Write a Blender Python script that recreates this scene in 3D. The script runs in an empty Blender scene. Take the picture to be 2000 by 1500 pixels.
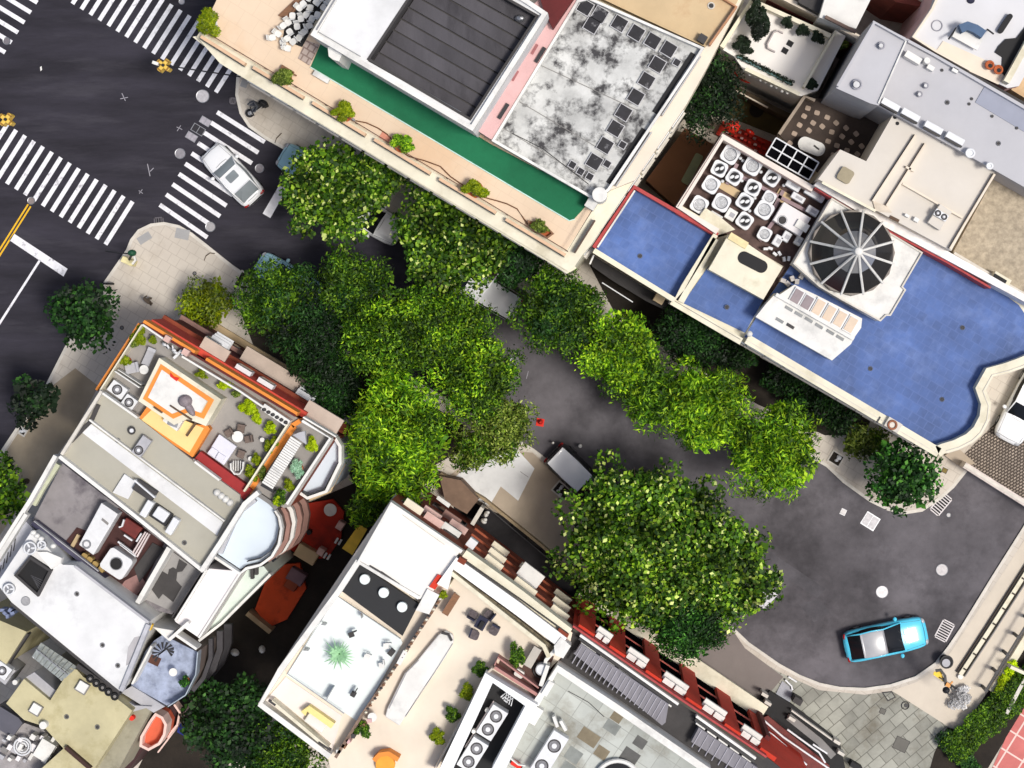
import bpy, math, random
import numpy as np
sc = bpy.context.scene
# ---------------------------------------------------------------- camera, sky, sun, exposure
H, F = 120.0, 3960.0          # camera height above the road; focal length in photo pixels
NX, NY = 1200.0, 590.0        # the point straight below the camera
cam = bpy.data.cameras.new('camera'); camo = bpy.data.objects.new('camera', cam)
sc.collection.objects.link(camo); camo.location = (0, 0, H); camo.rotation_euler = (0, 0, 0)
cam.sensor_width = 36.0; cam.lens = 36.0*F/2000.0
cam.shift_x = -0.10; cam.shift_y = -0.08; cam.clip_start = 1; cam.clip_end = 2000
sc.camera = camo
SUN_EL, SUN_AZ = 68.0, 110.0   # degrees; azimuth clockwise from +Y (a veiled sun to the right of the picture)
wd = bpy.data.worlds.new("World"); sc.world = wd; wd.use_nodes = True
nt = wd.node_tree; sky = nt.nodes.new('ShaderNodeTexSky'); sky.sky_type = 'NISHITA'; sky.sun_disc = False
sky.sun_elevation = math.radians(SUN_EL); sky.sun_rotation = math.radians(SUN_AZ)
nt.links.new(sky.outputs[0], nt.nodes['Background'].inputs[0]); nt.nodes['Background'].inputs[1].default_value = 0.105; sky.dust_density = 4.0; sky.ozone_density = .5
sl = bpy.data.lights.new('sun', 'SUN'); sl.energy = 2.5; sl.angle = math.radians(11.0); sl.color = (1, 0.96, 0.9)
so = bpy.data.objects.new('sun', sl); sc.collection.objects.link(so)
from mathutils import Vector
el, az = math.radians(SUN_EL), math.radians(SUN_AZ)
sd = Vector((math.sin(az)*math.cos(el), math.cos(az)*math.cos(el), math.sin(el)))
so.rotation_euler = sd.to_track_quat('Z', 'Y').to_euler()
sc.view_settings.view_transform = 'Standard'; sc.view_settings.look = 'None'
sc.view_settings.exposure = 0.14; sc.view_settings.gamma = 1
# ---------------------------------------------------------------- helpers
def W(x, y, h): s = (H-h)/F; return ((x-NX)*s, (NY-y)*s, h)
def px(h): return (H-h)/F
def rad(a): return math.radians(a)
class MB:
    def __init__(s): s.v, s.f, s.mi, s.c = [], [], [], 0
    def add(s, v, f):
        o = len(s.v); s.v += [tuple(p) for p in v]; s.f += [tuple(i+o for i in q) for q in f]; s.mi += [s.c]*len(f); return s
    def prism(s, pts, ht, hb, hp=None):
        hp = ht if hp is None else hp
        w = [W(x, y, hp)[:2] for x, y in pts]; return s.wprism(w, ht, hb)
    def wprism(s, w, ht, hb):
        n = len(w); a = sum(w[i][0]*w[(i+1) % n][1]-w[(i+1) % n][0]*w[i][1] for i in range(n))
        if a < 0: w = w[::-1]
        v = [(x, y, hb) for x, y in w]+[(x, y, ht) for x, y in w]
        f = [tuple(range(n, 2*n)), tuple(range(n-1, -1, -1))]+[(i, (i+1) % n, n+(i+1) % n, n+i) for i in range(n)]
        return s.add(v, f)
    def sheet(s, pts, h, hp=None):
        w = [W(x, y, h if hp is None else hp)[:2] for x, y in pts]; n = len(w)
        if sum(w[i][0]*w[(i+1) % n][1]-w[(i+1) % n][0]*w[i][1] for i in range(n)) < 0: w = w[::-1]
        return s.add([(x, y, h) for x, y in w], [tuple(range(n))])
    def box(s, cx, cy, l, w, a, ht, hb):          # photo pixels, angle clockwise in the picture, traced at ht
        c, d = math.cos(rad(a)), math.sin(rad(a))
        return s.prism([(cx+c*i*l/2-d*j*w/2, cy+d*i*l/2+c*j*w/2) for i, j in ((-1, -1), (1, -1), (1, 1), (-1, 1))], ht, hb)
    def strip(s, pl, w, ht, hb):                   # a wall of width w (px) along a polyline
        for (x0, y0), (x1, y1) in zip(pl, pl[1:]):
            L = math.hypot(x1-x0, y1-y0); nx, ny = -(y1-y0)/L*w/2, (x1-x0)/L*w/2
            s.prism([(x0+nx, y0+ny), (x1+nx, y1+ny), (x1-nx, y1-ny), (x0-nx, y0-ny)], ht, hb)
        return s
    def path(s, pl, w, ht, hb, hp=None):           # one mitred wall along a polyline
        n = len(pl); L, R = [], []
        for i in range(n):
            a = pl[max(i-1, 0)]; b = pl[min(i+1, n-1)]; d = math.hypot(b[0]-a[0], b[1]-a[1])
            nx, ny = -(b[1]-a[1])/d*w/2, (b[0]-a[0])/d*w/2
            L.append((pl[i][0]+nx, pl[i][1]+ny)); R.append((pl[i][0]-nx, pl[i][1]-ny))
        hp = ht if hp is None else hp
        v = [W(x, y, hp)[:2] for x, y in L]+[W(x, y, hp)[:2] for x, y in R]
        vv = [(x, y, ht) for x, y in v]+[(x, y, hb) for x, y in v]; f = []
        for i in range(n-1):
            a, b, c, d = i, i+1, n+i+1, n+i; m = 2*n
            f += [(a, b, c, d)[::-1], (a+m, b+m, c+m, d+m), (a, b, b+m, a+m), (d, c, c+m, d+m)[::-1]]
        f += [(0, n, 3*n, 2*n)[::-1], (n-1, 2*n-1, 4*n-1, 3*n-1)]
        return s.add(vv, f)
    def ring(s, pts, w, ht, hb, hp=None):          # parapet: closed outline with a wall of width w px inside it
        hp = ht if hp is None else hp
        P = [W(x, y, hp)[:2] for x, y in pts]; n = len(P)
        if sum(P[i][0]*P[(i+1) % n][1]-P[(i+1) % n][0]*P[i][1] for i in range(n)) < 0: P = P[::-1]
        w = w*px(hp); Q = []
        for i in range(n):
            a, b, c = P[i-1], P[i], P[(i+1) % n]
            d1 = math.hypot(b[0]-a[0], b[1]-a[1]); d2 = math.hypot(c[0]-b[0], c[1]-b[1])
            n1 = (-(b[1]-a[1])/d1, (b[0]-a[0])/d1); n2 = (-(c[1]-b[1])/d2, (c[0]-b[0])/d2)
            k = 1+n1[0]*n2[0]+n1[1]*n2[1]; k = max(k, .5)
            Q.append((b[0]+(n1[0]+n2[0])/k*w, b[1]+(n1[1]+n2[1])/k*w))
        v = [(x, y, ht) for x, y in P]+[(x, y, ht) for x, y in Q]+[(x, y, hb) for x, y in P]+[(x, y, hb) for x, y in Q]; f = []
        for i in range(n):
            j = (i+1) % n
            f += [(i, j, n+j, n+i), (2*n+i, 2*n+j, j, i), (n+i, n+j, 3*n+j, 3*n+i), (3*n+i, 3*n+j, 2*n+j, 2*n+i)]
        return s.add(v, f)
    def cyl(s, c, r, z1, z0, n=20, r2=None, ax=None):    # world coordinates
        r2 = r if r2 is None else r2
        v = [(c[0]+r*math.cos(2*math.pi*i/n), c[1]+r*math.sin(2*math.pi*i/n), z0) for i in range(n)]
        v += [(c[0]+r2*math.cos(2*math.pi*i/n), c[1]+r2*math.sin(2*math.pi*i/n), z1) for i in range(n)]
        return s.add(v, [tuple(range(n, 2*n)), tuple(range(n-1, -1, -1))]+[(i, (i+1) % n, n+(i+1) % n, n+i) for i in range(n)])
    def pcyl(s, x, y, r, ht, hb, n=20, r2=None): c = W(x, y, ht); return s.cyl(c, r*px(ht), ht, hb, n, None if r2 is None else r2*px(ht))
    def tor(s, c, R, r, n=24, m=6):
        v = []; f = []
        for i in range(n):
            a = 2*math.pi*i/n
            for j in range(m):
                b = 2*math.pi*j/m; q = R+r*math.cos(b); v.append((c[0]+q*math.cos(a), c[1]+q*math.sin(a), c[2]+r*math.sin(b)))
                f.append((i*m+j, ((i+1) % n)*m+j, ((i+1) % n)*m+(j+1) % m, i*m+(j+1) % m))
        return s.add(v, f)
    def tube(s, P, r, n=6, r2=None):
        P = [Vector(p) for p in P]; v = []; f = []; K = len(P)
        for k, p in enumerate(P):
            d = (P[min(k+1, K-1)]-P[max(k-1, 0)]).normalized(); a = d.orthogonal().normalized(); b = d.cross(a)
            q = r if r2 is None else r+(r2-r)*k/(K-1)
            for i in range(n): t = 2*math.pi*i/n; v.append(tuple(p+a*q*math.cos(t)+b*q*math.sin(t)))
        for k in range(K-1):
            for i in range(n): f.append((k*n+i, k*n+(i+1) % n, (k+1)*n+(i+1) % n, (k+1)*n+i))
        f += [tuple(range(n-1, -1, -1)), tuple(range((K-1)*n, K*n))]
        return s.add(v, f)
    def ell(s, c, rx, ry, rz, n=14, m=8, half=False, rot=0):
        v = []; f = []; lo = 0 if half else -math.pi/2; ca, sa = math.cos(rot), math.sin(rot)
        for j in range(m+1):
            b = lo+(math.pi/2-lo)*j/m
            for i in range(n):
                a = 2*math.pi*i/n; x, y = rx*math.cos(b)*math.cos(a), ry*math.cos(b)*math.sin(a)
                v.append((c[0]+x*ca-y*sa, c[1]+x*sa+y*ca, c[2]+rz*math.sin(b)))
        for j in range(m):
            for i in range(n): f.append((j*n+i, j*n+(i+1) % n, (j+1)*n+(i+1) % n, (j+1)*n+i))
        return s.add(v, f)
    def lbox(s, x0, x1, y0, y1, z0, z1): return s.wprism([(x0, y0), (x1, y0), (x1, y1), (x0, y1)], z1, z0)
    def rbox(s, cx, cy, l, w, r, z0, z1, n=4, rot=0):      # rounded box, world/local metres
        P = []; ca, sa = math.cos(rot), math.sin(rot)
        for sx, sy, a0 in ((1, 1, 0), (-1, 1, 90), (-1, -1, 180), (1, -1, 270)):
            for k in range(n+1):
                a = rad(a0+90*k/n); P.append((sx*(l/2-r)+r*math.cos(a), sy*(w/2-r)+r*math.sin(a)))
        return s.wprism([(cx+x*ca-y*sa, cy+x*sa+y*ca) for x, y in P], z1, z0)
    def build(s, name, mat, parent=None, smooth=False, label=None, bev=0, loc=None):
        if not s.f: return None
        o0 = Vector((0, 0, 0)); p = parent
        while p is not None: o0 += p.location; p = p.parent
        if parent is None:
            a = np.array(s.v); o0 = Vector(loc) if loc else Vector((float((a[:, 0].min()+a[:, 0].max())/2), float((a[:, 1].min()+a[:, 1].max())/2), float(a[:, 2].min())))
        me = bpy.data.meshes.new(name); me.from_pydata([(x-o0.x, y-o0.y, z-o0.z) for x, y, z in s.v], [], s.f)
        for m in (mat if isinstance(mat, (list, tuple)) else [mat]): me.materials.append(m)
        if max(s.mi) > 0: me.polygons.foreach_set('material_index', s.mi)
        if smooth: me.polygons.foreach_set('use_smooth', [True]*len(me.polygons))
        me.update(); o = bpy.data.objects.new(name, me); sc.collection.objects.link(o)
        if parent is None: o.location = o0
        else: o.parent = parent
        if label: o['label'] = label
        if bev:
            b = o.modifiers.new('bevel', 'BEVEL'); b.width = bev; b.segments = 2; b.limit_method = 'ANGLE'
        return o
def tag(o, label, cat, group=None):
    o['label'] = label; o['category'] = cat
    if group: o['group'] = group
    return o
def struct(o): o['kind'] = 'structure'; return o
def thing(name, label, cat, loc=(0, 0, 0), group=None, rot=0):
    o = bpy.data.objects.new(name, None); sc.collection.objects.link(o); o.location = loc; o.rotation_euler = (0, 0, rot)
    o.empty_display_size = .3; return tag(o, label, cat, group)
KIDS = {}
used = set()
def put(root, x, y, h, a=0, label=None, s=1.0, group=None, kids=True):  # first call moves the original, later calls copy it with its parts
    if root.name in used:
        src = root; r = src.copy(); sc.collection.objects.link(r)
        for ch in [c for c in KIDS[src.name]] if kids else []:
            c = ch.copy(); sc.collection.objects.link(c); c.parent = r
            for g in ch.children:
                d = g.copy(); sc.collection.objects.link(d); d.parent = c
    else:
        r = root; used.add(root.name); KIDS[root.name] = list(root.children)
    r.location = W(x, y, h); r.rotation_euler = (0, 0, -rad(a)); r.scale = (s, s, s) if not isinstance(s, tuple) else s
    if label: r['label'] = label
    if group: r['group'] = group
    return r
# ---------------------------------------------------------------- materials
def lin(c): c = c/255.; return c/12.92 if c <= .04045 else ((c+.055)/1.055)**2.4
def col(r, g, b, k=1.0): return (lin(r)*k, lin(g)*k, lin(b)*k, 1)
MATS = {}
def M(name, rgb, rough=.8, var=.18, scale=1.5, bump=.0, metal=0, dirt=0, dirtc=(40, 36, 32), dscale=.7, dlo=.52, dhi=.66, spec=.4, stretch=None, coat=0, sat=None):
    if name in MATS: return MATS[name]
    m = bpy.data.materials.new(name); m.use_nodes = True; t = m.node_tree; N, Lk = t.nodes, t.links
    b = N['Principled BSDF']; b.inputs['Roughness'].default_value = rough; b.inputs['Metallic'].default_value = metal
    b.inputs['Specular IOR Level'].default_value = spec; b.inputs['Coat Weight'].default_value = coat
    tc = N.new('ShaderNodeTexCoord'); oi = N.new('ShaderNodeObjectInfo')
    ad = N.new('ShaderNodeVectorMath'); ad.operation = 'MULTIPLY_ADD'; Lk.new(oi.outputs['Random'], ad.inputs[0]); ad.inputs[1].default_value = (37, 61, 13); Lk.new(tc.outputs['Object'], ad.inputs[2])
    src = ad.outputs[0]
    if stretch:
        mp = N.new('ShaderNodeMapping'); mp.inputs['Rotation'].default_value = (0, 0, rad(stretch[0])); mp.inputs['Scale'].default_value = (stretch[1], stretch[2], 1); Lk.new(src, mp.inputs[0]); src = mp.outputs[0]
    def noise(sc_, det, ro=.6):
        n = N.new('ShaderNodeTexNoise'); n.inputs['Scale'].default_value = sc_; n.inputs['Detail'].default_value = det; n.inputs['Roughness'].default_value = ro; Lk.new(src, n.inputs['Vector']); return n
    def mix(a, bb, fac, mode='MIX'):
        x = N.new('ShaderNodeMix'); x.data_type = 'RGBA'; x.blend_type = mode
        for sock, val in ((x.inputs[0], fac), (x.inputs[6], a), (x.inputs[7], bb)):
            if hasattr(val, 'is_output'): Lk.new(val, sock)
            else: sock.default_value = val
        return x.outputs[2]
    def ramp(s_, lo, hi, a=(0, 0, 0, 1), bb=(1, 1, 1, 1)):
        r = N.new('ShaderNodeValToRGB'); r.color_ramp.elements[0].position = lo; r.color_ramp.elements[1].position = hi
        r.color_ramp.elements[0].color = a; r.color_ramp.elements[1].color = bb; Lk.new(s_, r.inputs[0]); return r.outputs[0]
    c = col(*rgb); n1 = noise(scale, 6); n2 = noise(scale*9, 4, .7)
    lo = tuple(x*(1-var) for x in c[:3])+(1,); hi = tuple(min(x*(1+var), 1) for x in c[:3])+(1,)
    out = mix(lo, hi, ramp(n1.outputs[0], .3, .7))
    out = mix(out, mix((.5-var*.5,)*3+(1,), (.5+var*.5,)*3+(1,), n2.outputs[0]), .5, 'OVERLAY')
    if dirt:
        nd = noise(dscale, 9, .68); out = mix(out, col(*dirtc), ramp(nd.outputs[0], dlo, dhi, (0, 0, 0, 1), (dirt,)*3+(1,)))
    if bump:
        bp = N.new('ShaderNodeBump'); bp.inputs['Strength'].default_value = bump; bp.inputs['Distance'].default_value = .02; Lk.new(n2.outputs[0], bp.inputs['Height']); Lk.new(bp.outputs[0], b.inputs['Normal'])
    Lk.new(out, b.inputs['Base Color']); MATS[name] = m
    return m
def tiles(m, w, h, rot=31, mort=(70, 66, 60), size=.02, f=.8, var=.0, off=.5):   # lay a brick/tile pattern over a material
    t = m.node_tree; N, Lk = t.nodes, t.links; b = N['Principled BSDF']; base = b.inputs['Base Color'].links[0].from_socket
    tc = N.new('ShaderNodeTexCoord'); mp = N.new('ShaderNodeMapping'); mp.inputs['Rotation'].default_value = (0, 0, rad(rot)); Lk.new(tc.outputs['Object'], mp.inputs[0])
    br = N.new('ShaderNodeTexBrick'); br.inputs['Scale'].default_value = 1; br.inputs['Brick Width'].default_value = w; br.inputs['Row Height'].default_value = h; br.inputs['Mortar Size'].default_value = size; br.offset = off
    br.inputs['Color1'].default_value = (1-var,)*3+(1,); br.inputs['Color2'].default_value = (1+var,)*3+(1,); br.inputs['Mortar'].default_value = (1, 1, 1, 1); Lk.new(mp.outputs[0], br.inputs[0])
    x = N.new('ShaderNodeMix'); x.data_type = 'RGBA'; x.blend_type = 'MULTIPLY'; x.inputs[0].default_value = 1; Lk.new(base, x.inputs[6]); Lk.new(br.outputs['Color'], x.inputs[7])
    mu = N.new('ShaderNodeMath'); mu.operation = 'MULTIPLY'; mu.inputs[1].default_value = f; Lk.new(br.outputs['Fac'], mu.inputs[0])
    y = N.new('ShaderNodeMix'); y.data_type = 'RGBA'; Lk.new(mu.outputs[0], y.inputs[0]); Lk.new(x.outputs[2], y.inputs[6]); y.inputs[7].default_value = col(*mort); Lk.new(y.outputs[2], b.inputs['Base Color'])
    return m
def leafmat(name, cols, pos, transl=.25):
    m = bpy.data.materials.new(name); m.use_nodes = True; t = m.node_tree; N, Lk = t.nodes, t.links; b = N['Principled BSDF']
    b.inputs['Roughness'].default_value = .55; b.inputs['Specular IOR Level'].default_value = .25
    g = N.new('ShaderNodeNewGeometry'); r = N.new('ShaderNodeValToRGB'); Lk.new(g.outputs['Random Per Island'], r.inputs[0])
    e = r.color_ramp.elements
    while len(e) < len(cols): e.new(.5)
    for k, (c, p) in enumerate(zip(cols, pos)): e[k].position = p; e[k].color = tuple(c)+(1,)
    tc = N.new('ShaderNodeTexCoord'); n = N.new('ShaderNodeTexNoise'); n.inputs['Scale'].default_value = .55; n.inputs['Detail'].default_value = 2; Lk.new(tc.outputs['Object'], n.inputs['Vector'])
    mr = N.new('ShaderNodeMapRange'); mr.inputs[1].default_value = .35; mr.inputs[2].default_value = .65; mr.inputs[3].default_value = .4; mr.inputs[4].default_value = 1.5; Lk.new(n.outputs[0], mr.inputs[0])
    x = N.new('ShaderNodeVectorMath'); x.operation = 'SCALE'; Lk.new(r.outputs[0], x.inputs[0]); Lk.new(mr.outputs[0], x.inputs['Scale'])
    Lk.new(x.outputs[0], b.inputs['Base Color'])
    tr = N.new('ShaderNodeBsdfTranslucent'); Lk.new(x.outputs[0], tr.inputs[0]); ms = N.new('ShaderNodeMixShader'); ms.inputs[0].default_value = transl
    Lk.new(b.outputs[0], ms.inputs[1]); Lk.new(tr.outputs[0], ms.inputs[2]); Lk.new(ms.outputs[0], N['Material Output'].inputs[0])
    return m
asph = M('asphalt', (45, 43, 51), .85, .42, .4, .6, stretch=(-59, .3, 1.8), dirt=.35, dirtc=(74, 72, 79), dscale=.5, spec=.3)
asph2 = M('lit_asphalt', (92, 89, 93), .85, .42, .2, .6, dirt=.75, dirtc=(44, 42, 45), dscale=.24, dlo=.46, dhi=.68, spec=.3)  # paler tone puts the brighter light over the turning street into the asphalt
paint = M('road_paint', (226, 226, 230), .6, .12, 3, 0, dirt=.8, dirtc=(96, 94, 100), dscale=2.2, dlo=.56, dhi=.7)
ypaint = M('yellow_paint', (226, 176, 20), .6, .1)
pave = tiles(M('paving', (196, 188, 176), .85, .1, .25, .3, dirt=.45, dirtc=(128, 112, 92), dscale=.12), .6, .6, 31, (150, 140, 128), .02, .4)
pave2 = M('brown_paving', (160, 146, 124), .85, .2, .3, .3)
kerbm = M('kerb_stone', (205, 200, 190), .8, .12, 2)
stonep = tiles(M('patched_stone', (150, 150, 140), .85, .25, .5, .4, dirt=.6, dirtc=(96, 88, 70), dscale=.35), .9, .62, -40, (80, 78, 70), .025, .7, .16)
cream = M('cream_stone', (222, 216, 194), .8, .1, .8, .2, dirt=.45, dirtc=(170, 160, 130), dscale=.5)
white = M('white_render', (222, 221, 216), .75, .08, .8, .15, dirt=.4, dirtc=(150, 150, 148), dscale=.5)
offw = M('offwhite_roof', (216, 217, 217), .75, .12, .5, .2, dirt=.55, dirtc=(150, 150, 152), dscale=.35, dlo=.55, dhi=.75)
lgrey = M('light_grey_roof', (176, 176, 180), .8, .1, .5, .2, dirt=.3, dirtc=(120, 120, 124), dscale=.4)
grey = M('grey_concrete', (128, 126, 124), .85, .15, .6, .3)
dgrey = M('dark_grey', (64, 62, 62), .8, .2, 1, .3)
black = M('black_rubber', (22, 22, 24), .7, .2, 1)
gbeige = M('grey_beige_roof', (168, 165, 152), .85, .06, .5, .2)
beige = tiles(M('beige_tiles', (218, 196, 170), .8, .08, .25, .1, dirt=.35, dirtc=(206, 160, 110), dscale=.15), .9, .9, 32, (196, 172, 146), .015, .35)
beige2 = M('pale_beige', (224, 212, 194), .8, .08, .4, .1)
turf = M('green_turf', (26, 106, 70), .9, .28, .25, .6, dirt=.3, dirtc=(18, 78, 52), dscale=.5)
weath = M('weathered_roof', (190, 191, 188), .85, .3, .6, .3, dirt=.95, dirtc=(44, 42, 45), dscale=1.1, dlo=.47, dhi=.62)
pink = M('pink_render', (206, 168, 166), .85, .1, .6, .1)
tan = M('tan_roof', (200, 176, 138), .85, .12, .3, .2, dirt=.5, dirtc=(160, 116, 80), dscale=.3)
plank = M('pit_planks', (74, 72, 76), .85, .3, .4, .4, dirt=.6, dirtc=(38, 36, 40), dscale=.5, stretch=(31, 1, .3))
maroon = M('maroon', (92, 30, 30), .8, .2, .6)
blue = tiles(M('blue_tiles', (66, 94, 150), .6, .34, .25, .1, dirt=.3, dirtc=(124, 146, 196), dscale=.8, dlo=.5, dhi=.7), .5, .5, 31, (96, 118, 174), .03, .22, .09)
redtile = M('red_coping', (170, 66, 66), .7, .2, 3)
brownf = M('brown_floor', (118, 80, 56), .85, .2, .3)
darkf = M('soil_and_shade', (40, 34, 28), .9, .4, .6, .5)  # soil of pits and beds; also paints shade below the terrace and trees
olive = M('olive_ground', (84, 72, 40), .9, .35, .5, .5)
dark_glass = M('dark_glass', (26, 28, 32), .12, .1, 1, spec=.3)
glass_lt = M('frosted_glass', (160, 162, 166), .25, .1, 1, spec=.6)
metal = M('painted_metal', (214, 216, 218), .45, .06, 4, metal=0)
steel = M('galvanised_steel', (150, 152, 156), .4, .1, 4, metal=.7)
blackm = M('black_metal', (30, 30, 34), .5, .1, 4)
orange = M('orange_render', (226, 140, 60), .8, .12, .6)
redw = M('red_render', (196, 52, 30), .8, .12, .6, .1)
redb = M('bright_red', (214, 40, 22), .7, .12, 1)
brick = M('brown_brick', (132, 62, 40), .85, .2, .8, .3)
yellow = M('pale_yellow_roof', (186, 178, 142), .85, .15, .4, .15, dirt=.6, dirtc=(150, 140, 96), dscale=.5)
ycream = M('yellow_render', (240, 206, 140), .8, .08, .6)
gold = M('yellow_panel', (226, 184, 60), .7, .15, 2)
stained = M('stained_roof', (138, 134, 136), .85, .2, .5, .3, dirt=.8, dirtc=(70, 64, 74), dscale=.3)
gtile = tiles(M('grey_roof_tiles', (176, 180, 174), .8, .12, .4, .2, dirt=.6, dirtc=(110, 100, 80), dscale=.3), 1.0, 1.0, 34, (130, 132, 126), .02, .6, .12, 0)
btile = M('blue_grey_tiles', (150, 160, 182), .6, .3, 1.8, .2, dirt=.7, dirtc=(96, 104, 130), dscale=1.6)
ribbed = M('grey_canvas', (128, 126, 132), .8, .15, .8, .2, stretch=(34, 3, .4))
gravel = M('gravel_roof', (168, 156, 136), .9, .3, 4, .8)
cobble = tiles(M('cobbles', (150, 138, 126), .85, .35, 3, .6), .22, .16, -32, (62, 54, 48), .04, .95, .2)
pinktile = tiles(M('pink_paving', (196, 112, 106), .8, .12, 1), 1.15, 1.15, 32, (226, 206, 196), .05, .9, 0, 0)
soilred = M('red_deck', (180, 44, 24), .8, .3, .4, .2, dirt=.7, dirtc=(70, 16, 10), dscale=.5)
icew = M('pale_blue_roof', (204, 216, 226), .6, .05, .4, .1)
black_pane = M('black_pane', (12, 12, 15), .9, .3, 1, spec=0)
grey_glass = M('grey_car_glass', (128, 136, 140), .2, .1, 1, spec=.5)
mint = M('mint_glass', (222, 230, 228), .35, .05, .5, spec=.6)
wood = M('brown_wood', (128, 92, 66), .7, .25, 3, stretch=(30, 1, 6))
terra = M('terracotta', (176, 92, 52), .8, .15, 2)
navy = M('navy_cloth', (40, 42, 62), .8, .2, 2)
salmon = M('salmon_floor', (206, 98, 68), .8, .1, .6)
bark = M('bark', (74, 62, 48), .9, .3, 4, .8)
skin = M('skin', (190, 140, 112), .6, .05)
tanc = M('tan_cover', (168, 142, 86), .8, .15, 2)
# ---------------------------------------------------------------- ground, roads, pavements
g = MB(); S = 160; g.add([(-S, -S, -.02), (S, -S, -.02), (S, S, -.02), (-S, S, -.02)], [(0, 1, 2, 3)]); struct(g.build('ground', M('bare_ground', (96, 88, 76), .9, .2, .3)))
struct(MB().sheet([(-1500, -1500), (900, -1500), (470, 40), (760, 430), (1010, 580), (960, 650), (980, 880), (1130, 1000), (480, 580), (180, 720), (-900, 2500), (-1500, 2500)], 0).build('road', asph))
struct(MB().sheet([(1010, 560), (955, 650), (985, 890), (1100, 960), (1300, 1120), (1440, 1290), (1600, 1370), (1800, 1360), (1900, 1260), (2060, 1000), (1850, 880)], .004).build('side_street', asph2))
NEp = [(500, 40), (466, 150), (464, 185), (472, 220), (488, 245), (520, 268), (560, 290), (745, 398), (975, 533), (1130, 625), (1300, 725), (1500, 842), (1616, 908), (1650, 940), (1700, 976), (1735, 993), (1768, 1000), (1800, 995), (1835, 972), (1860, 950), (1888, 915)]
SWp = [(500, 555), (450, 520), (400, 480), (372, 458), (348, 444), (320, 438), (295, 441), (272, 452), (258, 470), (250, 490), (205, 555), (130, 680), (92, 755), (40, 830), (-60, 980), (-300, 1360)]
SEp = [(500, 555), (600, 618), (750, 710), (900, 800), (1040, 880), (1130, 950), (1300, 1095), (1400, 1200), (1460, 1258), (1520, 1300), (1560, 1322), (1600, 1338), (1640, 1346), (1690, 1348), (1740, 1341), (1790, 1325), (1830, 1297), (1855, 1265), (1880, 1228), (1940, 1130), (2000, 1035), (2120, 840)]
o = struct(MB().prism(NEp+[(2250, 1130), (3200, 400), (2600, -1500), (1200, -1500)], .13, -.02).build('pavement', pave))
o = struct(MB().prism(SWp[::-1]+SEp[1:]+[(3200, 900), (3200, 3000), (-300, 3000)], .13, -.02).build('pavement', pave))
def off(pl, d):
    r = []
    for i in range(len(pl)):
        a = pl[max(i-1, 0)]; b = pl[min(i+1, len(pl)-1)]; L = math.hypot(b[0]-a[0], b[1]-a[1]); r.append((pl[i][0]-(b[1]-a[1])/L*d, pl[i][1]+(b[0]-a[0])/L*d))
    return r
k = MB().path(off(NEp, 1.5), 6, .136, -.01); struct(k.build('kerb', kerbm))
k = MB().path(off(SWp, 1.5), 6, .136, -.01); struct(k.build('kerb', kerbm))
k = MB().path(off(SEp, -1.5), 6, .136, -.01); struct(k.build('kerb', kerbm))
struct(MB().sheet([(1250, 1240), (1330, 1165), (1452, 1268), (1520, 1312), (1600, 1348), (1690, 1357), (1742, 1350), (1880, 1425), (1840, 1500), (1700, 1560), (1500, 1560), (1300, 1330)], .135).build('pavement', stonep))
struct(MB().sheet([(870, 935), (945, 876), (1040, 884), (1128, 962), (1290, 1100), (1250, 1240), (1180, 1200), (905, 1000)], .135).build('pavement', M('shaded_paving', (170, 156, 138), .85, .15, .3, .3)))  # darker tone carries the shade cast on this stretch of paving
struct(MB().sheet([(147, 719), (192, 754), (150, 835), (60, 960), (-60, 1130), (-60, 990), (42, 836), (96, 758)], .135).build('pavement', pave2))
struct(MB().sheet([(1290, 1238), (1420, 1215), (1455, 1266), (1530, 1322), (1490, 1370)], .139).build('footpath', M('smooth_paving', (120, 112, 108), .85, .12, .4)))
struct(MB().sheet([(1150, 515), (1316, 598), (1450, 676), (1700, 822), (1690, 850), (1610, 850), (1480, 790), (1330, 700), (1200, 610)], .141).build('bed_and_shade', darkf))  # dark sheet added to paint the building's shade below the blue terrace wall
struct(MB().sheet([(470, 610), (520, 600), (640, 672), (800, 765), (905, 830), (900, 880), (760, 960), (700, 960), (640, 850), (520, 740)], .141).build('bed_and_shade', darkf))  # dark sheet added to paint the shade beneath the lower tree row
for q in ([(1500, 1075), (1612, 1150), (1596, 1168), (1490, 1100)], [(1560, 1180), (1600, 1170), (1622, 1196), (1590, 1216)]): struct(MB().sheet(q, .009).build('road_patch', M('repair_asphalt', (78, 76, 80), .9, .3, .8, .5)))
# road markings
def marks(quads, mat, name): 
    m = MB()
    for q in quads: m.sheet(q, .008)
    return struct(m.build(name, mat))
def bar(x0, y0, x1, y1, w):
    L = math.hypot(x1-x0, y1-y0); nx, ny = -(y1-y0)/L*w/2, (x1-x0)/L*w/2
    return [(x0+nx, y0+ny), (x1+nx, y1+ny), (x1-nx, y1-ny), (x0-nx, y0-ny)]
marks([bar(14+17.5*k-35, 243+10.75*k-21.5, 14+17.5*k-53-35, 243+10.75*k+84-21.5, 8.6) for k in range(17)], paint, 'zebra_crossing')
marks([bar(142+17.5*k-53, 8+10.8*k-33, 142+17.5*k-53+54, 8+10.8*k-33-85, 8.4) for k in range(20)], paint, 'zebra_crossing')
marks([bar(73-12.6*k, 5+19.5*k, 73-12.6*k-95, 5+19.5*k-58, 8.4) for k in range(-1, 6)], paint, 'zebra_crossing')
marks([bar(424-12.45*k, 219+20.1*k, 517-12.45*k, 277.5+20.7*k, 8.6) for k in range(10)], paint, 'zebra_crossing')
marks([[(27, 456), (132, 525), (124, 540), (18, 469)], bar(78, 508, -40, 693, 4.5), [(545, 362), (560, 369), (528, 426), (513, 417)]], paint, 'stop_line')
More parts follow.
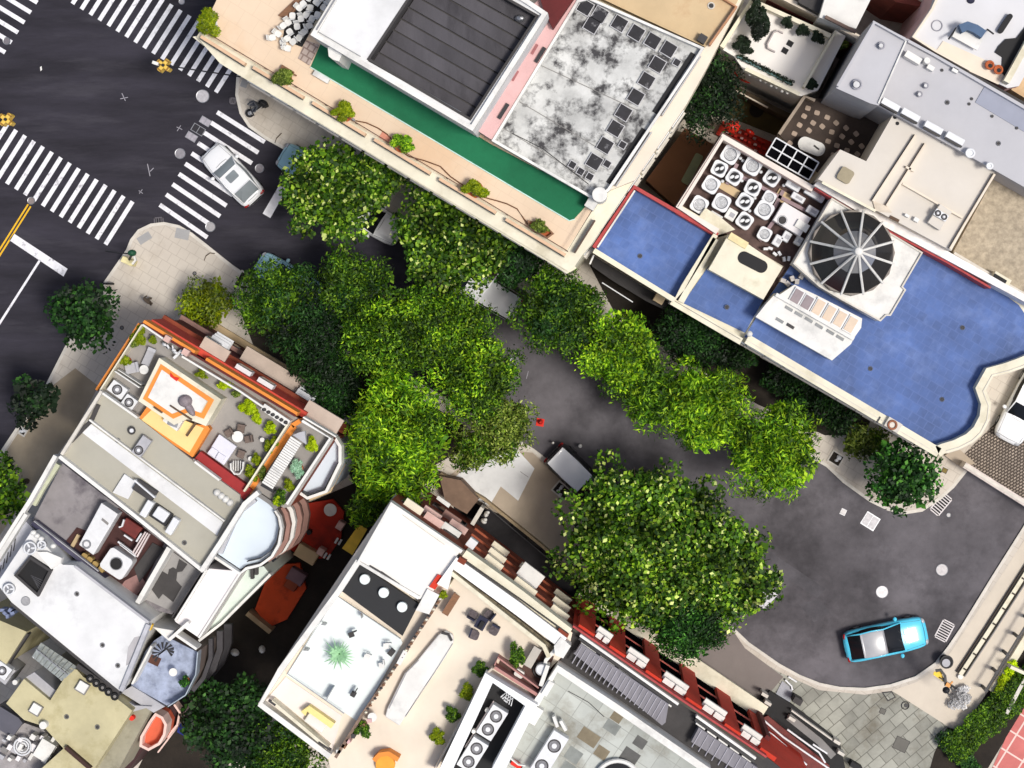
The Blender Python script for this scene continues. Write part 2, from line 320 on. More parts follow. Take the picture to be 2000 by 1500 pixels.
marks([bar(55, 399, -20, 518, 3.2), bar(60, 403, -15, 522, 3.2)], ypaint, 'centre_line')
marks([bar(238, 182, 245, 197, 1.5), bar(235, 193, 250, 190, 1.5), bar(346, 256, 353, 245, 1.3), bar(345, 248, 356, 253, 1.3), bar(288, 320, 293, 344, 1.6), bar(293, 335, 300, 328, 1.6), bar(272, 378, 278, 370, 1.4), bar(271, 372, 279, 378, 1.4), bar(1000, 725, 1002, 745, 1.5), bar(1028, 740, 1032, 725, 1.2)], M('worn_paint', (150, 148, 156), .7), 'survey_marks')
# utility covers
def cover(x, y, r, h, label, c=(150, 148, 150)):
    t = thing('manhole_cover', label, 'manhole cover', W(x, y, h), 'round utility covers in the road')
    k = px(h); cm = M('cover_%d' % c[0], c, .6, .15, 6)
    a = MB().tor((*W(x, y, h)[:2], h+.004), r*k, .025, 24, 5); a.build('frame', steel, t)
    b = MB().cyl(W(x, y, h), r*k*.96, h+.012, h-.02, 24)
    for q in range(-2, 3): b.wprism([(W(x, y, h)[0]+dx, W(x, y, h)[1]+q*r*k*.3+dy) for dx, dy in ((-r*k*.6, -.015), (r*k*.6, -.015), (r*k*.6, .015), (-r*k*.6, .015))], h+.02, h)
    b.build('lid', cm, t)
for x, y, r, c, l in ((396, 188, 12.5, (176, 174, 178), 'large pale manhole cover at the end of the top zebra crossing'), (352, 300, 10, (136, 134, 140), 'speckled manhole cover left of the side street crossing'), (507, 329, 8.5, (132, 128, 134), 'grey manhole cover to the right of the white car'),
    (411, 443, 9.5, (160, 158, 160), 'manhole cover overlapping the last stripe by the rounded pavement'), (61, 392, 7, (130, 120, 118), 'small manhole cover where the yellow centre line ends'), (13, 80, 7, (110, 106, 112), 'dim manhole cover over a stripe at the left edge'),
    (1006, 707, 10, (104, 102, 112), 'dark ringed manhole cover in the bend between the trees'), (1840, 1113, 11.5, (196, 192, 192), 'pale manhole cover near the right wall of the turning circle'), (1723, 1156, 12, (226, 222, 222), 'bright white manhole cover above the turquoise car'), (355, 3, 5.5, (170, 168, 172), 'small ringed cover at the top edge of the photo'), (1853, 1006, 4, (190, 188, 186), 'tiny round cap below the upper storm drain')):
    cover(x, y, r, .002, l, c)
def hatch(x, y, l, w, a, label, c=(200, 198, 200), cat='access cover'):
    t = thing('access_cover', label, cat, W(x, y, .004)); m = M('hatch_%d' % c[0], c, .7, .2, 5)
    MB().box(x, y, l, w, a, .02, -.01).build('frame', steel, t); b = MB(); d, e = math.cos(rad(a)), math.sin(rad(a))
    for q in (-1, 1): b.box(x+d*q*l*.235, y+e*q*l*.235, l*.42, w*.86, a, .032, .0)
    b.build('lid', m, t)
hatch(1700, 1018, 30, 28, 32, 'square pale access cover in the turning circle'); hatch(1647, 1000, 11, 12, 25, 'small square cover left of the larger access cover', (214, 210, 208))
hatch(401, 237, 22, 14, 31, 'upper pale slab of the pair beside the crossing', (160, 156, 164), 'paving slab'); hatch(374, 267, 22, 14, 31, 'lower pale slab of the pair beside the crossing', (161, 157, 165), 'paving slab'); hatch(387, 253, 26, 16, 31, 'black slab between two pale slabs beside the crossing', (40, 38, 44), 'paving slab')
def drain(x, y, l, w, a, label, dark=False, n=6):
    t = thing('drain_grate', label, 'drain', W(x, y, .01), 'storm drain grates'); fm = M('grate_%s' % dark, (90, 86, 92) if dark else (206, 200, 200), .5, .15, 4)
    MB().box(x, y, l-2, w-2, a, .012, -.01).build('sump', black, t); f = MB(); c, s = math.cos(rad(a)), math.sin(rad(a))
    for i, j, L, Wd in ((0, -1, l, 2.2), (0, 1, l, 2.2), (-1, 0, 2.2, w), (1, 0, 2.2, w)): f.box(x+c*i*(l/2-1)-s*j*(w/2-1), y+s*i*(l/2-1)+c*j*(w/2-1), L, Wd, a, .035, .0)
    f.build('frame', fm, t); b = MB()
    for i in range(n): q = (i+1)/(n+1)-.5; b.box(x+c*q*l, y+s*q*l, 2, w-3, a, .03, .0)
    b.build('bars', fm, t)
drain(1838, 985, 44, 23, -50, 'pale storm drain grate beside the tree near the upper wall', n=7); drain(1845, 1232, 40, 26, -62, 'pale storm drain grate to the right of the turquoise car', n=7)
drain(310, 431, 19, 14, -5, 'dark framed drain beside the rounded pavement corner', True, 3); drain(455, 197, 14, 13, 5, 'black drain at the kerb of the upper pavement corner', True, 3)
def ramp_(x, y, l, w, a, label):
    t = thing('tactile_pad', label, 'tactile paving', W(x, y, .14), 'kerb ramp pads'); MB().box(x, y, l, w, a, .148, .12).build('slab', M('pad', (160, 160, 160), .85, .08), t)
    b = MB(); c, s = math.cos(rad(a)), math.sin(rad(a)); k = px(.15)
    for i in range(-3, 4):
        for j in range(-2, 3): p = W(x+c*i*l/8-s*j*w/6, y+s*i*l/8+c*j*w/6, .15); b.cyl(p, .03, .158, .14, 8)
    b.build('studs', M('pad', (160, 160, 160)), t)
ramp_(282, 465, 27, 15, -32, 'grey kerb ramp pad at the left of the rounded corner'); ramp_(356, 457, 27, 20, 12, 'grey kerb ramp pad at the right of the rounded corner'); ramp_(478, 161, 13, 20, 20, 'grey kerb ramp pad on the upper pavement corner')
# tree pits and pavement grates
def pit(x, y, l, w, a, label):
    t = thing('tree_pit', label, 'tree pit', W(x, y, .13), 'square planting pits in the pavement')
    f = MB(); c, s = math.cos(rad(a)), math.sin(rad(a)); q = [(x+c*i*l/2-s*j*w/2, y+s*i*l/2+c*j*w/2) for i, j in ((-1, -1), (1, -1), (1, 1), (-1, 1))]
    f.ring(q, 3, .19, .1); f.build('stone_rim', kerbm, t); MB().box(x, y, l-5, w-5, a, .145, .1).build('soil', darkf, t)
    for n in range(5):
        r = random.Random(int(x)+n); p = W(x+r.uniform(-.3, .3)*l, y+r.uniform(-.3, .3)*w, .15); MB().ell(p, .12, .09, .1).build('stone', offw, t, True)
random.seed(4)
pit(476, 549, 30, 34, 31, 'black planted pit near the yellow bush'); pit(1633, 896, 28, 26, 31, 'dark framed pit between the bright tree and the white pavement'); pit(1097, 958, 34, 26, 40, 'dark pit beside the black car under the trees')
pit(45, 843, 15, 17, 31, 'small empty framed pit on the brown pavement')
# ---------------------------------------------------------------- foliage
rng = np.random.default_rng(7)
LM = {
 'round': leafmat('leaf_broad', [(.012, .04, .004), (.035, .10, .005), (.12, .26, .010), (.38, .56, .04), (.70, .80, .26)], [0, .42, .72, .89, .965], .2),
 'bright': leafmat('leaf_bright', [(.02, .08, .004), (.09, .25, .006), (.24, .48, .01), (.52, .78, .03)], [0, .32, .64, .95]),
 'mid': leafmat('leaf_mid', [(.012, .04, .003), (.032, .09, .004), (.085, .20, .008), (.24, .42, .02)], [0, .4, .75, 1]),
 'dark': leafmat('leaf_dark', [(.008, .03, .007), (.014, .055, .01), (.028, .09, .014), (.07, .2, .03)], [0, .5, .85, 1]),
 'olive': leafmat('leaf_olive', [(.04, .07, .008), (.10, .16, .015), (.22, .30, .04), (.36, .44, .09)], [0, .4, .75, 1]),
 'deep': leafmat('leaf_glossy', [(.006, .03, .005), (.015, .07, .01), (.05, .19, .02), (.16, .44, .06)], [0, .45, .8, 1]),
 'lime': leafmat('leaf_lime', [(.22, .36, .0), (.42, .58, .0), (.6, .72, .01)], [0, .5, 1]),
 'yellow': leafmat('leaf_yellow', [(.10, .17, .0), (.22, .30, .002), (.36, .42, .005)], [0, .5, 1]),
 'pale': leafmat('leaf_pale', [(.25, .5, .3), (.5, .75, .55)], [0, 1]),
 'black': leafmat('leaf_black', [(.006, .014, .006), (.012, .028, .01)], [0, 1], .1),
}
def crown(c, rx, ry, rz, n, ll, lw, lump=.3, nl=16, up=.55, spray=0, edge=1.0, flat=False):
    """leaves on lumps spread over a dome: returns vertices and faces"""
    c = np.array(c, float); L = []; R = []
    for i in range(nl):
        d = math.sqrt((i+.4)/nl)*.84*rng.uniform(.82, 1.12); a = i*2.399963+rng.uniform(-.35, .35)
        q = np.array([math.cos(a)*d*rx, math.sin(a)*d*ry, rz*math.sqrt(max(0, 1-d*d))*.7*rng.uniform(.6, 1.35)])
        L.append(c+q); R.append(lump*rng.uniform(.75, 1.25)*edge)
    L = np.array(L); R = np.array(R); k = rng.choice(nl, n, p=R**2/np.sum(R**2))
    d = rng.normal(size=(n, 3)); d[:, 2] = np.abs(d[:, 2])*1.1-.35; d /= np.linalg.norm(d, axis=1)[:, None]
    rr = R[k]*rng.uniform(.55, 1.06, n)
    if spray: rr = rr*(1+spray*np.maximum(0, np.sin(np.arctan2(d[:, 1], d[:, 0])*5+k)*np.cos(d[:, 2]*7+k)))
    p = L[k]+d*rr[:, None]*np.array([rx, ry, max(rz, .6*min(rx, ry))])
    nn = d*(1-up)+np.array([0, 0, up])+rng.normal(size=(n, 3))*.38; nn /= np.linalg.norm(nn, axis=1)[:, None]
    t = d+rng.normal(size=(n, 3))*.6; t -= nn*np.sum(t*nn, 1)[:, None]; t /= np.linalg.norm(t, axis=1)[:, None]; b = np.cross(nn, t)
    s = rng.uniform(.6, 1.3, n)[:, None]; l_, w_ = ll*s/2, lw*s/2
    v = np.stack([p-t*l_, p+b*w_-nn*l_*.12, p+t*l_, p-b*w_-nn*l_*.12], 1).reshape(-1, 3)
    crown.k = k; crown.nl = nl; return v, n
def leafobj(name, parts, mat, parent, o0, idx=None):
    v = np.concatenate([a for a, _ in parts])-np.array(o0); n = sum(b for _, b in parts)
    me = bpy.data.meshes.new(name); me.vertices.add(len(v)); me.vertices.foreach_set('co', v.astype(np.float32).ravel())
    me.loops.add(n*4); me.loops.foreach_set('vertex_index', np.arange(n*4, dtype=np.int32)); me.polygons.add(n)
    me.polygons.foreach_set('loop_start', np.arange(n, dtype=np.int32)*4); me.polygons.foreach_set('loop_total', np.full(n, 4, dtype=np.int32))
    for mm in (mat if isinstance(mat, tuple) else (mat,)): me.materials.append(mm)
    if idx is not None: me.polygons.foreach_set('material_index', idx.astype(np.int32))
    me.update(calc_edges=True); o = bpy.data.objects.new(name, me); sc.collection.objects.link(o)
    if parent: o.parent = parent
    return o
ALT = {'bright': 'mid', 'mid': 'dark', 'round': 'mid', 'dark': 'black', 'deep': 'dark', 'olive': 'mid', 'black': 'dark', 'yellow': 'olive', 'lime': 'yellow', 'pale': 'mid'}
def tree(label, x, y, r, top, kind, style='broad', group=None, name='street_tree', ry=None, dens=1.0, cat='tree', nl=None):
    """x, y, r: crown centre and radius in photo pixels, at the crown's middle height"""
    r *= 1.08; ry = ry*1.08 if ry else None; R = r*px(top*.8); RY = (ry or r)*px(top*.8); rz = min(top*.42, R*.8); zc = top-rz*.95-R*.18
    c = W(x, y, zc+rz*.4); c = (c[0], c[1], zc); t = thing(name, label, cat, (c[0], c[1], .1), group)
    base = Vector((c[0], c[1], .05)); m = MB(); tr = .09+R*.035; fork = Vector((c[0]+.1, c[1]-.1, zc*.62))
    m.tube([base, (base+fork)/2+Vector((.06, .05, 0)), fork], tr*1.25, 9, tr*.8); nb = 7 if R > 1.6 else 5
    for i in range(nb):
        a = i*6.283/nb+rng.uniform(-.3, .3); e = Vector((c[0]+math.cos(a)*R*.62, c[1]+math.sin(a)*RY*.62, zc+rz*.45)); mid = fork*.45+e*.55+Vector((0, 0, -.25))
        m.tube([fork, mid, e], tr*.6, 6, tr*.14)
        for q in (-.5, .5): e2 = e+Vector((math.cos(a+q)*R*.2, math.sin(a+q)*R*.2, .25)); m.tube([mid, (mid+e2)/2+Vector((0, 0, .1)), e2], tr*.25, 5, tr*.07)
    m.build('trunk', bark, t)
    ll, lw, up, sp = {'broad': (.28, .19, .42, 0), 'feather': (.32, .085, .26, .4), 'fine': (.22, .09, .3, .28), 'small': (.15, .09, .4, 0)}[style]
    area = 3.14*R*RY; n = int(area/(ll*lw)*5.2*dens); n = min(max(n, 150), 24000); nl = int(8+area*1.05) if area > 6 else 9
    lump = min(.46, (.60 if style != 'broad' else .68)/R+.045)
    n = int(n*1.25); p1 = crown(c, R, RY, rz, n, ll, lw, lump, nl, up, sp); pick = rng.random(nl) < .24; i1 = pick[crown.k]; i1 ^= rng.random(n) < .1
    p2 = crown((c[0], c[1], c[2]-.25), R*.86, RY*.86, rz*.8, int(n*.22), ll*1.5, max(lw*2.4, ll*.8), lump, nl, .75, 0)
    leafobj('crown', [p1, p2], (LM[kind], LM['bright' if kind == 'mid' and 620 < y < 1010 else ALT[kind]]), t, (c[0], c[1], .1), np.concatenate([i1, np.zeros(p2[1])])); return t
gN = 'street trees along the upper kerb'; gS = 'trees along the lower side of the street'
tree('round leaved tree at the street mouth below the green roof terrace', 652, 372, 100, 8.0, 'round', 'broad', gN, nl=26)
tree('shaded tree squeezed between the first two upper trees and the cream cornice', 735, 352, 50, 7.2, 'round', 'broad', gN)
tree('small shaded tree between the van and the building corner', 1012, 512, 44, 6.5, 'dark', 'fine', gN)
tree('round leaved tree with pale leaf tips above the second parked car', 888, 455, 124, 8.6, 'round', 'broad', gN, nl=34)
tree('curly leaved tree just below the building corner with the first blue roof', 1090, 606, 84, 8.0, 'mid', 'fine', gN, dens=1.1)
tree('bright curly tree in the middle of the upper row', 1212, 686, 82, 8.2, 'bright', 'fine', gN, dens=1.0)
tree('narrow dark tree behind the upper row near the blue terrace wall', 1345, 655, 62, 6.0, 'dark', 'fine', gN)
tree('bright tree fourth along the upper kerb', 1272, 775, 62, 7.5, 'mid', 'feather', gN)
tree('bright feathery tree left of the lowest one in the upper row', 1375, 790, 88, 8.2, 'bright', 'feather', gN)
tree('lime green feathery tree lowest in the upper row', 1512, 878, 92, 8.2, 'bright', 'feather', gN)
tree('dark glossy tree standing at the bend beside the drain grate', 1764, 928, 66, 5.6, 'deep', 'broad', gN)
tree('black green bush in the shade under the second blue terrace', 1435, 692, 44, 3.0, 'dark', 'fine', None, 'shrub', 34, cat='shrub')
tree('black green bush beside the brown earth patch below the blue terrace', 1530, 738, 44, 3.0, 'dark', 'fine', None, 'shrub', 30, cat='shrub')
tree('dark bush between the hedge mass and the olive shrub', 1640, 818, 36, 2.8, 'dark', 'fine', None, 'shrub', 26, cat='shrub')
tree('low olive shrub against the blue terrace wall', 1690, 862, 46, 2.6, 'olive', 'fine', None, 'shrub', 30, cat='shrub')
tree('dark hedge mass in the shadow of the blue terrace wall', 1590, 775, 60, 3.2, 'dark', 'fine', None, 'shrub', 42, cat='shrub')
tree('dark tree over the pit at the mouth of the lower row', 545, 585, 76, 7.6, 'mid', 'fine', gS)
tree('dark tree with bare branches showing, left end of the lower row', 612, 660, 84, 8.0, 'dark', 'fine', gS, dens=.8)
tree('dark tree nearest the road in the lower row', 690, 560, 72, 8.0, 'mid', 'fine', gS, dens=.9)
tree('large green tree in the middle of the lower row', 765, 660, 100, 9.0, 'mid', 'fine', gS)
tree('green tree leaning over the road opposite the white van', 880, 640, 80, 8.4, 'mid', 'fine', gS)
tree('soft green tree at the right end of the lower row', 925, 735, 84, 8.6, 'mid', 'fine', gS)
tree('bright lime tree in front of the curved balconies', 780, 840, 106, 10.5, 'bright', 'feather', gS, nl=24)
tree('bright lower tree touching the white hexagonal balcony', 775, 935, 78, 9.0, 'bright', 'feather', gS, ry=58)
tree('dark tree between the orange roof and the lime tree', 655, 760, 60, 7.0, 'dark', 'fine', gS)
tree('dull olive tree above the white pavement slabs', 985, 838, 56, 6.8, 'olive', 'fine', gS)
tree('small olive tree between the lime tree and the pale slabs', 918, 880, 42, 6.2, 'olive', 'fine', gS)
tree('slim green tree in the gap above the yellow panel', 712, 995, 34, 8.0, 'mid', 'feather', gS, ry=36)
tree('huge spreading tree with pale leaf tips over the street', 1258, 1058, 172, 10.5, 'round', 'broad', gS, nl=52)
tree('right hand half of the big pale tipped tree pair by the road', 1412, 1118, 112, 9.6, 'round', 'broad', gS, nl=30)
tree('green tree in front of the red piers below the big tree', 1345, 1205, 88, 8.6, 'deep', 'fine', gS, dens=1.1)
tree('dark leafy tree at the edge of the main road', 163, 612, 60, 6.4, 'dark', 'broad', 'trees by the main road')
tree('nearly black tree on the brown pavement edge', 62, 783, 42, 5.6, 'black', 'broad', 'trees by the main road')
tree('dark tree cut by the left edge of the photo', 2, 955, 42, 6.0, 'mid', 'broad', 'trees by the main road', ry=58)
tree('rounded yellow green bush on the pavement corner', 402, 590, 44, 3.4, 'yellow', 'fine', None, 'bush', cat='bush', dens=1.3)
tree('large dark tree in the garden between the lower buildings', 455, 1415, 100, 8.0, 'dark', 'broad', 'garden trees')
tree('dark green tree at the bottom edge beside the blue canopy', 545, 1480, 80, 7.5, 'mid', 'fine', 'garden trees')
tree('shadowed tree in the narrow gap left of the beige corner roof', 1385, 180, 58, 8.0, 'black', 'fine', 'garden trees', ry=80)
# ---------------------------------------------------------------- cars
def loft(st, sec):
    v = []; f = []; n = len(sec(*st[0]))
    for s in st: v += sec(*s)
    for i in range(len(st)-1):
        for j in range(n-1): f.append((i*n+j, i*n+j+1, (i+1)*n+j+1, (i+1)*n+j))
    f += [tuple(range(n)), tuple(range((len(st)-1)*n, len(st)*n))[::-1]]
    return v, f
def car(name, label, body, cat='car', L=4.5, Wd=1.8, sunroof=False, roofm=None, gh=(-.36, .02, .19, -.44), suv=False, glassc=None):
    """x forward; gh: rear roof, front roof, windscreen base, rear glass base as fractions of L"""
    t = thing(name, label, cat); hw = Wd/2; zt = 1.62 if suv else 1.44; paintm = body
    xs = [-.5, -.495, -.47, -.42, -.33, -.2, 0, .15, .25, .36, .43, .475, .495, .5]
    wf = [.5, .68, .86, .95, .99, 1, 1, 1, .99, .96, .9, .8, .68, .5]; zf = [.7, .86, .95, .99, 1.0, 1.0, .99, .98, .95, .9, .84, .76, .68, .6]
    sec = lambda x, w, z: [(x, s*w*a, max(.25, z*b)) for s, a, b in ((-1, .9, .0), (-1, 1, .45), (-1, 1.0, .72), (-1, .95, .93), (-1, .84, 1.0), (-1, .4, 1.025), (1, .0, 1.03), (1, .4, 1.025), (1, .84, 1.0), (1, .95, .93), (1, 1.0, .72), (1, 1, .45), (1, .9, .0))]
    v, f = loft([(x*L, w*hw, z) for x, w, z in zip(xs, wf, zf)], sec); m = MB(); m.add(v, f); m.build('body', paintm, t, True)
    g0, g1, g2, g3 = [q*L for q in gh]
    st = [(g3, .66*hw, .98), (g3+.12*(g0-g3), .8*hw, 1.06), (g0, .74*hw, zt-.06), (g0+.1, .76*hw, zt-.015), ((g0+g1)/2, .79*hw, zt), (g1-.1, .76*hw, zt-.02), (g1, .74*hw, zt-.05), (g2-.12*(g2-g1), .84*hw, 1.02), (g2, .78*hw, .96)]
    gs = lambda x, w, z: [(x, s*w*(a if z > 1.1 else 1), b) for s, a, b in ((-1, 1.2, .94), (-1, 1.0, z-.05), (-1, .85, z), (1, 0, z+.01), (1, .85, z), (1, 1.0, z-.05), (1, 1.2, .94))]
    v, f = loft(st, gs); m = MB(); m.add(v, f); m.build('windows', glassc or dark_glass, t, True)
    m = MB(); st2 = [(g0-.02, .74*hw, zt-.045), (g0+.12, .77*hw, zt), ((g0+g1)/2, .8*hw, zt+.02), (g1-.12, .77*hw, zt), (g1+.02, .74*hw, zt-.035)]
    rs = lambda x, w, z: [(x, s*w*a, b) for s, a, b in ((-1, 1.03, z-.06), (-1, 1.0, z-.02), (-1, .85, z+.012), (1, 0, z+.02), (1, .85, z+.012), (1, 1.0, z-.02), (1, 1.03, z-.06))]
    v, f = loft(st2, rs); m.add(v, f); r = m.build('roof', roofm or paintm, t, True)
    if sunroof: MB().rbox((g0+g1)/2+.2, 0, .5, .7, .08, zt+.02, zt+.045).build('sunroof', grey_glass, t)
    for s in (-1, 1):
        m = MB()
        for a, b in ((g2*.97, g1), (g1, g0), (g0, g3)):
            pass
        m.tube([(g2*.98, s*hw*.86, 1.0), (g1, s*hw*.76, zt-.03), ((g0+g1)/2, s*hw*.8, zt-.01), (g0, s*hw*.76, zt-.03), (g3, s*hw*.74, 1.0)], .045, 6); m.build('pillar', paintm, t, True)
        m = MB(); m.ell((g2-.25, s*(hw+.12), .98), .12, .14, .09, 10, 6); m.build('mirror', paintm, t, True)
        m = MB(); m.ell((L*.462, s*hw*.62, .72), .16, .2, .07, 10, 6); m.build('headlight', glass_lt, t, True)
        m = MB(); m.ell((-L*.478, s*hw*.68, .86), .1, .2, .07, 10, 6); m.build('taillight', M('tail_lamp', (150, 20, 18), .3), t, True)
        for q in (-.31, .31):
            m = MB(); n = 18; v = [(q*L+.32*math.cos(6.283*i/n), s*(hw+d), .32+.32*math.sin(6.283*i/n)) for d in (-.2, .01) for i in range(n)]
            m.add(v, [tuple(range(n)), tuple(range(n, 2*n))]+[(i, (i+1) % n, n+(i+1) % n, n+i) for i in range(n)]); w = m.build('wheel', black, t)
            m = MB(); v = [(q*L+.2*math.cos(6.283*i/n), s*(hw+.02), .32+.2*math.sin(6.283*i/n)) for i in range(n)]; m.add(v, [tuple(range(n))]); m.build('rim', steel, w)
    m = MB()
    for xx in (g2+.06, L*.455, g3-.06, -L*.47): MB().tube([(xx, -hw*.8, .93 if abs(xx) < L*.45 else .8), (xx+(.05 if xx > 0 else -.05), 0, 1.03 if abs(xx) < L*.45 else .86), (xx, hw*.8, .93 if abs(xx) < L*.45 else .8)], .012, 4).build('panel_gap', blackm, t)
    for s in (-1, 1): MB().tube([(g2+.06, s*hw*.84, .97), (L*.44, s*hw*.72, .86)], .01, 4).build('panel_gap', blackm, t)
    for y0 in (-.5, .1): MB().tube([(g2+.02, hw*y0, .975), (g2-.3, hw*(y0+.42), 1.08)], .012, 4).build('wiper', blackm, t)
    return t
whitep = M('white_car_paint', (232, 234, 236), .25, .02, 1, coat=.5); cyan = M('turquoise_car_paint', (84, 200, 232), .25, .03, 1, coat=.6)
blackp = M('black_car_paint', (24, 24, 28), .25, .05, 1, coat=.5); teal = M('pale_teal_paint', (150, 190, 200), .3, .04, 1, coat=.4)
c1 = car('parked_car', 'white car with a dark sunroof driving over the side street zebra crossing', whitep, L=4.05, Wd=1.72, sunroof=True, glassc=grey_glass, gh=(-.25, .05, .2, -.43)); put(c1, 458, 343, 0, 180+47)
c2 = car('parked_car', 'turquoise car with a grey glass roof alone in the turning circle', cyan, L=4.95, Wd=1.95, roofm=glass_lt, gh=(-.30, -.02, .2, -.45)); put(c2, 1727, 1245, 0, -12)
c3 = car('parked_car', 'white roofed car half hidden below the first two upper trees', whitep, L=4.4); put(c3, 722, 424, 0, 31)
c4 = car('delivery_van', 'boxy white van poking out below the pale tipped upper tree', whitep, 'van', L=4.7, Wd=1.8, suv=True, gh=(-.47, .2, .33, -.485)); put(c4, 946, 566, 0, 211)
c5 = car('parked_car', 'black car with a white roof at the edge of the huge tree', blackp, L=4.4, Wd=1.8, roofm=whitep, gh=(-.44, .1, .25, -.475), suv=True); put(c5, 1132, 930, 0, 44)
c6 = car('parked_car', 'white car parked on the cobbles at the right edge', whitep, L=4.8, Wd=1.95); put(c6, 1998, 790, .14, 118)
c7 = car('parked_car', 'pale teal car almost covered by the dark tree at the lower kerb', teal, L=4.2); put(c7, 566, 548, 0, 211)
c8 = car('parked_car', 'pale teal car nose showing beside the first upper tree', teal, L=4.2); put(c8, 612, 336, 0, 211)
# ---------------------------------------------------------------- buildings north-east of the street
def B(name, label, x, y, cat='building', group=None): return thing(name, label, cat, W(x, y, 0), group)
def P(name, mat, root, fn, **k): m = MB(); fn(m); return m.build(name, mat, root, **k)
def facade(root, p0, p1, h, rows, n, z0=1.2, fh=3.2, wm=None, out=.03, ww=1.1, wh=1.5, side=1):
    """windows with frames and sills along the wall under the roof edge p0-p1 (photo px at height h)"""
    a = Vector(W(*p0, h)).xy; b = Vector(W(*p1, h)).xy; L = (b-a).length; u = (b-a)/L; n_ = Vector((u.y, -u.x))
    if n_.dot((a+b)/2-root.location.xy) < 0: n_ = -n_
    def bx(s0, s1, d0, d1, z0_, z1_): 
        q = [a+u*s0+n_*d0, a+u*s1+n_*d0, a+u*s1+n_*d1, a+u*s0+n_*d1]; return [tuple(v) for v in q], z1_, z0_
    for r in range(rows):
        for i in range(n):
            s = (i+.5)*L/n; z = z0+r*fh
            f = MB().wprism(*bx(s-ww/2, s+ww/2, -.05, out+.02, z, z+wh)).build('window', metal, root)
            MB().wprism(*bx(s-ww/2+.08, s+ww/2-.08, 0, out+.035, z+.08, z+wh-.08)).build('pane', wm or dark_glass, f)
            MB().wprism(*bx(s-ww/2-.08, s+ww/2+.08, 0, .16, z-.1, z-.02)).build('sill', kerbm, f)
class Fac:
    def __init__(s, p0, p1, h, side=1):
        s.a = Vector(W(*p0, h)).xy; s.b = Vector(W(*p1, h)).xy; s.L = (s.b-s.a).length; s.u = (s.b-s.a)/s.L; s.n = Vector((s.u.y, -s.u.x))*side
    def s(s_, x, y, z): q = Vector(W(x, y, z)).xy-s_.a; return q.dot(s_.u)
    def box(s, m, s0, s1, d0, d1, z0, z1):
        q = [s.a+s.u*s0+s.n*d0, s.a+s.u*s1+s.n*d0, s.a+s.u*s1+s.n*d1, s.a+s.u*s0+s.n*d1]; return m.wprism([tuple(v) for v in q], z1, z0)
# ---- the green roof terrace building (top)
T = B('terrace_building', 'long cream building with a green strip and beige tiled terrace on its roof', 850, 300)
To = [(384, 72), (430, 124), (467, 147), (626, 241), (826, 361), (1110, 530), (1121, 522), (1136, 500), (1156, 476), (1240, 350), (1340, 205), (1381, 132), (1446, 5), (1480, -60), (1100, -300), (620, -300), (440, -20)]
P('wall', cream, T, lambda m: m.prism(To, 11.95, 0))
P('terrace_floor', beige, T, lambda m: m.prism([(394, 60), (1106, 490), (1158, 408), (1165, 385), (960, 275), (600, 60), (640, -60), (452, -60)], 12.0, 11.9))
P('lower_ledge', cream, T, lambda m: m.prism([(376, 72), (462, 140), (476, 152), (1108, 534), (1126, 524), (1120, 516), (1108, 524), (480, 146), (392, 82), (386, 70)], 11.6, 11.2))
segs = [((392, 71), (478, 125)), ((494, 131), (592, 190)), ((610, 200), (713, 263)), ((731, 272), (840, 338)), ((858, 349), (968, 415)), ((988, 428), (1104, 498))]
for a, b in segs:
    o = P('coping_beam', M('beam_stone', (214, 180, 148), .8, .1), T, lambda m: m.strip([a, b], 6, 12.5, 12)); 
    P('coping_groove', blackm, o, lambda m: m.strip([(a[0]-2, a[1]+4.3), (b[0]-2, b[1]+4.3)], 1.4, 12.42, 12))
P('railing', M('dark_rail', (70, 46, 34), .5), T, lambda m: m.path([(398, 60), (700, 242), (1108, 490), (1158, 408)], 1.6, 12.9, 12.82))
for q in range(13): x, y = 398+q*59.2, 60+q*35.9; P('rail_post', M('dark_rail', (70, 46, 34)), T, lambda m: m.pcyl(x, y, .8, 12.85, 12, 6))
P('corner_rail', M('dark_rail', (70, 46, 34)), T, lambda m: m.strip([(1162, 430), (1122, 494)], 3, 12.5, 12))
P('green_strip', turf, T, lambda m: m.prism([(626, 86), (649, 97), (666, 108), (923, 259), (958, 281), (1149, 382), (1144, 403), (1122, 427), (1112, 430), (607, 130)], 12.06, 11.98))
P('strip_edge', M('pale_trim', (190, 226, 216)), T, lambda m: m.path([(606, 131), (1112, 431), (1123, 428)], 2, 12.12, 12))
P('grid_mat', tiles(M('grid_mat', (176, 160, 150), .9, .1), .35, .35, 31, (120, 100, 92), .04, .8), T, lambda m: m.prism([(598, 78), (623, 88), (604, 128), (582, 114)], 12.07, 11.9))
P('wooden_ramp', wood, T, lambda m: m.prism([(583, -8), (596, 0), (556, 37), (543, 30)], 12.15, 12))
P('ramp_border', wood, T, lambda m: m.strip([(596, -8), (560, 38)], 3, 12.3, 12))
blk = [(606, 68), (923, 256), (1070, 25), (1030, -2), (830, -120), (700, -100), (655, -14)]
pitp = [(718, 119), (917, 232), (1049, 32), (850, -81)]
def blkf(m):
    for q in ([(606, 68), (655, -14), (720, -120), (850, -120), (850, -81), (718, 119), (718, 134)], [(718, 119), (718, 134), (923, 256), (917, 232)], [(917, 232), (923, 256), (1070, 25), (1049, 32)], [(1049, 32), (1070, 25), (1030, -2), (850, -120), (850, -81)]): m.prism(q, 16.3, 11.9)
P('upper_block', offw, T, blkf); P('block_parapet', white, T, lambda m: m.ring(blk, 9, 16.6, 16.2))
P('pit_floor', dgrey, T, lambda m: m.prism(pitp, 15.3, 12, 16.3))
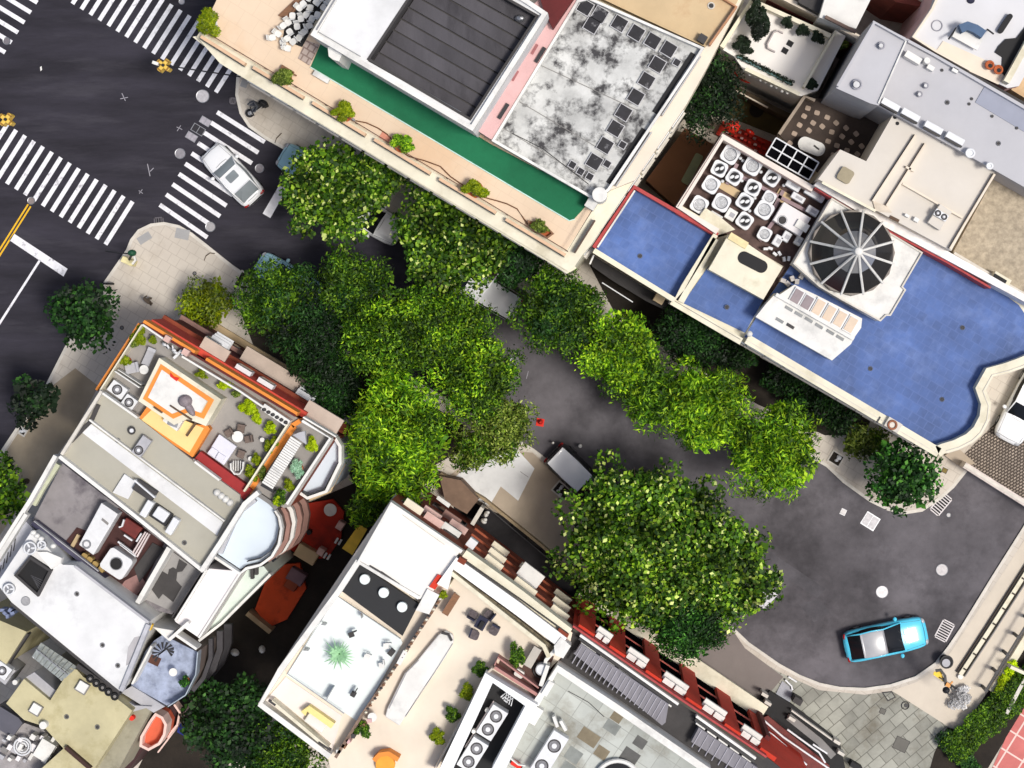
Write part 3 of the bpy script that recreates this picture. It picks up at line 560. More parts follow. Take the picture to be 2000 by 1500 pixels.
for k in range(9):
    a, b = (k+.06)/9, (k+.94)/9; q = lambda s, t: (718+199*s+132*t, 119+113*s-200*t)
    P('floor_plank', plank, T, lambda m: m.prism([q(.02, a), q(.98, a), q(.98, b), q(.02, b)], 15.42+(k % 3)*.03, 15.2, 16.3))
P('pit_liner', dgrey, T, lambda m: m.ring([(716, 116), (919, 236), (1053, 30), (850, -86)], 5, 16.34, 15.2))
P('pit_pipe', steel, T, lambda m: m.tube([W(735, 125, 15.6), W(900, 220, 15.6)], .06))
P('pit_vent', steel, T, lambda m: m.ell(W(1016, 36, 15.6), .3, .2, .3, 8, 5))
P('block_bump', white, T, lambda m: m.prism([(640, 92), (652, 86), (668, 106), (662, 120), (650, 116), (642, 110)], 15.8, 12))
P('block_gutter', steel, T, lambda m: m.strip([(618, 58), (662, -14)], 1.5, 16.75, 16.3).strip([(622, 62), (704, 110)], 1.2, 16.45, 16.2))
P('pink_ledge', pink, T, lambda m: m.prism([(925, 250), (962, 274), (1130, 2), (1075, -20), (1040, 10)], 13.6, 11.9))
for x, y in ((938, 222), (975, 180), (1002, 148), (1040, 96)): P('ledge_slot', M('rose_shadow', (150, 96, 96)), T, lambda m: m.box(x+4, y, 22, 5, -60, 13.66, 13.4))
for x, y in ((983, 217), (1055, 107)): P('ledge_vent', blackm, T, lambda m: m.box(x, y, 34, 7, -58, 13.75, 13.4))
wr = [(960, 275), (1127, 0), (1150, -6), (1376, 93), (1362, 116), (1190, 372), (1165, 392), (1149, 384)]
P('weathered_roof', weath, T, lambda m: m.prism(wr, 13.2, 11.9)); P('roof_parapet', white, T, lambda m: m.ring(wr, 5, 13.7, 13.2))
P('outer_walk', beige2, T, lambda m: m.prism([(1376, 93), (1436, 8), (1446, 5), (1381, 132), (1340, 205), (1240, 352), (1190, 372), (1362, 116)], 12.8, 11.9))
P('maroon_roof', maroon, T, lambda m: m.prism([(1062, 20), (1080, 56), (1124, -8), (1080, -40), (1050, -20)], 14.2, 11.9))
def sky_(x, y, s, h=13.3, a=31): 
    f = P('skylight', M('frame_grey', (190, 190, 192)), T, lambda m: m.box(x, y, s+3, s+3, a, h+.08, h-.1)); P('skylight_pane', M('sooty_pane', (26, 26, 32), .3, .5, 2, 0, dirt=.6, dirtc=(150, 150, 152), dscale=1.5, dlo=.58, dhi=.66), f, lambda m: m.box(x, y, s, s, a, h+.1, h))
for x, y in ((1143, 14), (1172, 28), (1156, 49), (1210, 46), (1243, 64), (1275, 80), (1306, 96), (1284, 126), (1263, 157), (1242, 189), (1218, 220), (1202, 251), (1182, 284), (1161, 316)): sky_(x, y, 25)
for x, y in ((1322, 122), (1216, 283), (1186, 320), (1152, 345), (1118, 322), (1134, 335)): sky_(x, y, 12)
r_ = random.Random(3)
for a, b in (((966, 240), (1140, 345)), ((1000, 190), (1170, 290)), ((1040, 120), (1245, 215))): P('roof_seam', grey, T, lambda m: m.strip([a, b], 1.2, 13.25, 13.1))
for a, b in (((1354, 104), (1278, 220)), ((1258, 252), (1188, 358))):
    P('roof_channel', black, T, lambda m: m.strip([a, b], 10, 13.26, 13.1)); P('channel_pipe', metal, T, lambda m: m.strip([(a[0]+10, a[1]+2), (b[0]+10, b[1]+2)], 3, 13.6, 13.2)); P('channel_curb', steel, T, lambda m: m.strip([(a[0]+15, a[1]+5), (b[0]+15, b[1]+5)], 2, 13.5, 12.9))
P('tan_roof', tan, T, lambda m: m.prism([(1240, 28), (1160, -10), (1190, -90), (1480, -80), (1435, 12), (1378, 92)], 12.9, 11.9))
P('tan_roof_rail', M('tan_rail', (176, 130, 96)), T, lambda m: m.strip([(1438, 14), (1386, 88)], 4, 13.4, 12.9).strip([(1440, 14), (1405, -8)], 3, 13.3, 12.9))
P('roof_drain', blackm, T, lambda m: m.pcyl(1389, 11, 4, 13, 12.9)); P('drain_ring', kerbm, T, lambda m: m.tor(W(1389, 11, 12.93), .16, .04))
P('dark_box', dgrey, T, lambda m: m.box(1372, 75, 16, 16, 31, 13.4, 12.9))
facade(T, (467, 147), (1110, 530), 11.95, 3, 14, 1.6, 3.6); facade(T, (1136, 500), (1340, 205), 11.95, 3, 7, 1.6, 3.6, side=1)
# ---- blue terraces
U = B('blue_terrace_building', 'cream building with blue tiled terraces and a large round glass dome', 1650, 600)
b1 = [(1156, 484), (1238, 361), (1404, 456), (1350, 560), (1324, 594), (1310, 588)]
P('wall', cream, U, lambda m: m.prism(b1, 8.7, 0)); P('blue_floor', blue, U, lambda m: m.prism(b1, 8.75, 8.6)); 
P('parapet', cream, U, lambda m: m.path([(1160, 489), (1317, 586), (1335, 560), (1398, 458)], 10, 9.7, 8.7)); P('red_coping', redtile, U, lambda m: m.path([(1160, 484), (1239, 365), (1402, 459)], 8, 9.6, 8.7)); P('pale_coping', white, U, lambda m: m.path([(1167, 483), (1240, 372)], 3, 9.7, 8.7))
P('lower_balcony', dgrey, U, lambda m: m.prism([(1160, 500), (1310, 592), (1300, 606), (1262, 588), (1196, 548), (1156, 520)], 4, 3.5)); P('balcony_rail', metal, U, lambda m: m.path([(1176, 552), (1236, 590)], 2, 4.6, 4.4)); P('awning_post', white, U, lambda m: m.strip([(1160, 498), (1152, 516)], 3, 8.2, 8))
P('stone_pier', tan, U, lambda m: m.box(1288, 584, 20, 16, 31, 6, 0))
b2 = [(1318, 592), (1396, 465), (1425, 458), (1530, 520), (1491, 585), (1456, 662), (1446, 668)]
P('wall', cream, U, lambda m: m.prism(b2, 8.55, 0)); P('blue_floor', blue, U, lambda m: m.prism([(1334, 592), (1384, 520), (1492, 584), (1455, 650)], 8.62, 8.5)); P('parapet', cream, U, lambda m: m.path([(1398, 466), (1330, 590), (1330, 592), (1449, 664)][0:2], 12, 9.7, 8.5)); P('parapet', cream, U, lambda m: m.path([(1312, 588), (1448, 667)], 14, 9.3, 8.5)); P('parapet_groove', grey, U, lambda m: m.path([(1318, 588), (1446, 663)], 1.2, 9.33, 9))
cn = [(1384, 526), (1422, 460), (1432, 457), (1528, 522), (1491, 585)]
P('canopy', cream, U, lambda m: m.prism(cn, 10.6, 8.6)); P('canopy_opening', black, U, lambda m: (m.rbox(*W(1470, 512, 10.6)[:2], 62*px(10.6), 25*px(10.6), 12*px(10.6), 10.5, 10.63, 6, -rad(27)))); P('canopy_pad', M('pad_beige', (222, 206, 158)), U, lambda m: m.box(1442, 470, 40, 14, 31, 10.8, 10.6))
# plant well
wl = [(1316, 404), (1410, 257), (1590, 362), (1628, 386), (1549, 512), (1502, 592), (1488, 588), (1530, 522), (1432, 457), (1402, 458)]
P('wall', cream, U, lambda m: m.prism(wl, 8.3, 0)); wf = M('well_floor', (92, 74, 70), .9, .4, 1, .3, dirt=.7, dirtc=(40, 28, 28), dscale=.8)
P('plant_floor', wf, U, lambda m: m.prism(wl, 8.36, 8.2)); P('plant_rim', M('rim_stone', (224, 214, 204), .8, .06, 1), U, lambda m: m.path([(1402, 452), (1326, 404), (1412, 267), (1588, 369)], 12, 10, 8.3)); P('rim_groove', M('rim_line', (130, 110, 108)), U, lambda m: m.path([(1422, 281), (1584, 376)], 1.3, 10.04, 9.9).path([(1324, 404), (1410, 266)], 1.2, 10.04, 9.9))
P('white_ledge', cream, U, lambda m: m.prism([(1320, 412), (1332, 402), (1366, 422), (1378, 406), (1412, 428), (1436, 448), (1400, 460)], 9.4, 8.3)); P('red_coping', redtile, U, lambda m: m.path([(1320, 416), (1402, 464)], 3, 9.3, 8.3)); P('crimson_wall', maroon, U, lambda m: m.prism([(1590, 360), (1608, 330), (1640, 290), (1606, 372)], 9.2, 8)) 
for a, b in (((1420, 330), (1590, 420)), ((1505, 420), (1530, 372)), ((1484, 470), (1520, 420)), ((1440, 320), (1420, 360))): P('floor_duct', M('duct_mauve', (150, 128, 132), .7, .2), U, lambda m: m.strip([a, b], 7, 8.7, 8.3))
P('brown_pad', tan, U, lambda m: m.box(1425, 370, 40, 16, 31, 8.5, 8.3)); P('brown_pad', tan, U, lambda m: m.box(1530, 385, 30, 22, 31, 8.5, 8.3))
f = P('window_grid', metal, U, lambda m: [m.strip([(1516+16.2*1.0*k*1.29, 269+12*k), (1496+16.2*1.29*k, 303+12.2*k)], 2.4, 9.6, 9.3) for k in range(5)]+[m.strip([(1516-j*10, 269+j*17), (1599-j*10, 317+j*17)], 2.4, 9.62, 9.3) for j in range(3)])
P('dark_panes', black_pane, U, lambda m: m.prism([(1516, 269), (1599, 317), (1579, 351), (1496, 303)], 9.4, 8.6))
# main blue terrace
b3 = [(1448, 664), (1838, 892), (1850, 880), (1880, 872), (1915, 852), (1933, 815), (1933, 782), (1921, 757), (1936, 730), (1975, 723), (2030, 705), (2035, 640), (1996, 590), (1940, 550), (1812, 492), (1625, 384), (1548, 513), (1496, 590)]
P('wall', cream, U, lambda m: m.prism(b3, 8.7, 0)); P('blue_floor', blue, U, lambda m: m.prism([(1454, 658), (1828, 874), (1838, 868), (1862, 860), (1886, 848), (1902, 832), (1914, 810), (1917, 785), (1905, 756), (1926, 719), (1960, 710), (1990, 700), (2020, 690), (2020, 640), (1990, 596), (1935, 555), (1812, 492), (1625, 384), (1548, 513), (1496, 590)], 8.76, 8.6))
P('parapet', cream, U, lambda m: m.path([(1459, 662), (1834, 884)], 19, 9.6, 8.7)); P('parapet_groove', kerbm, U, lambda m: m.path([(1458, 664), (1832, 886)], 1.5, 9.64, 9.4))
import itertools
curve = [(1828, 878), (1840, 873), (1864, 866), (1890, 853), (1907, 837), (1920, 812), (1923, 785), (1912, 756), (1930, 724), (1962, 716), (1990, 706), (2015, 695)]
P('curved_parapet', cream, U, lambda m: m.path([(x+3, y+3) for x, y in curve], 20, 9.6, 8.7)); P('parapet_groove', kerbm, U, lambda m: m.path([(x+8, y+8) for x, y in curve[1:]], 1.5, 9.64, 9.4)); P('curved_ledge', kerbm, U, lambda m: m.path([(x+7, y+7) for x, y in curve[1:]], 12, 8.6, 8.2))
P('parapet_finial', kerbm, U, lambda m: m.box(1745, 830, 30, 20, 31, 9.9, 8.7)); P('finial_ring', M('rust', (150, 96, 70)), U, lambda m: m.tor(W(1743, 830, 9.95), .22, .06)); P('parapet_joint', blackm, U, lambda m: m.box(1716, 820, 3, 14, 31, 9.66, 9.4))
P('parapet_knob', white, U, lambda m: m.ell(W(1464, 652, 9.9), .17, .17, .17))
pf = [(1625, 386), (1803, 493), (1764, 560), (1770, 566), (1740, 617), (1731, 617), (1720, 628), (1644, 586), (1600, 560), (1549, 515)]
P('dome_platform', white, U, lambda m: m.prism(pf, 10.8, 8.6)); P('platform_edge', kerbm, U, lambda m: m.ring(pf, 3, 10.95, 10.7))
dc = Vector(W(1662, 494, 10.9)); R = 84*px(10.9); top = dc+Vector((0, 0, 2.6)); ang = [rad(15+30*k) for k in range(12)]
f = P('dome_base', M('dome_base', (120, 112, 104), .5), U, lambda m: m.cyl(dc, R*1.01, 11.5, 10.75, 12, R*.99)); f.rotation_euler = (0, 0, 0)
gd = M('dome_glass', (34, 35, 38), .08, .25, .5, spec=.8); gl = M('dome_glass_upper', (120, 122, 126), .12, .2, .5, spec=.8)
for k in range(12):
    a, b = ang[k], ang[(k+1) % 12]; pt = lambda a_, r, z: (dc.x+R*r*math.cos(a_), dc.y+R*r*math.sin(a_), z)
    P('glass_pane', gd, U, lambda m: m.add([pt(a, .97, 11.5), pt(b, .97, 11.5), pt(b, .5, 12.62), pt(a, .5, 12.62)], [(0, 1, 2, 3)]))
    P('glass_pane', gl, U, lambda m: m.add([pt(a, .5, 12.62), pt(b, .5, 12.62), tuple(top+Vector((0, 0, .8)))], [(0, 1, 2)]))
    P('dome_rib', white, U, lambda m: m.tube([pt(a, 1, 11.5), pt(a, .5, 12.7), tuple(top+Vector((0, 0, .85)))], .07, 6))
P('dome_hub', white, U, lambda m: m.ell(tuple(top+Vector((0, 0, .85))), .22, .22, .12))
an = [(1515, 573), (1522, 576), (1552, 556), (1592, 575), (1684, 622), (1682, 640), (1668, 660), (1662, 672), (1625, 704), (1476, 619), (1495, 595)]
P('annex', white, U, lambda m: m.prism(an, 10.4, 8.6)); P('annex_coping', white, U, lambda m: m.path([(1516, 575), (1668, 662)], 7, 10.75, 10.3))
for k, (x, y) in enumerate(((1556, 580), (1576, 592), (1599, 600), (1620, 612), (1641, 623), (1662, 634))):
    f = P('roof_window', metal, U, lambda m: m.box(x, y, 22, 34, 30, 10.55, 10.3)); P('pane', M('mauve_pane', (130, 118, 122), .3) if k < 2 else M('beige_blind', (206, 186, 164), .5, .08), f, lambda m: m.box(x, y, 17, 29, 30, 10.6, 10.4))
for k, (x, y) in enumerate(((1541, 603), (1560, 614), (1580, 625), (1600, 637), (1622, 649), (1641, 660), (1523, 626), (1544, 637))): P('vent_slot', M('slot_grey', (140, 142, 142)) if k != 7 else dgrey, U, lambda m: m.box(x, y, 16, 6, 31, 10.46, 10.3))
for k in range(5): P('planter_box', M('jumble', (180, 176, 172), .8, .3, 4), U, lambda m: m.box(1530+k*9, 548+(k % 2)*8-k*2, 10, 8, 20+k*25, 9.6, 8.7))
P('entry_canopy', M('white_beam', (236, 232, 228)), U, lambda m: m.prism([(1590, 362), (1606, 346), (1850, 490), (2020, 586), (2030, 605), (1850, 508), (1700, 428)], 10.9, 8.5)); P('red_coping', redtile, U, lambda m: m.path([(1592, 366), (1700, 432), (1850, 512), (1935, 562)], 4, 10.5, 8.6))
facade(U, (1312, 588), (1838, 892), 8.7, 2, 14, 1.4, 3.6)
# ---- pale roofs to the upper right
V = B('pale_roof_building', 'building of pale beige flat roofs behind the glass dome', 1780, 350)
v1 = [(1641, 292), (1692, 315), (1746, 221), (1830, 268), (1943, 336), (1858, 490), (1598, 350)]
P('wall', beige2, V, lambda m: m.prism(v1, 12, 0)); P('roof', M('pale_roof', (206, 200, 190), .85, .06, .3), V, lambda m: m.prism(v1, 12.06, 11.9))
for a in ([(1789, 264), (1705, 393)], [(1808, 281), (1732, 402)], [(1943, 340), (1856, 486)], [(1763, 358), (1840, 402), (1880, 425)], [(1770, 326), (1786, 334)]): P('low_wall', beige2, V, lambda m: m.path(a, 4, 12.4, 12)); P('wall_gap', M('brown_line', (90, 70, 54)), V, lambda m: m.path([(x-3.3, y-1.5) for x, y in a], 1.2, 12.12, 12))
P('roof_vent', M('vent_tan', (150, 140, 116)), V, lambda m: m.rbox(*W(1652, 342, 12.4)[:2], .75, .75, .15, 12, 12.35, 3, -rad(31))); P('floor_band', cream, V, lambda m: m.path([(1606, 356), (1710, 412)], 5, 12.3, 12))
P('lean_to', M('leanto', (206, 194, 176)), V, lambda m: m.prism([(1705, 393), (1732, 402), (1742, 415), (1710, 412)], 12.2, 12))
P('gravel_roof', gravel, V, lambda m: m.prism([(1946, 338), (2030, 385), (2030, 560), (1990, 572), (1862, 492)], 9.5, 0)); P('gravel_curb', kerbm, V, lambda m: m.path([(1864, 494), (1935, 536), (2025, 588)], 5, 9.9, 9.4))
P('curb_box', cream, V, lambda m: m.box(1955, 548, 36, 22, 31, 10.4, 9.4)); P('curb_opening', black, V, lambda m: m.box(1952, 546, 28, 12, 31, 10.45, 10.3))
Gp = [(1706, 40), (1772, 76), (1716, 206), (1700, 202), (1633, 172)]; Gq = [(1772, 75), (1826, 105), (2040, 228), (2040, 388), (1944, 333), (1748, 224), (1714, 206), (1716, 200)]
G_ = B('grey_building', 'tall light grey flat roofed building near the top right corner', 1830, 180)
P('wall', M('grey_wall', (164, 163, 166), .8, .06), G_, lambda m: (m.prism(Gp, 14.5, 0), m.prism(Gq, 12.7, 0))); P('roof', M('grey_roof', (180, 180, 184), .8, .06, .3, .1), G_, lambda m: (m.prism(Gp, 14.56, 14.4), m.prism(Gq, 12.76, 12.6))); P('parapet', M('grey_roof', (0, 0, 0)), G_, lambda m: (m.path([(1636, 168), (1708, 44), (1768, 76)], 5, 14.9, 14.5), m.path([(1774, 80), (1826, 108), (2035, 230)], 5, 13.1, 12.7)))
P('roof_ridge', white, G_, lambda m: m.path([(1770, 80), (1716, 202)], 3, 14.7, 14.5)); P('gutter', dgrey, G_, lambda m: m.path([(1826, 106), (2036, 224)], 9, 12.6, 12)); P('slate_patch', M('slate', (150, 154, 168), .8, .05), G_, lambda m: m.prism([(1925, 166), (2030, 224), (2030, 275), (1905, 200)], 12.82, 12.7))
for x, y, r in ((1721, 89, 6), (1673, 165, 9), (1808, 167, 4.5), (1796, 184, 4.5)): P('roof_vent', steel, G_, lambda m: m.pcyl(x, y, r*.7, (13.2, 15)[x < 1750], (12.7, 14.5)[x < 1750])); P('vent_ring', M('vr', (150, 150, 158)), G_, lambda m: m.tor(W(x, y, (12.9, 14.7)[x < 1750]), r*px(14.7), .05))
for x, y in ((1840, 137), (1898, 193), (1893, 203), (1938, 227), (1986, 250)): P('roof_hole', blackm, G_, lambda m: m.pcyl(x, y, 3, 12.83, 12.7))
P('vent_box', white, G_, lambda m: m.box(1784, 112, 34, 13, 31, 13.4, 12.7)); P('vent_cap', white, G_, lambda m: m.pcyl(1811, 118, 6, 13.5, 12.7)); P('vent_box', white, G_, lambda m: m.box(1818, 132, 14, 9, 31, 13.2, 12.7)); P('vent_box', white, G_, lambda m: m.box(1866, 137, 12, 8, 31, 13.1, 12.7))
# top right terrace
X = B('corner_terrace_building', 'white walled terrace building in the top right corner of the photo', 1900, 60)
xp = [(1840, -60), (1817, 17), (1779, 73), (1826, 103), (1968, 172), (1990, 168), (2040, 80), (2040, -60)]
P('wall', pink, X, lambda m: m.prism(xp, 12.5, 0)); P('roof', M('terrace_grey', (206, 206, 208), .8, .05, .4), X, lambda m: m.prism(xp, 12.56, 12.4)); P('parapet', beige2, X, lambda m: m.path([(1838, -20), (1821, 18), (1784, 72), (1826, 98), (1895, 136)], 5, 12.9, 12.5))
P('lower_walk', beige2, X, lambda m: m.prism([(1826, 103), (1842, 80), (1920, 115), (1962, 145), (1950, 165), (1895, 140)], 12.62, 12.5)); P('tall_parapet', cream, X, lambda m: m.path([(1966, 160), (2020, 62)], 12, 13.4, 12.5)); P('bed_and_shade', black, X, lambda m: m.prism([(1964, 76), (1985, 74), (2004, 50), (2010, 66), (1962, 148), (1956, 142), (1958, 112), (1943, 102), (1950, 90)], 12.66, 12.5))
P('black_ledge', black, X, lambda m: m.rbox(*W(1962, 47, 12.6)[:2], 1.15, .28, .13, 12.5, 12.9, 4, rad(57))); P('tan_roof', tan, X, lambda m: m.prism([(1975, 175), (2040, 90), (2040, 215)], 11.5, 0))
P('round_light', M('vr', (0, 0, 0)), X, lambda m: m.tor(W(1830, 50, 12.6), .28, .03)); P('dark_dome', navy, X, lambda m: m.ell(W(1896, 0, 12.6), .22, .2, .12))
t = thing('swing_seat', 'garden swing seat with a slate blue cushioned back on the corner terrace', 'swing seat', W(1895, 75, 12.5))
MB().box(1890, 74, 56, 24, 29, 13.1, 12.95).build('seat', white, t); b = MB(); c = [W(1880+i*8, 48+i*3.2-7*math.sin(i/6*3.14)+6, 13.5) for i in range(7)]; b.path([(1876, 56), (1890, 50), (1906, 56), (1922, 67)], 17, 13.7, 13.1).build('backrest', M('slate_cushion', (78, 100, 128), .8, .1), t)
for a in ([W(1868, 54, 12.5), W(1853, 76, 13.5)], [W(1928, 57, 12.5), W(1940, 66, 13.5)]): MB().tube(a, .05).build('leg', blackm, t)
for x, y, l in ((1933, 127, 'left'), (1950, 136, 'right')):
    t = thing('flower_pot', f'terracotta pot, the {l} one of the pair below the black planting bed', 'pot', W(x, y, 12.5), 'terracotta pots on the corner terrace'); MB().tor(W(x, y, 12.95), .2, .06).build('rim', terra, t); MB().pcyl(x, y, 6.5, 12.95, 12.5, 16, 7.5).build('body', terra, t); MB().pcyl(x+1, y+1, 4, 12.97, 12.9).build('soil', black, t)
# red-roofed gap, top
Y = B('red_tiled_roof', 'dark red tiled roof at the top edge beside the corner terrace', 1760, 0, 'roof'); P('roof', M('red_tiles', (132, 66, 52), .8, .25, 1.5), Y, lambda m: m.prism([(1700, -30), (1830, -30), (1816, 16), (1750, 4)], 7, 0)); P('eave', beige2, Y, lambda m: m.path([(1790, -10), (1818, 8)], 8, 7.4, 7))
Z = B('small_white_roof', 'small white flat roof at the top edge beside dark gutters', 1650, 20); P('wall', white, Z, lambda m: m.prism([(1600, 34), (1622, -40), (1690, -40), (1700, 0), (1672, 56)], 10, 0)); P('lower_wall', beige2, Z, lambda m: m.path([(1480, -30), (1600, 30), (1700, 85)], 9, 8.2, 0)); P('gutter', maroon, Z, lambda m: m.path([(1500, -5), (1612, 55), (1680, 95)], 10, 6, 0)); P('skylight', dgrey, Z, lambda m: m.prism([(1560, -40), (1620, -40), (1602, 28), (1560, 5)], 9, 0)); P('coping', M('brown_coping', (120, 100, 90)), Z, lambda m: m.path([(1612, 32), (1672, 62)], 6, 10.3, 10))
# white garden terrace
K = B('white_garden_terrace', 'white roof terrace with round black shrubs and a dark hedge', 1540, 90)
kp = [(1408, 95), (1467, -3), (1624, 66), (1632, 58), (1652, 70), (1598, 176), (1564, 188), (1452, 136), (1434, 110)]
P('wall', white, K, lambda m: m.prism(kp, 7.5, 0)); P('floor', M('terrace_white', (232, 228, 222), .7, .05, .4), K, lambda m: m.prism(kp, 7.56, 7.4)); P('parapet', cream, K, lambda m: m.path([(1410, 92), (1468, 0), (1622, 70)], 9, 8.4, 7.5)); P('side_wall', cream, K, lambda m: m.path([(1632, 62), (1570, 170)], 5, 8.4, 7.5)); P('front_wall', cream, K, lambda m: m.path([(1456, 134), (1562, 184)], 7, 8.2, 7.4))
P('curved_bench', M('bench_grey', (176, 168, 166)), K, lambda m: m.path([(1530, 64), (1520, 59), (1512, 62), (1499, 86), (1500, 94), (1514, 101)], 2.5, 7.9, 7.5))
for x, y in ((1543, 85), (1533, 99)): P('floor_opening', black, K, lambda m: m.box(x, y, 12, 11, 31, 7.6, 7.4))
P('hedge_trough', M('steel_blue', (90, 120, 120)), K, lambda m: m.path([(1440, 110), (1546, 164)], 4, 7.8, 7.5))
for i in range(9): P('string_bulb', white, K, lambda m: m.ell(W(1454+i*10.5, 138+i*5.4+(i % 2)*2, 7.3), .09, .09, .09, 8, 5))
def shrub(x, y, r, h, kind, label, name='shrub', grp=None, pot=None, cat='shrub', top=1.2, n=None, ry=None, rot=0):
    t = thing(name, label, cat, W(x, y, h), grp); k = px(h+.5); c = W(x, y, h+top*.35); rz = top*.5
    v, q = crown(c, r*k, (ry or r)*k, rz, n or int(220+r*r*2.4), .16, .07, .4, 7, .5, .1); leafobj('foliage', [(v, q)], LM[kind], t, W(x, y, h))
    m = MB().tube([W(x, y, h), W(x, y, h+top*.6)], .04); m.build('stem', bark, t)
    if pot: MB().pcyl(x, y, r*.62, h+.35, h, 18, r*.7).build('pot', pot, t)
    return t
for (x, y, r), l in zip(((1536, 45, 12), (1567, 61, 12), (1597, 74, 13), (1584, 166, 12)), ('leftmost round black shrub below the upper parapet of the white terrace', 'middle round black shrub below the upper parapet of the white terrace', 'rightmost round black shrub below the upper parapet of the white terrace', 'black shrub in the lower right corner of the white terrace')): shrub(x, y, r, 7.5, 'black', l, grp='black shrubs on the white terrace', n=900)
shrub(1478, 42, 22, 7.5, 'black', 'large black tree crown along the left wall of the white terrace', 'terrace_tree', cat='tree', n=5200, top=2.5, ry=42); shrub(1452, 92, 22, 7.5, 'black', 'dark creeper spilling over the lower left corner of the white terrace', 'creeper', cat='plant', n=1800, ry=16)
shrub(1640, 86, 14, 6, 'olive', 'brownish plant in the side passage of the white terrace', n=500)
t = thing('hedge', 'thin black hedge row along the front of the white terrace', 'hedge', W(1493, 137, 7.5)); vs = [crown(W(1444+i*5.1, 111+i*2.6, 7.7), .16, .13, .12, 60, .12, .05, .6, 4) for i in range(21)]; leafobj('foliage', vs, LM['black'], t, W(1493, 137, 7.5)); MB().path([(1444, 112), (1546, 163)], 2, 7.7, 7.5).build('stems', bark, t)
# pebbled roof
Q = B('pebbled_terrace', 'sunken brown terrace with scattered pale stepping stones', 1620, 260, 'terrace'); qp = [(1574, 190), (1596, 190), (1730, 246), (1740, 262), (1692, 318), (1642, 292), (1606, 346), (1522, 264)]
P('wall', beige2, Q, lambda m: m.prism(qp, 6.5, 0)); P('floor', M('dark_floor', (70, 60, 54), .9, .3, .8, .5), Q, lambda m: m.prism(qp, 6.56, 6.4)); P('parapet', M('stone_edge', (160, 146, 130), .8, .2), Q, lambda m: m.path([(1522, 262), (1572, 188), (1592, 196)], 6, 7.6, 6.5)); P('ridge', cream, Q, lambda m: m.path([(1703, 282), (1688, 312)], 3, 7.5, 6.5))
r_ = random.Random(9)
stone = MB().rbox(0, 0, .3, .26, .07, 0, .06).build('stepping_stone', M('stone_pale', (170, 152, 136), .9, .2, 3)); tag(stone, 'small pale square stone set in the sunken dark floor', 'stepping stone', 'stepping stones on the sunken terrace'); KIDS[stone.name] = []
k = 0
for i in range(7):
    for j in range(5):
        x, y = 1578+i*19-j*9+r_.uniform(-2, 2), 212+i*9.5+j*17+r_.uniform(-2, 2)
        if (x-1585)**2+(y-286)**2 > 700 and x < 1690 and y-.6*x < -650+8: put(stone, x, y, 6.56, 31+r_.uniform(-20, 20), label='pale stepping stone, %s of the %s line down from the stone parapet' % (('first', 'second', 'third', 'fourth', 'fifth')[j], ('first', 'second', 'third', 'fourth', 'fifth', 'sixth', 'seventh')[i])); k += 1
t = thing('oval_table', 'white oval table with a dark handle beside the black window grid', 'table', W(1585, 286, 6.6)); MB().rbox(*W(1585, 286, 7.3)[:2], 1.55, .78, .38, 7.25, 7.36, 8, -rad(22)).build('tabletop', white, t)
for s in (-1, 1): MB().pcyl(1585+s*14, 286+s*6, 2, 7.26, 6.56).build('leg', steel, t)
MB().strip([(1590, 284), (1600, 292)], 3, 7.42, 7.3).build('handle', dgrey, t)
# courtyards in the gap
C_ = B('courtyard_wall', 'low dark wall with stone coping around the narrow courtyard', 1450, 200, 'wall'); P('wall', M('mossy', (74, 62, 46), .9, .3), C_, lambda m: m.path([(1430, 168), (1512, 212), (1570, 240)], 10, 2.6, 0)); P('coping', beige2, C_, lambda m: m.path([(1436, 176), (1500, 210)], 2.5, 2.9, 2.6)); P('shed', grey, C_, lambda m: m.prism([(1478, 150), (1545, 182), (1535, 200), (1468, 168)], 2.2, 0)); P('deck', soilred, C_, lambda m: m.prism([(1412, 236), (1508, 278), (1494, 304), (1398, 262)], .6, 0)); P('grass_patch', olive, C_, lambda m: m.prism([(1425, 178), (1560, 240), (1520, 266), (1415, 225)], .3, 0)); P('round_bed', darkf, C_, lambda m: m.pcyl(1478, 215, 14, .5, .2))
for i in range(26): P('red_stool', redb if i % 3 else pink, C_, lambda m: m.box(1420+(i % 9)*9+r_.uniform(-2, 2), 246+(i % 9)*4+(i//9)*12, 6, 4, 20, 1.1, .6))
D_ = B('brown_roof_shed', 'low brown roofed shed in the gap left of the plant units', 1330, 320, 'shed'); P('roof', brownf, D_, lambda m: m.prism([(1262, 352), (1338, 250), (1400, 286), (1350, 350), (1318, 402)], 3, 0)); P('glass_strip', M('green_strip_glass', (120, 126, 96), .5), D_, lambda m: m.rbox(*W(1352, 330, 3.1)[:2], 1.9, .5, .12, 3, 3.15, 3, rad(62)))
def parasol(x, y, l, w, a, h, mat, label, grp=None):
    t = thing('parasol', label, 'parasol', W(x, y, .3), grp); k = px(h); m = MB(); m.ell(W(x, y, h), l*k/2, w*k/2, .35, 12, 5, True, -rad(a)); m.build('canopy', mat, t); MB().tube([W(x, y, .15), W(x, y, h+.38)], .03).build('pole', steel, t); MB().pcyl(x, y, 6, .35, .13).build('base', grey, t)
parasol(1452, 150, 42, 17, 31, 3.4, redb, 'long red parasol under the string of white bulbs', 'red parasols'); parasol(1432, 248, 26, 30, 60, 3, redb, 'red parasol touching the corner of the plant well rim', 'red parasols'); parasol(1465, 258, 20, 10, 31, 2.8, redb, 'small red parasol over the crimson courtyard deck', 'red parasols')
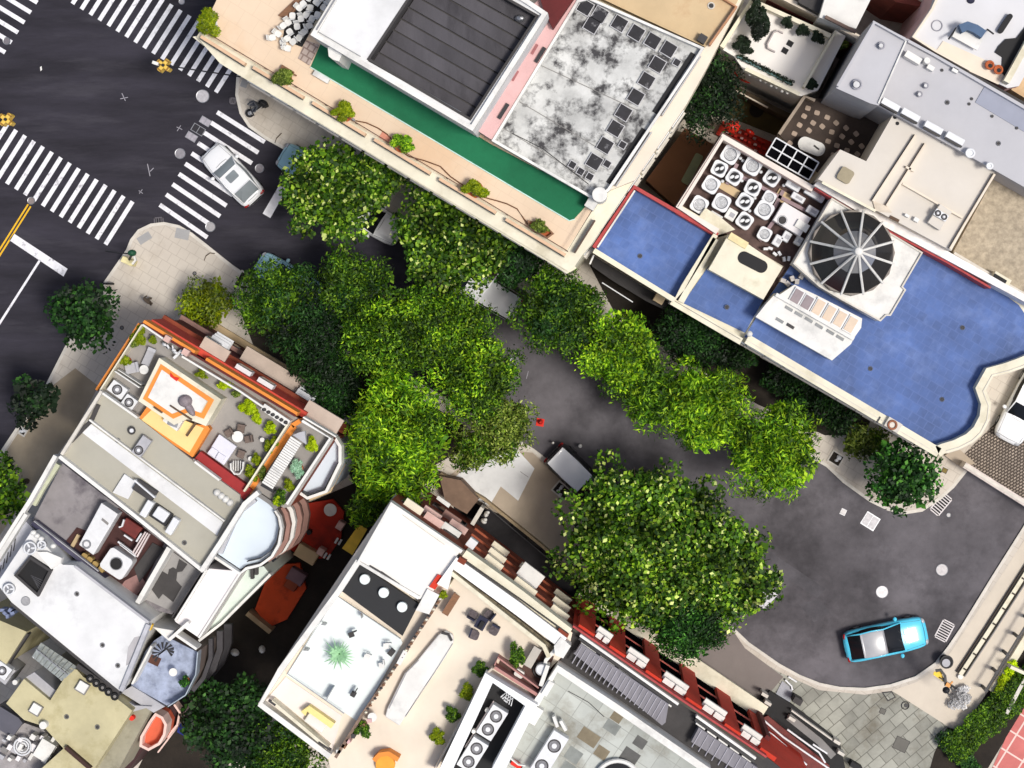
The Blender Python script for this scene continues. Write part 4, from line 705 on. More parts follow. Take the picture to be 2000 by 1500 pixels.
# cobbled parking
struct(MB().sheet([(1886, 906), (1880, 890), (2150, 620), (2250, 1100), (2120, 1046)], .145).build('cobbled_yard', cobble))
w_ = B('boundary_wall', 'pale rendered boundary wall between the cobbled yard and the turning circle', 1950, 945, 'wall'); P('wall', M('worn_wall', (206, 196, 190), .85, .15, 2, .3, dirt=.6, dirtc=(130, 116, 108), dscale=1.5), w_, lambda m: m.path([(1884, 908), (1950, 950), (2040, 1006), (2150, 1070)], 12, 1.8, 0)); P('coping', kerbm, w_, lambda m: m.path([(1884, 908), (1950, 950), (2040, 1006), (2150, 1070)], 6, 1.88, 1.8))
P('terrace_path', struct and M('shaded_paving', (0, 0, 0)), w_, lambda m: m.prism([(1846, 890), (1868, 872), (1905, 905), (1880, 915)], .5, 0))
# ---------------------------------------------------------------- south-west: orange house and its neighbours
r_ = random.Random(5)
O = B('orange_house', 'orange and red walled house with planted roof terraces by the rounded corner', 430, 800)
op = [(277, 633), (642, 853), (652, 858), (566, 990), (555, 992), (500, 965), (476, 975), (370, 900), (275, 840), (190, 766)]
P('wall', brick, O, lambda m: m.prism(op, 10.6, 0)); P('terrace_floor', M('terrace_grey2', (150, 146, 142), .85, .12, .8, .2), O, lambda m: m.prism(op, 10.66, 10.5))
fo = Fac((277, 633), (642, 853), 11.4, -1)
if fo.n.dot(Vector((1, 1))) < 0: fo.n = -fo.n
def fb(root, name, mat, s0, s1, d0, d1, z0, z1, f=fo): m = MB(); f.box(m, s0, s1, d0, d1, z0, z1); return m.build(name, mat, root)
Lf = fo.L
fb(O, 'orange_band', orange, 0, 1.2*1.0, 0, .14, 9.8, 11.2); 
fb(O, 'orange_band', orange, 0, 3.2, 0, .26, 10.2, 11.4); fb(O, 'orange_band', orange, 3.9, 9.6, 0, .26, 10.2, 11.4)
fb(O, 'maroon_band', maroon, 0, 9.6, 0, .1, 11.4, 11.6); fb(O, 'red_band', M('coral_red', (196, 70, 54), .8, .15, .8), .1, 9.9, 0, .35, 7.4, 10.15)
fb(O, 'brown_ledge', brick, 0, 12.0, 0, .55, 7.0, 7.3); fb(O, 'maroon_band', maroon, .4, 12.4, 0, .42, 3.9, 7.0); fb(O, 'grey_ledge', M('mauve_ledge', (150, 116, 106), .8, .1), .2, 12.4, 0, .65, 3.5, 3.8); fb(O, 'maroon_band', maroon, .6, 12.4, 0, .5, .13, 3.5); fb(O, 'street_ledge', tan, .4, 12.4, 0, .9, .13, .5)
for s0, s1, z, d in ((3.0, 4.6, 9.6, 1.0), (9.6, 11.8, 9.4, .95), (4.6, 9.9, 5.3, 1.25)): fb(O, 'balcony_slab', M('slab_beige', (186, 170, 156), .8, .08), s0, s1, 0, d, z, z+.25)
for s0, z in ((5.2, 8.7), (6.6, 8.7), (2.4, 5.2), (2.9, 2.2), (4.2, 2.2), (5.9, 2.2), (9.6, 5.8), (10.6, 5.8), (11.0, 2.0), (11.5, 4.4)):
    w = MB(); fo.box(w, s0, s0+.95, .3, .6, z, z+.9); w = w.build('window', metal, O); m = MB(); fo.box(m, s0+.08, s0+.87, .3, .63, z+.08, z+.82); m.build('pane', dark_glass, w)
for s0, z in ((2.6, 5.4), (8.4, 6.3), (10.2, 3.4), (10.6, 4.6)):
    for k in range(3): fb(O, 'window_bar', metal, s0, s0+1.1, .3, .8+.1*k, z-k*.4, z-k*.4+.08)
P('white_rail', white, O, lambda m: m.path([(278, 634), (322, 664)], 3.5, 11.75, 10.6)); P('white_rail', white, O, lambda m: m.path([(355, 696), (468, 764), (562, 828)], 3.5, 11.75, 10.6)); P('cream_rail', cream, O, lambda m: m.path([(562, 828), (476, 960)], 3.5, 11.75, 10.6)); P('cream_rail', cream, O, lambda m: m.path([(277, 634), (194, 764)], 2.5, 11.75, 10.6)); P('orange_ledge', orange, O, lambda m: m.path([(272, 632), (188, 762)], 5, 11.2, 10.9))
P('stone_box', M('rose_stone', (206, 172, 162), .8), O, lambda m: m.box(326, 662, 12, 12, 31, 11.9, 10.6).box(362, 688, 13, 12, 31, 11.9, 10.6)); P('divider', white, O, lambda m: m.path([(224, 725), (272, 757)], 2.5, 11.7, 10.6).path([(230, 722), (276, 752)], 1.5, 11.6, 10.6))
cb = [(311, 699), (432, 780), (402, 832), (366, 818), (340, 830), (270, 783)]
P('upper_block', cream, O, lambda m: m.prism(cb, 12.4, 10.5)); P('orange_trim', orange, O, lambda m: m.ring([(314, 711), (418, 781), (398, 818), (366, 806), (338, 818), (279, 779)], 9, 12.45, 12.3)); P('white_floor', white, O, lambda m: m.prism([(316, 722), (404, 783), (391, 806), (366, 797), (336, 808), (289, 776)], 12.48, 12.3)); P('red_patch', redb, O, lambda m: m.prism([(333, 728), (340, 736), (350, 738), (345, 745), (332, 735)], 12.52, 12.4))
lb = [(290, 790), (318, 800), (342, 828), (404, 830), (410, 838), (376, 893), (268, 822)]
P('lower_block', orange, O, lambda m: m.prism(lb, 11.4, 10.5)); P('lower_roof', ycream, O, lambda m: m.prism([(296, 800), (345, 815), (398, 836), (370, 884), (276, 820)], 11.46, 11.3)); P('small_roof', white, O, lambda m: m.prism([(325, 805), (360, 817), (345, 842), (318, 822)], 12.1, 11.4)); P('stair_opening', steel, O, lambda m: m.box(337, 828, 20, 9, 20, 12.16, 12))
P('brown_line', M('brown_line', (0, 0, 0)), O, lambda m: m.path([(332, 792), (374, 820)], 3, 12.6, 12.3).path([(300, 795), (316, 806)], 3, 12.6, 12.3).path([(392, 812), (364, 852)], 3, 11.7, 11.4))
P('pipes', M('maroon', (0, 0, 0)), O, lambda m: m.path([(430, 700+85), (380, 700+52), (340, 722)], 2, 11, 10.7))
P('maroon_coping', M('crimson_coping', (150, 44, 44), .8, .1), O, lambda m: m.prism([(380, 896), (392, 882), (478, 945), (492, 958), (476, 976)], 11.3, 10.4)); P('white_coping', white, O, lambda m: m.path([(376, 898), (428, 936)], 5, 11.5, 10.6))
t = thing('covered_furniture', 'grey teardrop shaped covered bundle on the white roof with orange trim', 'covered bundle', W(366, 790, 12.48)); m = MB(); m.ell(W(362, 783, 12.5), .38, .34, .5, 14, 6, True); m.ell(W(370, 797, 12.5), .5, .2, .3, 14, 6, True, -rad(58)); m.build('cover', M('grey_tarp', (134, 124, 128), .8, .3, 4, .5), t)
# orange side balcony with a striped awning
P('orange_wall', orange, O, lambda m: m.path([(570, 832), (586, 822)], 9, 10.9, 9.5).path([(574, 832), (484, 962)], 12, 10.9, 9.5)); P('white_edge', white, O, lambda m: m.path([(590, 822), (645, 856), (560, 985)], 5, 11.5, 10.6).path([(592, 815), (656, 853)], 3, 11.4, 10.6))
t = thing('striped_awning', 'white ridged awning over the side balcony of the orange house', 'awning', W(555, 905, 11)); a0, a1, c0, c1 = (568, 852), (589, 866), (511, 943), (532, 956)
for k in range(22):
    f0, f1 = k/22, (k+.8)/22; q = lambda p, r, f: (p[0]+(r[0]-p[0])*f, p[1]+(r[1]-p[1])*f); MB().prism([q(a0, c0, f0), q(a1, c1, f0), q(a1, c1, f1), q(a0, c0, f1)], 12.0, 11.93).build('slat', white, t)
MB().prism([a0, a1, c1, c0], 11.9, 11.86).build('backing', grey, t); MB().prism([(583, 845), (595, 842), (598, 868), (572, 850)], 12, 11.6).build('end_panel', lgrey, t); MB().path([(510, 946), (534, 960)], 6, 11.9, 11).build('fascia', blackm, t)
for x, y in ((572, 856), (528, 950)): MB().tube([W(x, y, 10.66), W(x, y, 11.9)], .03).build('post', steel, t)
HX = B('hexagon_balcony', 'white six sided balcony on the side of the orange house', 625, 905, 'balcony'); hx = [(646, 856), (664, 870), (664, 905), (636, 960), (599, 972), (584, 962)]
P('floor', icew, HX, lambda m: m.prism(hx, 9.1, 0)); P('rim', white, HX, lambda m: m.path([(654, 856), (664, 872), (664, 905), (637, 960), (600, 973), (582, 960)], 6, 9.7, 8.6)); P('inner_rail', blackm, HX, lambda m: m.path([(659, 905), (633, 955), (602, 966), (588, 960)], 1.5, 9.75, 9)); P('lower_ledge', tan, HX, lambda m: m.path([(668, 884), (672, 905), (644, 960), (604, 976)], 5, 6, 5.6))
# furniture and plants on the orange terraces
t = thing('air_conditioner', 'white fan unit in the left corner of the orange house terrace', 'air conditioner', W(229, 761, 10.66))
def acunit(t, x, y, l, w, a, h, hh, fans, body=metal):
    MB().box(x, y, l, w, a, h+hh, h+.12).build('casing', body, t, bev=.02); MB().box(x, y, l*.9, w*.8, a, h+.12, h).build('base', grey, t); k = px(h+hh); c, s = math.cos(rad(a)), math.sin(rad(a))
    for dx, r in fans:
        p = W(x+c*dx, y+s*dx, h+hh); q = (p[0], p[1], h+hh+.01); f = MB(); f.tor(q, r*k, .035, 20, 5); g = f.build('fan_guard', dgrey, t)
        MB().cyl(q, r*k*.95, h+hh+.008, h+hh-.02, 20).build('fan_well', M('fan_grey', (118, 118, 122), .6, .3, 8), g); MB().cyl(q, r*k*.42, h+hh+.04, h+hh, 16).build('fan_hub', metal, g)
acunit(t, 229, 761, 34, 24, 36, 10.66, .8, [(0, 9)])
t = thing('air_conditioner', 'white fan unit half under the cream block corner', 'air conditioner', W(252, 787, 10.66)); acunit(t, 252, 786, 26, 24, 36, 10.66, .8, [(0, 8)])
def lounge(x, y, l, w, a, h, label, name='sun_lounger', m=lgrey, cat='sun lounger'):
    t = thing(name, label, cat, W(x, y, h)); c, s = math.cos(rad(a)), math.sin(rad(a)); MB().box(x, y, l, w, a, h+.38, h+.3).build('seat', m, t, bev=.02); MB().box(x+c*l*.42, y+s*l*.42, l*.18, w, a, h+.62, h+.38).build('backrest', m, t)
    for i in (-.4, .4):
        for j in (-.4, .4): MB().box(x+c*i*l-s*j*w, y+s*i*l+c*j*w, 1.5, 1.5, a, h+.3, h).build('leg', blackm, t)
lounge(290, 697, 36, 16, -66, 10.66, 'pale grey sun lounger on the small corner terrace'); lounge(257, 719, 26, 20, -12, 10.66, 'grey armchair beside the round table on the corner terrace', 'armchair', lgrey, 'armchair')
def rtable(x, y, r, h, label, mat=white, name='round_table', grp=None, hh=.72):
    t = thing(name, label, 'table', W(x, y, h), grp); MB().pcyl(x, y, r, h+hh, h+hh-.04, 24).build('tabletop', mat, t); MB().pcyl(x, y, 1.5, h+hh-.04, h).build('pedestal', steel, t); MB().pcyl(x, y, r*.5, h+.04, h).build('foot', steel, t)
rtable(281, 722, 9, 10.66, 'round pinkish white table on the small corner terrace'); rtable(464, 853, 11, 10.66, 'round white table beside the big white sofa'); rtable(645, 996, 12.5, .3, 'bright white round table on the red courtyard')
t = thing('daybed', 'big white covered daybed on the terrace of the orange house', 'daybed', W(434, 877, 10.66)); MB().prism([(428, 848), (462, 872), (437, 909), (404, 886)], 11.15, 10.8).build('mattress', M('pale_lilac', (212, 212, 222), .8, .04), t, bev=.04); MB().prism([(414, 873), (427, 882), (418, 894), (405, 884)], 11.3, 11.1).build('cushion', M('pale_lilac', (0, 0, 0)), t, bev=.03); MB().prism([(427, 883), (441, 892), (432, 905), (420, 896)], 11.3, 11.1).build('cushion', M('pale_lilac', (0, 0, 0)), t, bev=.03); MB().prism([(430, 852), (458, 872), (436, 905), (408, 885)], 10.8, 10.66).build('base', grey, t)
t = thing('slatted_chair', 'white slatted round backed chair at the end of the planted terrace', 'chair', W(463, 912, 10.66)); MB().path([(450, 905), (451, 917), (458, 926), (468, 926), (474, 916), (475, 902)], 2.5, 11.45, 11.0).build('backrest', white, t)
for k in range(4): MB().strip([(456+k*4.6, 900), (456+k*4.4, 920)], 1.6, 11.12, 11.05).build('slat', white, t)
for x, y in ((454, 903), (472, 903), (456, 921), (470, 921)): MB().pcyl(x, y, 1, 11.1, 10.66, 6).build('leg', steel, t)
for x, y, l in ((512, 859, 'upper'), (489, 896, 'lower')): t = thing('garden_stool', f'small white stool, the {l} one along the terrace hedge', 'stool', W(x, y, 10.66)); MB().pcyl(x, y, 4.5, 11.1, 11.04).build('seat', white, t); MB().pcyl(x, y, 1, 11.05, 10.66).build('leg', white, t); MB().pcyl(x, y, 3, 10.7, 10.66).build('foot', white, t)
for x, y, w, a, l in ((470, 838, 15, 10, 'upper'), (446, 846, 14, 60, 'left'), (484, 858, 14, 80, 'right'), (470, 888, 14, 20, 'lower')):
    t = thing('wicker_chair', f'brownish grey wicker chair, the {l} one around the white round table', 'chair', W(x, y, 10.66), 'wicker chairs around the white table'); wm = M('wicker', (112, 98, 90), .9, .2, 6); MB().box(x, y, w, w, a, 11.08, 10.98).build('seat', wm, t, bev=.03); c, s = math.cos(rad(a)), math.sin(rad(a)); MB().box(x+s*w*.5, y-c*w*.5, w, 2.5, a, 11.45, 11.0).build('backrest', wm, t)
    for i, j in ((1, 1), (-1, 1), (1, -1), (-1, -1)): MB().box(x+c*i*w*.4-s*j*w*.4, y+s*i*w*.4+c*j*w*.4, 1.2, 1.2, a, 10.98, 10.66).build('leg', blackm, t)
t = thing('pipe_cluster', 'tangle of white pipes and valves by the upper terrace rail', 'pipework', W(335, 680, 10.66))
for k in range(7): x, y = 318+k*6.5, 668+k*4.4; MB().tube([W(x, y, 10.7), W(x+r_.uniform(-3, 6), y+r_.uniform(2, 7), 11.5), W(x+r_.uniform(2, 8), y+r_.uniform(-3, 5), 11.5)], .09, 7).build('pipe', metal, t, True)
MB().path([(355, 684), (339, 700)], 5, 11.4, 11.2).build('trough', metal, t)
t = thing('rail_sign', 'narrow white box on the terrace rail beside the lime hedge', 'planter', W(537, 812, 10.66)); MB().box(538, 811, 60, 14, 34, 11.7, 10.66).build('box', white, t)
for k in range(6): MB().ell(W(516+k*8.4, 800+k*5, 11.75), .12, .1, .1).build('pebble', dgrey, t)
i = 0
for x, y, r, ry, kind, lab in ((487, 797, 17, 16, 'lime', 'upper end of the lime hedge on the orange house terrace'), (503, 815, 9, 13, 'lime', 'lime hedge piece beside the white railing box'), (529, 836, 14, 11, 'lime', 'lime hedge piece near the cream rail corner'), (537, 862, 8, 9, 'yellow', 'small yellow green bush in the rail corner'), (526, 872, 8, 14, 'yellow', 'yellow green boxed hedge along the cream rail'), (503, 898, 9, 12, 'yellow', 'green shrub midway down the cream rail'), (493, 925, 13, 16, 'yellow', 'green shrub at the lower end of the cream rail'),
   (440, 752, 14, 8, 'lime', 'lime plants in the long strip beside the white rail'), (396, 731, 11, 8, 'yellow', 'isolated green plant behind the white rail'), (462, 770, 8, 6, 'olive', 'reddish potted plant at the hedge start'), (274, 655, 14, 20, 'yellow', 'green plants in the pointed corner of the small terrace'), (262, 668, 9, 12, 'olive', 'dark leaved plant below the pointed corner'), (247, 705, 12, 10, 'yellow', 'round yellow green plant beside the armchair'), (300, 664, 8, 7, 'yellow', 'small plant near the pipe tangle'),
   (610, 868, 11, 14, 'lime', 'bright plant beside the white hexagonal balcony'), (583, 915, 13, 20, 'pale', 'pale blue green plants under the striped awning edge'), (566, 948, 10, 12, 'yellow', 'green plant in the lower part of the side balcony'), (549, 972, 12, 16, 'mid', 'darker green plant at the tip of the side balcony'), (545, 978, 8, 10, 'lime', 'lime plant spilling over the curved roof edge'), (515, 925, 7, 16, 'olive', 'dull green strip between cream rail and awning')):
    shrub(x, y, r, 10.66, kind, lab, name='terrace_plant', grp='potted plants on the orange house', cat='plant', ry=ry, top=1.0, pot=None if i % 3 else terra, n=int(260+r*ry*3.2)); i += 1
# ---- grey beige roofed block
Gb = B('grey_beige_block', 'grey beige flat roofed block with stained back yards', 300, 960); gp = [(196, 768), (270, 816), (372, 896), (468, 966), (470, 985), (394, 1113), (116, 892), (160, 830)]
P('wall', lgrey, Gb, lambda m: m.prism(gp, 11.6, 0)); P('roof', gbeige, Gb, lambda m: m.prism(gp, 11.66, 11.5)); P('pale_strip', offw, Gb, lambda m: m.prism([(170, 822), (436, 1020), (424, 1046), (158, 843)], 11.72, 11.6)); P('parapet', white, Gb, lambda m: m.path([(116, 892), (260, 1005), (397, 1116)], 7, 12.2, 11.5)); P('parapet', white, Gb, lambda m: m.path([(174, 820), (438, 1018)], 3, 12.1, 11.6)); P('parapet', white, Gb, lambda m: m.path([(504, 962), (478, 984), (430, 1060), (394, 1114)], 9, 12.3, 11.5)); P('parapet', kerbm, Gb, lambda m: m.path([(198, 764), (120, 888)], 6, 12.1, 11.5)); P('inner_line', dgrey, Gb, lambda m: m.path([(468, 985), (424, 1052)], 1.5, 12.36, 12)); P('divider', white, Gb, lambda m: m.path([(200, 768), (268, 816)], 4, 12.2, 11.6)); P('side_gutter', dgrey, Gb, lambda m: m.path([(192, 790), (178, 822), (132, 868)], 8, 11.8, 11.5)); P('white_coping', white, Gb, lambda m: m.path([(380, 902), (428, 938)], 4, 12.2, 11.6))
P('outer_cornice', white, Gb, lambda m: m.path([(108, 890), (60, 975), (-20, 1100)], 8, 11, 10.4)); P('green_glass', M('pale_green', (186, 190, 164), .5), Gb, lambda m: m.path([(110, 905), (78, 955), (62, 985)], 16, 10.2, 9.8))
P('equipment_tray', offw, Gb, lambda m: m.prism([(243, 926), (268, 943), (250, 975), (220, 962)], 11.9, 11.6)); P('tray_duct', dgrey, Gb, lambda m: m.box(282, 958, 44, 22, 34, 12.2, 11.66)); P('duct_rail', metal, Gb, lambda m: m.path([(262, 938), (302, 972)], 3, 12.4, 12))
for x, y, l in ((286, 994, 'left'), (336, 1028, 'right')):
    t = thing('white_cabinet', f'long white rooftop cabinet on the {l} of the framed square unit', 'cabinet', W(x, y, 11.66)); MB().box(x, y, 14, 34, 31, 12.35, 11.8).build('casing', metal, t, bev=.04); MB().box(x, y, 11, 30, 31, 11.8, 11.66).build('base', grey, t)
t = thing('framed_unit', 'square white rooftop unit inside a black frame', 'air conditioner', W(314, 1006, 11.66)); MB().box(314, 1006, 38, 28, 34, 12.0, 11.7).build('frame', blackm, t); MB().box(314, 1005, 27, 22, 34, 12.3, 12).build('lid', metal, t, bev=.05)
for s in (-1, 1): MB().box(314+s*12, 1006+s*8, 3, 26, 34, 11.7, 11.66).build('foot', grey, t)
t = thing('roof_plant', 'small grey roof unit with a round fan beside the orange wall', 'air conditioner', W(274, 872, 11.66)); acunit(t, 276, 872, 40, 20, -55, 11.66, .6, [(-9, 8)], lgrey)
t = thing('vent_pipe', 'small ringed vent cap near the orange wall', 'vent', W(257, 841, 11.66)); MB().tor(W(257, 841, 11.9), .17, .05).build('ring', dgrey, t); MB().pcyl(257, 841, 4, 11.95, 11.66).build('cap', metal, t)
for k in range(4): t = thing('white_dome', '%s small white round dome in the row beside the red coping' % ('leftmost', 'second', 'third', 'rightmost')[k], 'roof dome', W(430+k*7, 1018-1+k*5-0, 11.66), 'white domes by the red coping'); x, y = 424+k*8.5, 962+k*6.5; t.location = W(x, y, 11.66); MB().ell(W(x, y, 11.7), .2, .2, .3, 12, 6, True).build('cap', white, t, True); MB().pcyl(x, y, 3.5, 11.72, 11.66).build('collar', grey, t)
yp = [(122, 905), (232, 990), (290, 1035), (392, 1116), (336, 1200), (262, 1182), (58, 1028)]
P('yard_walls', lgrey, Gb, lambda m: m.prism(yp, 9.4, 0)); P('yard_floor', stained, Gb, lambda m: m.prism(yp, 9.5, 9.3)); P('maroon_floor', M('maroon_floor', (70, 44, 42), .9, .35, .8, .3), Gb, lambda m: m.prism([(150, 1030), (176, 1040), (232, 992), (320, 1062), (262, 1180), (118, 1070)], 9.56, 9.4)); P('brown_ramp', M('brown_ramp', (146, 112, 108), .9, .3, 1), Gb, lambda m: m.prism([(244, 1134), (272, 1120), (285, 1140), (262, 1168), (232, 1150)], 9.64, 9.4)); P('black_floor', dgrey, Gb, lambda m: m.prism([(298, 1060), (320, 1072), (272, 1138), (262, 1110)], 9.66, 9.4))
P('white_wall', white, Gb, lambda m: m.path([(330, 1070), (268, 1178)], 9, 11.2, 9.4)); P('yard_beam', M('purple_beam', (76, 74, 96), .6), Gb, lambda m: m.path([(62, 1022), (115, 1062), (190, 1122), (262, 1178)], 7, 10.6, 9.4)); P('beam_light', lgrey, Gb, lambda m: m.path([(66, 1018), (192, 1116)], 1.6, 10.7, 10.4))
P('patch_floor', M('patchy', (150, 148, 146), .9, .2, .9, .2), Gb, lambda m: m.prism([(332, 1074), (392, 1118), (340, 1196), (278, 1168)], 9.7, 9.4)); P('dark_slab', dgrey, Gb, lambda m: m.prism([(310, 1112), (328, 1122), (330, 1112), (338, 1108), (344, 1112), (350, 1092), (366, 1102), (356, 1116), (346, 1118), (344, 1134), (355, 1146), (338, 1176), (318, 1160), (310, 1170), (295, 1150), (302, 1140), (294, 1134)], 9.74, 9.6))
t = thing('water_tank', 'long white box tank with a ringed lid in the maroon yard', 'tank', W(190, 1030, 9.5)); MB().prism([(198, 982), (230, 1004), (182, 1084), (154, 1064)], 10.7, 9.6).build('body', metal, t, bev=.03); MB().tor(W(169, 1063, 10.72), .2, .05).build('lid_ring', steel, t); MB().prism([(200, 1012), (212, 1022), (210, 1026), (198, 1016)], 10.76, 10.6).build('hinge', grey, t)
t = thing('white_tank', 'square white tank top with a large black opening', 'tank', W(228, 1101, 9.5)); q = W(227, 1101, 10.6); MB().rbox(q[0], q[1], 52*px(10.6), 46*px(10.6), .2, 9.5, 10.6, 4, -rad(34)).build('body', metal, t); MB().pcyl(227, 1101, 11.5, 10.64, 10.4, 24).build('opening', black, t); MB().tor(W(227, 1101, 10.62), .33, .03).build('rim', steel, t)
for k, (x, y) in enumerate(((162, 1092), (172, 1099), (183, 1108), (195, 1117))): t = thing('tan_box', 'tan oblong box, number %s from the left in the row under the long tank' % ('one', 'two', 'three', 'four')[k], 'box', W(x, y, 9.5), 'tan boxes in the maroon yard'); q = W(x, y, 10); MB().rbox(q[0], q[1], .7, .32, .1, 9.55, 10.1, 4, rad(60)).build('lid', tanc, t); MB().rbox(q[0], q[1], .66, .28, .08, 9.5, 9.6, 4, rad(60)).build('base', blackm, t)
t = thing('tan_plank', 'short tan plank lying on the dark maroon floor', 'plank', W(147, 1056, 9.5)); MB().box(147, 1056, 26, 7, -60, 9.75, 9.5).build('board', tan, t)
t = thing('red_machine', 'dark red tarpaulin cart with white handles in the yard', 'cart', W(255, 1030, 9.5)); MB().box(255, 1032, 38, 26, 34, 10.3, 9.8).build('body', M('ox_red', (104, 34, 28), .6, .3, 3), t, bev=.05)
for a in ([(242, 1015), (238, 1028), (232, 1030)], [(242, 1045), (258, 1056)], [(266, 1058), (276, 1042)]): MB().path(a, 3, 10.5, 10.3).build('handle', metal, t)
for x, y in ((246, 1022), (264, 1042)): MB().pcyl(x, y, 4, 9.8, 9.5).build('wheel', black, t)
t = thing('pipe_rack', 'parallel white pipes on a rack beside the red cart', 'pipework', W(278, 1064, 9.5))
for k in range(3): MB().path([(292-k*4, 1043-k*2), (265-k*4+2, 1088-k*4)], 2.6, 10.5, 10.3).build('pipe', M('pale_pipe', (214, 200, 198), .6), t)
for k in range(2): MB().path([(230+k*4, 1058+k*5), (262+k*3, 1082+k*5)], 3, 10.4, 10.2).build('pipe', metal, t)
for x, y in ((284, 1052), (270, 1080), (236, 1064)): MB().pcyl(x, y, 1.5, 10.3, 9.5).build('post', steel, t)
P('long_roof', M('pinkish_white', (226, 222, 222), .75, .05, .5), Gb, lambda m: m.prism([(402, 1110), (470, 1116), (386, 1244), (342, 1214)], 10.8, 0)); P('roof_edge', white, Gb, lambda m: m.path([(404, 1112), (342, 1212)], 4, 11.3, 10.7)); P('dark_edge', dgrey, Gb, lambda m: m.path([(398, 1108), (336, 1206)], 2, 11.1, 10.4))
P('glass_lean_to', M('pale_green_glass', (204, 216, 206), .35, .06, .8), Gb, lambda m: m.prism([(472, 1116), (515, 1106), (528, 1122), (430, 1215), (388, 1248)], 8.6, 0)); P('lean_to_rail', white, Gb, lambda m: m.path([(470, 1118), (388, 1246)], 4, 10.9, 8.6).path([(528, 1122), (432, 1218), (388, 1252)], 5, 9, 8.2))
for x, y in ((492, 1120), (500, 1112)): P('grille', dgrey, Gb, lambda m: m.box(x, y, 6, 22, 0, 9, 8.6))
# half round tower
Hh = B('half_round_tower', 'pale blue half round roof with curved balconies below it', 490, 1040)
hc = [(462, 996), (500, 968), (516, 977), (537, 994), (545, 1008), (549, 1030), (544, 1060), (531, 1082), (510, 1097), (482, 1103), (470, 1112), (426, 1082)]
P('wall', M('taupe', (110, 98, 92), .8, .1), Hh, lambda m: m.prism(hc, 10.5, 0)); P('roof', icew, Hh, lambda m: m.prism(hc, 10.56, 10.4))
cv = [(540, 996), (548, 1008), (553, 1030), (548, 1061), (534, 1085), (512, 1101), (484, 1108), (472, 1118), (424, 1086)]
for k, h in enumerate((11.1, 9.0, 7.4, 5.4, 3.2)): e = [0, 2, 3, 5, 7][k]; P('curved_parapet' if k == 0 else 'curved_balcony', white if k in (0, 2) else M('mauve_ledge', (0, 0, 0)), Hh, lambda m: m.path([(x+e*.8, y+e*.35) for x, y in (cv if k == 0 else cv[:6])], 5 if k == 0 else 7+k, h, h-.6, hp=10.5))
for k in range(9): a = k/9; i_ = int(a*5); P('tower_window', dark_glass, Hh, lambda m: m.box(cv[i_][0]+1, cv[i_][1]+8, 6, 10, 10*k-30, 8.6, 7.5))
P('inner_rail', dgrey, Hh, lambda m: m.path([(535, 1000), (542, 1012), (545, 1030), (540, 1057), (528, 1077), (508, 1091), (482, 1097)], 1.5, 11.15, 10.6)); P('dark_slope', grey, Hh, lambda m: m.path([(500, 963), (528, 982), (540, 994)], 8, 11, 10.4)); P('blue_parapet', M('lilac_wall', (178, 179, 185), .8), Hh, lambda m: m.path([(497, 975), (462, 1003), (428, 1080)], 12, 11, 10.4))
# big white roof
Ww = B('big_white_roof', 'large plain white flat roof with a sunken black stair opening', 170, 1220); wp = [(122, 1103), (144, 1104), (258, 1186), (292, 1213), (232, 1352), (24, 1178), (-6, 1140), (60, 1040), (78, 1052)]
P('wall', white, Ww, lambda m: m.prism(wp, 12.2, 0)); P('roof', offw, Ww, lambda m: m.prism(wp, 12.26, 12.1)); hole = [(58, 1086), (101, 1114), (74, 1166), (27, 1124)]
P('stair_opening', black, Ww, lambda m: m.prism(hole, 12.3, 12.2)); P('opening_wall', dgrey, Ww, lambda m: m.ring(hole, 5, 12.6, 12.2)); P('stair_flight', M('stair_grey', (66, 66, 70), .7, .2), Ww, lambda m: [m.strip([(60+k*2, 1124+k*3), (84-k*2, 1134+k*4)], 1.6, 12.34+k*.02, 12.28) for k in range(5)])
P('edge_gutter', dgrey, Ww, lambda m: m.path([(20, 1178), (232, 1352)], 5, 12.3, 11.6)); P('roof_edge', lgrey, Ww, lambda m: m.path([(146, 1106), (290, 1216)], 5, 12.5, 12.1)); P('side_edge', M('lilac_wall', (0, 0, 0)), Ww, lambda m: m.path([(289, 1220), (236, 1350)], 8, 12.5, 12)); P('roof_step', white, Ww, lambda m: m.prism([(72, 1078), (92, 1078), (121, 1090), (118, 1100), (100, 1112)], 12.6, 12.2)); P('smudge', M('smudge', (176, 174, 176), .8, .1, 1), Ww, lambda m: m.prism([(285, 1240), (262, 1245), (250, 1265), (246, 1300), (256, 1296), (270, 1262)], 12.275, 12.2))
P('left_slope', M('slope_grey', (186, 188, 196), .8, .06, .6), Ww, lambda m: m.prism([(48, 1016), (64, 1032), (8, 1130), (-20, 1150), (-20, 1110)], 10.4, 0))
for k in range(5): P('louvre', dgrey, Ww, lambda m: m.strip([(30-k*7, 1052+k*13), (26-k*7, 1076+k*12)], 1.5, 10.44, 10.3))
P('cornice', white, Ww, lambda m: m.path([(50, 1004), (-10, 1100)], 9, 11, 10.4))
t = thing('roof_fan', 'large round three bladed fan above the black stair opening', 'roof fan', W(62, 1069, 12.26)); 
def rfan(t, x, y, r, h):
    k = px(h); c = W(x, y, h); MB().tor((c[0], c[1], h+.35), r*k, .05, 24, 6).build('ring', metal, t); MB().cyl(c, r*k, h+.3, h, 20).build('drum', steel, t)
    for q in range(3): a = q*2.094; MB().ell((c[0]+math.cos(a)*r*k*.5, c[1]+math.sin(a)*r*k*.5, h+.34), r*k*.42, r*k*.2, .03, 10, 4, False, a).build('blade', metal, t)
rfan(t, 62, 1069, 11.5, 12.26)
t = thing('roof_fan', 'smaller round fan right of the three bladed fan', 'roof fan', W(85, 1064, 12.26)); rfan(t, 85, 1063, 7.5, 12.26)
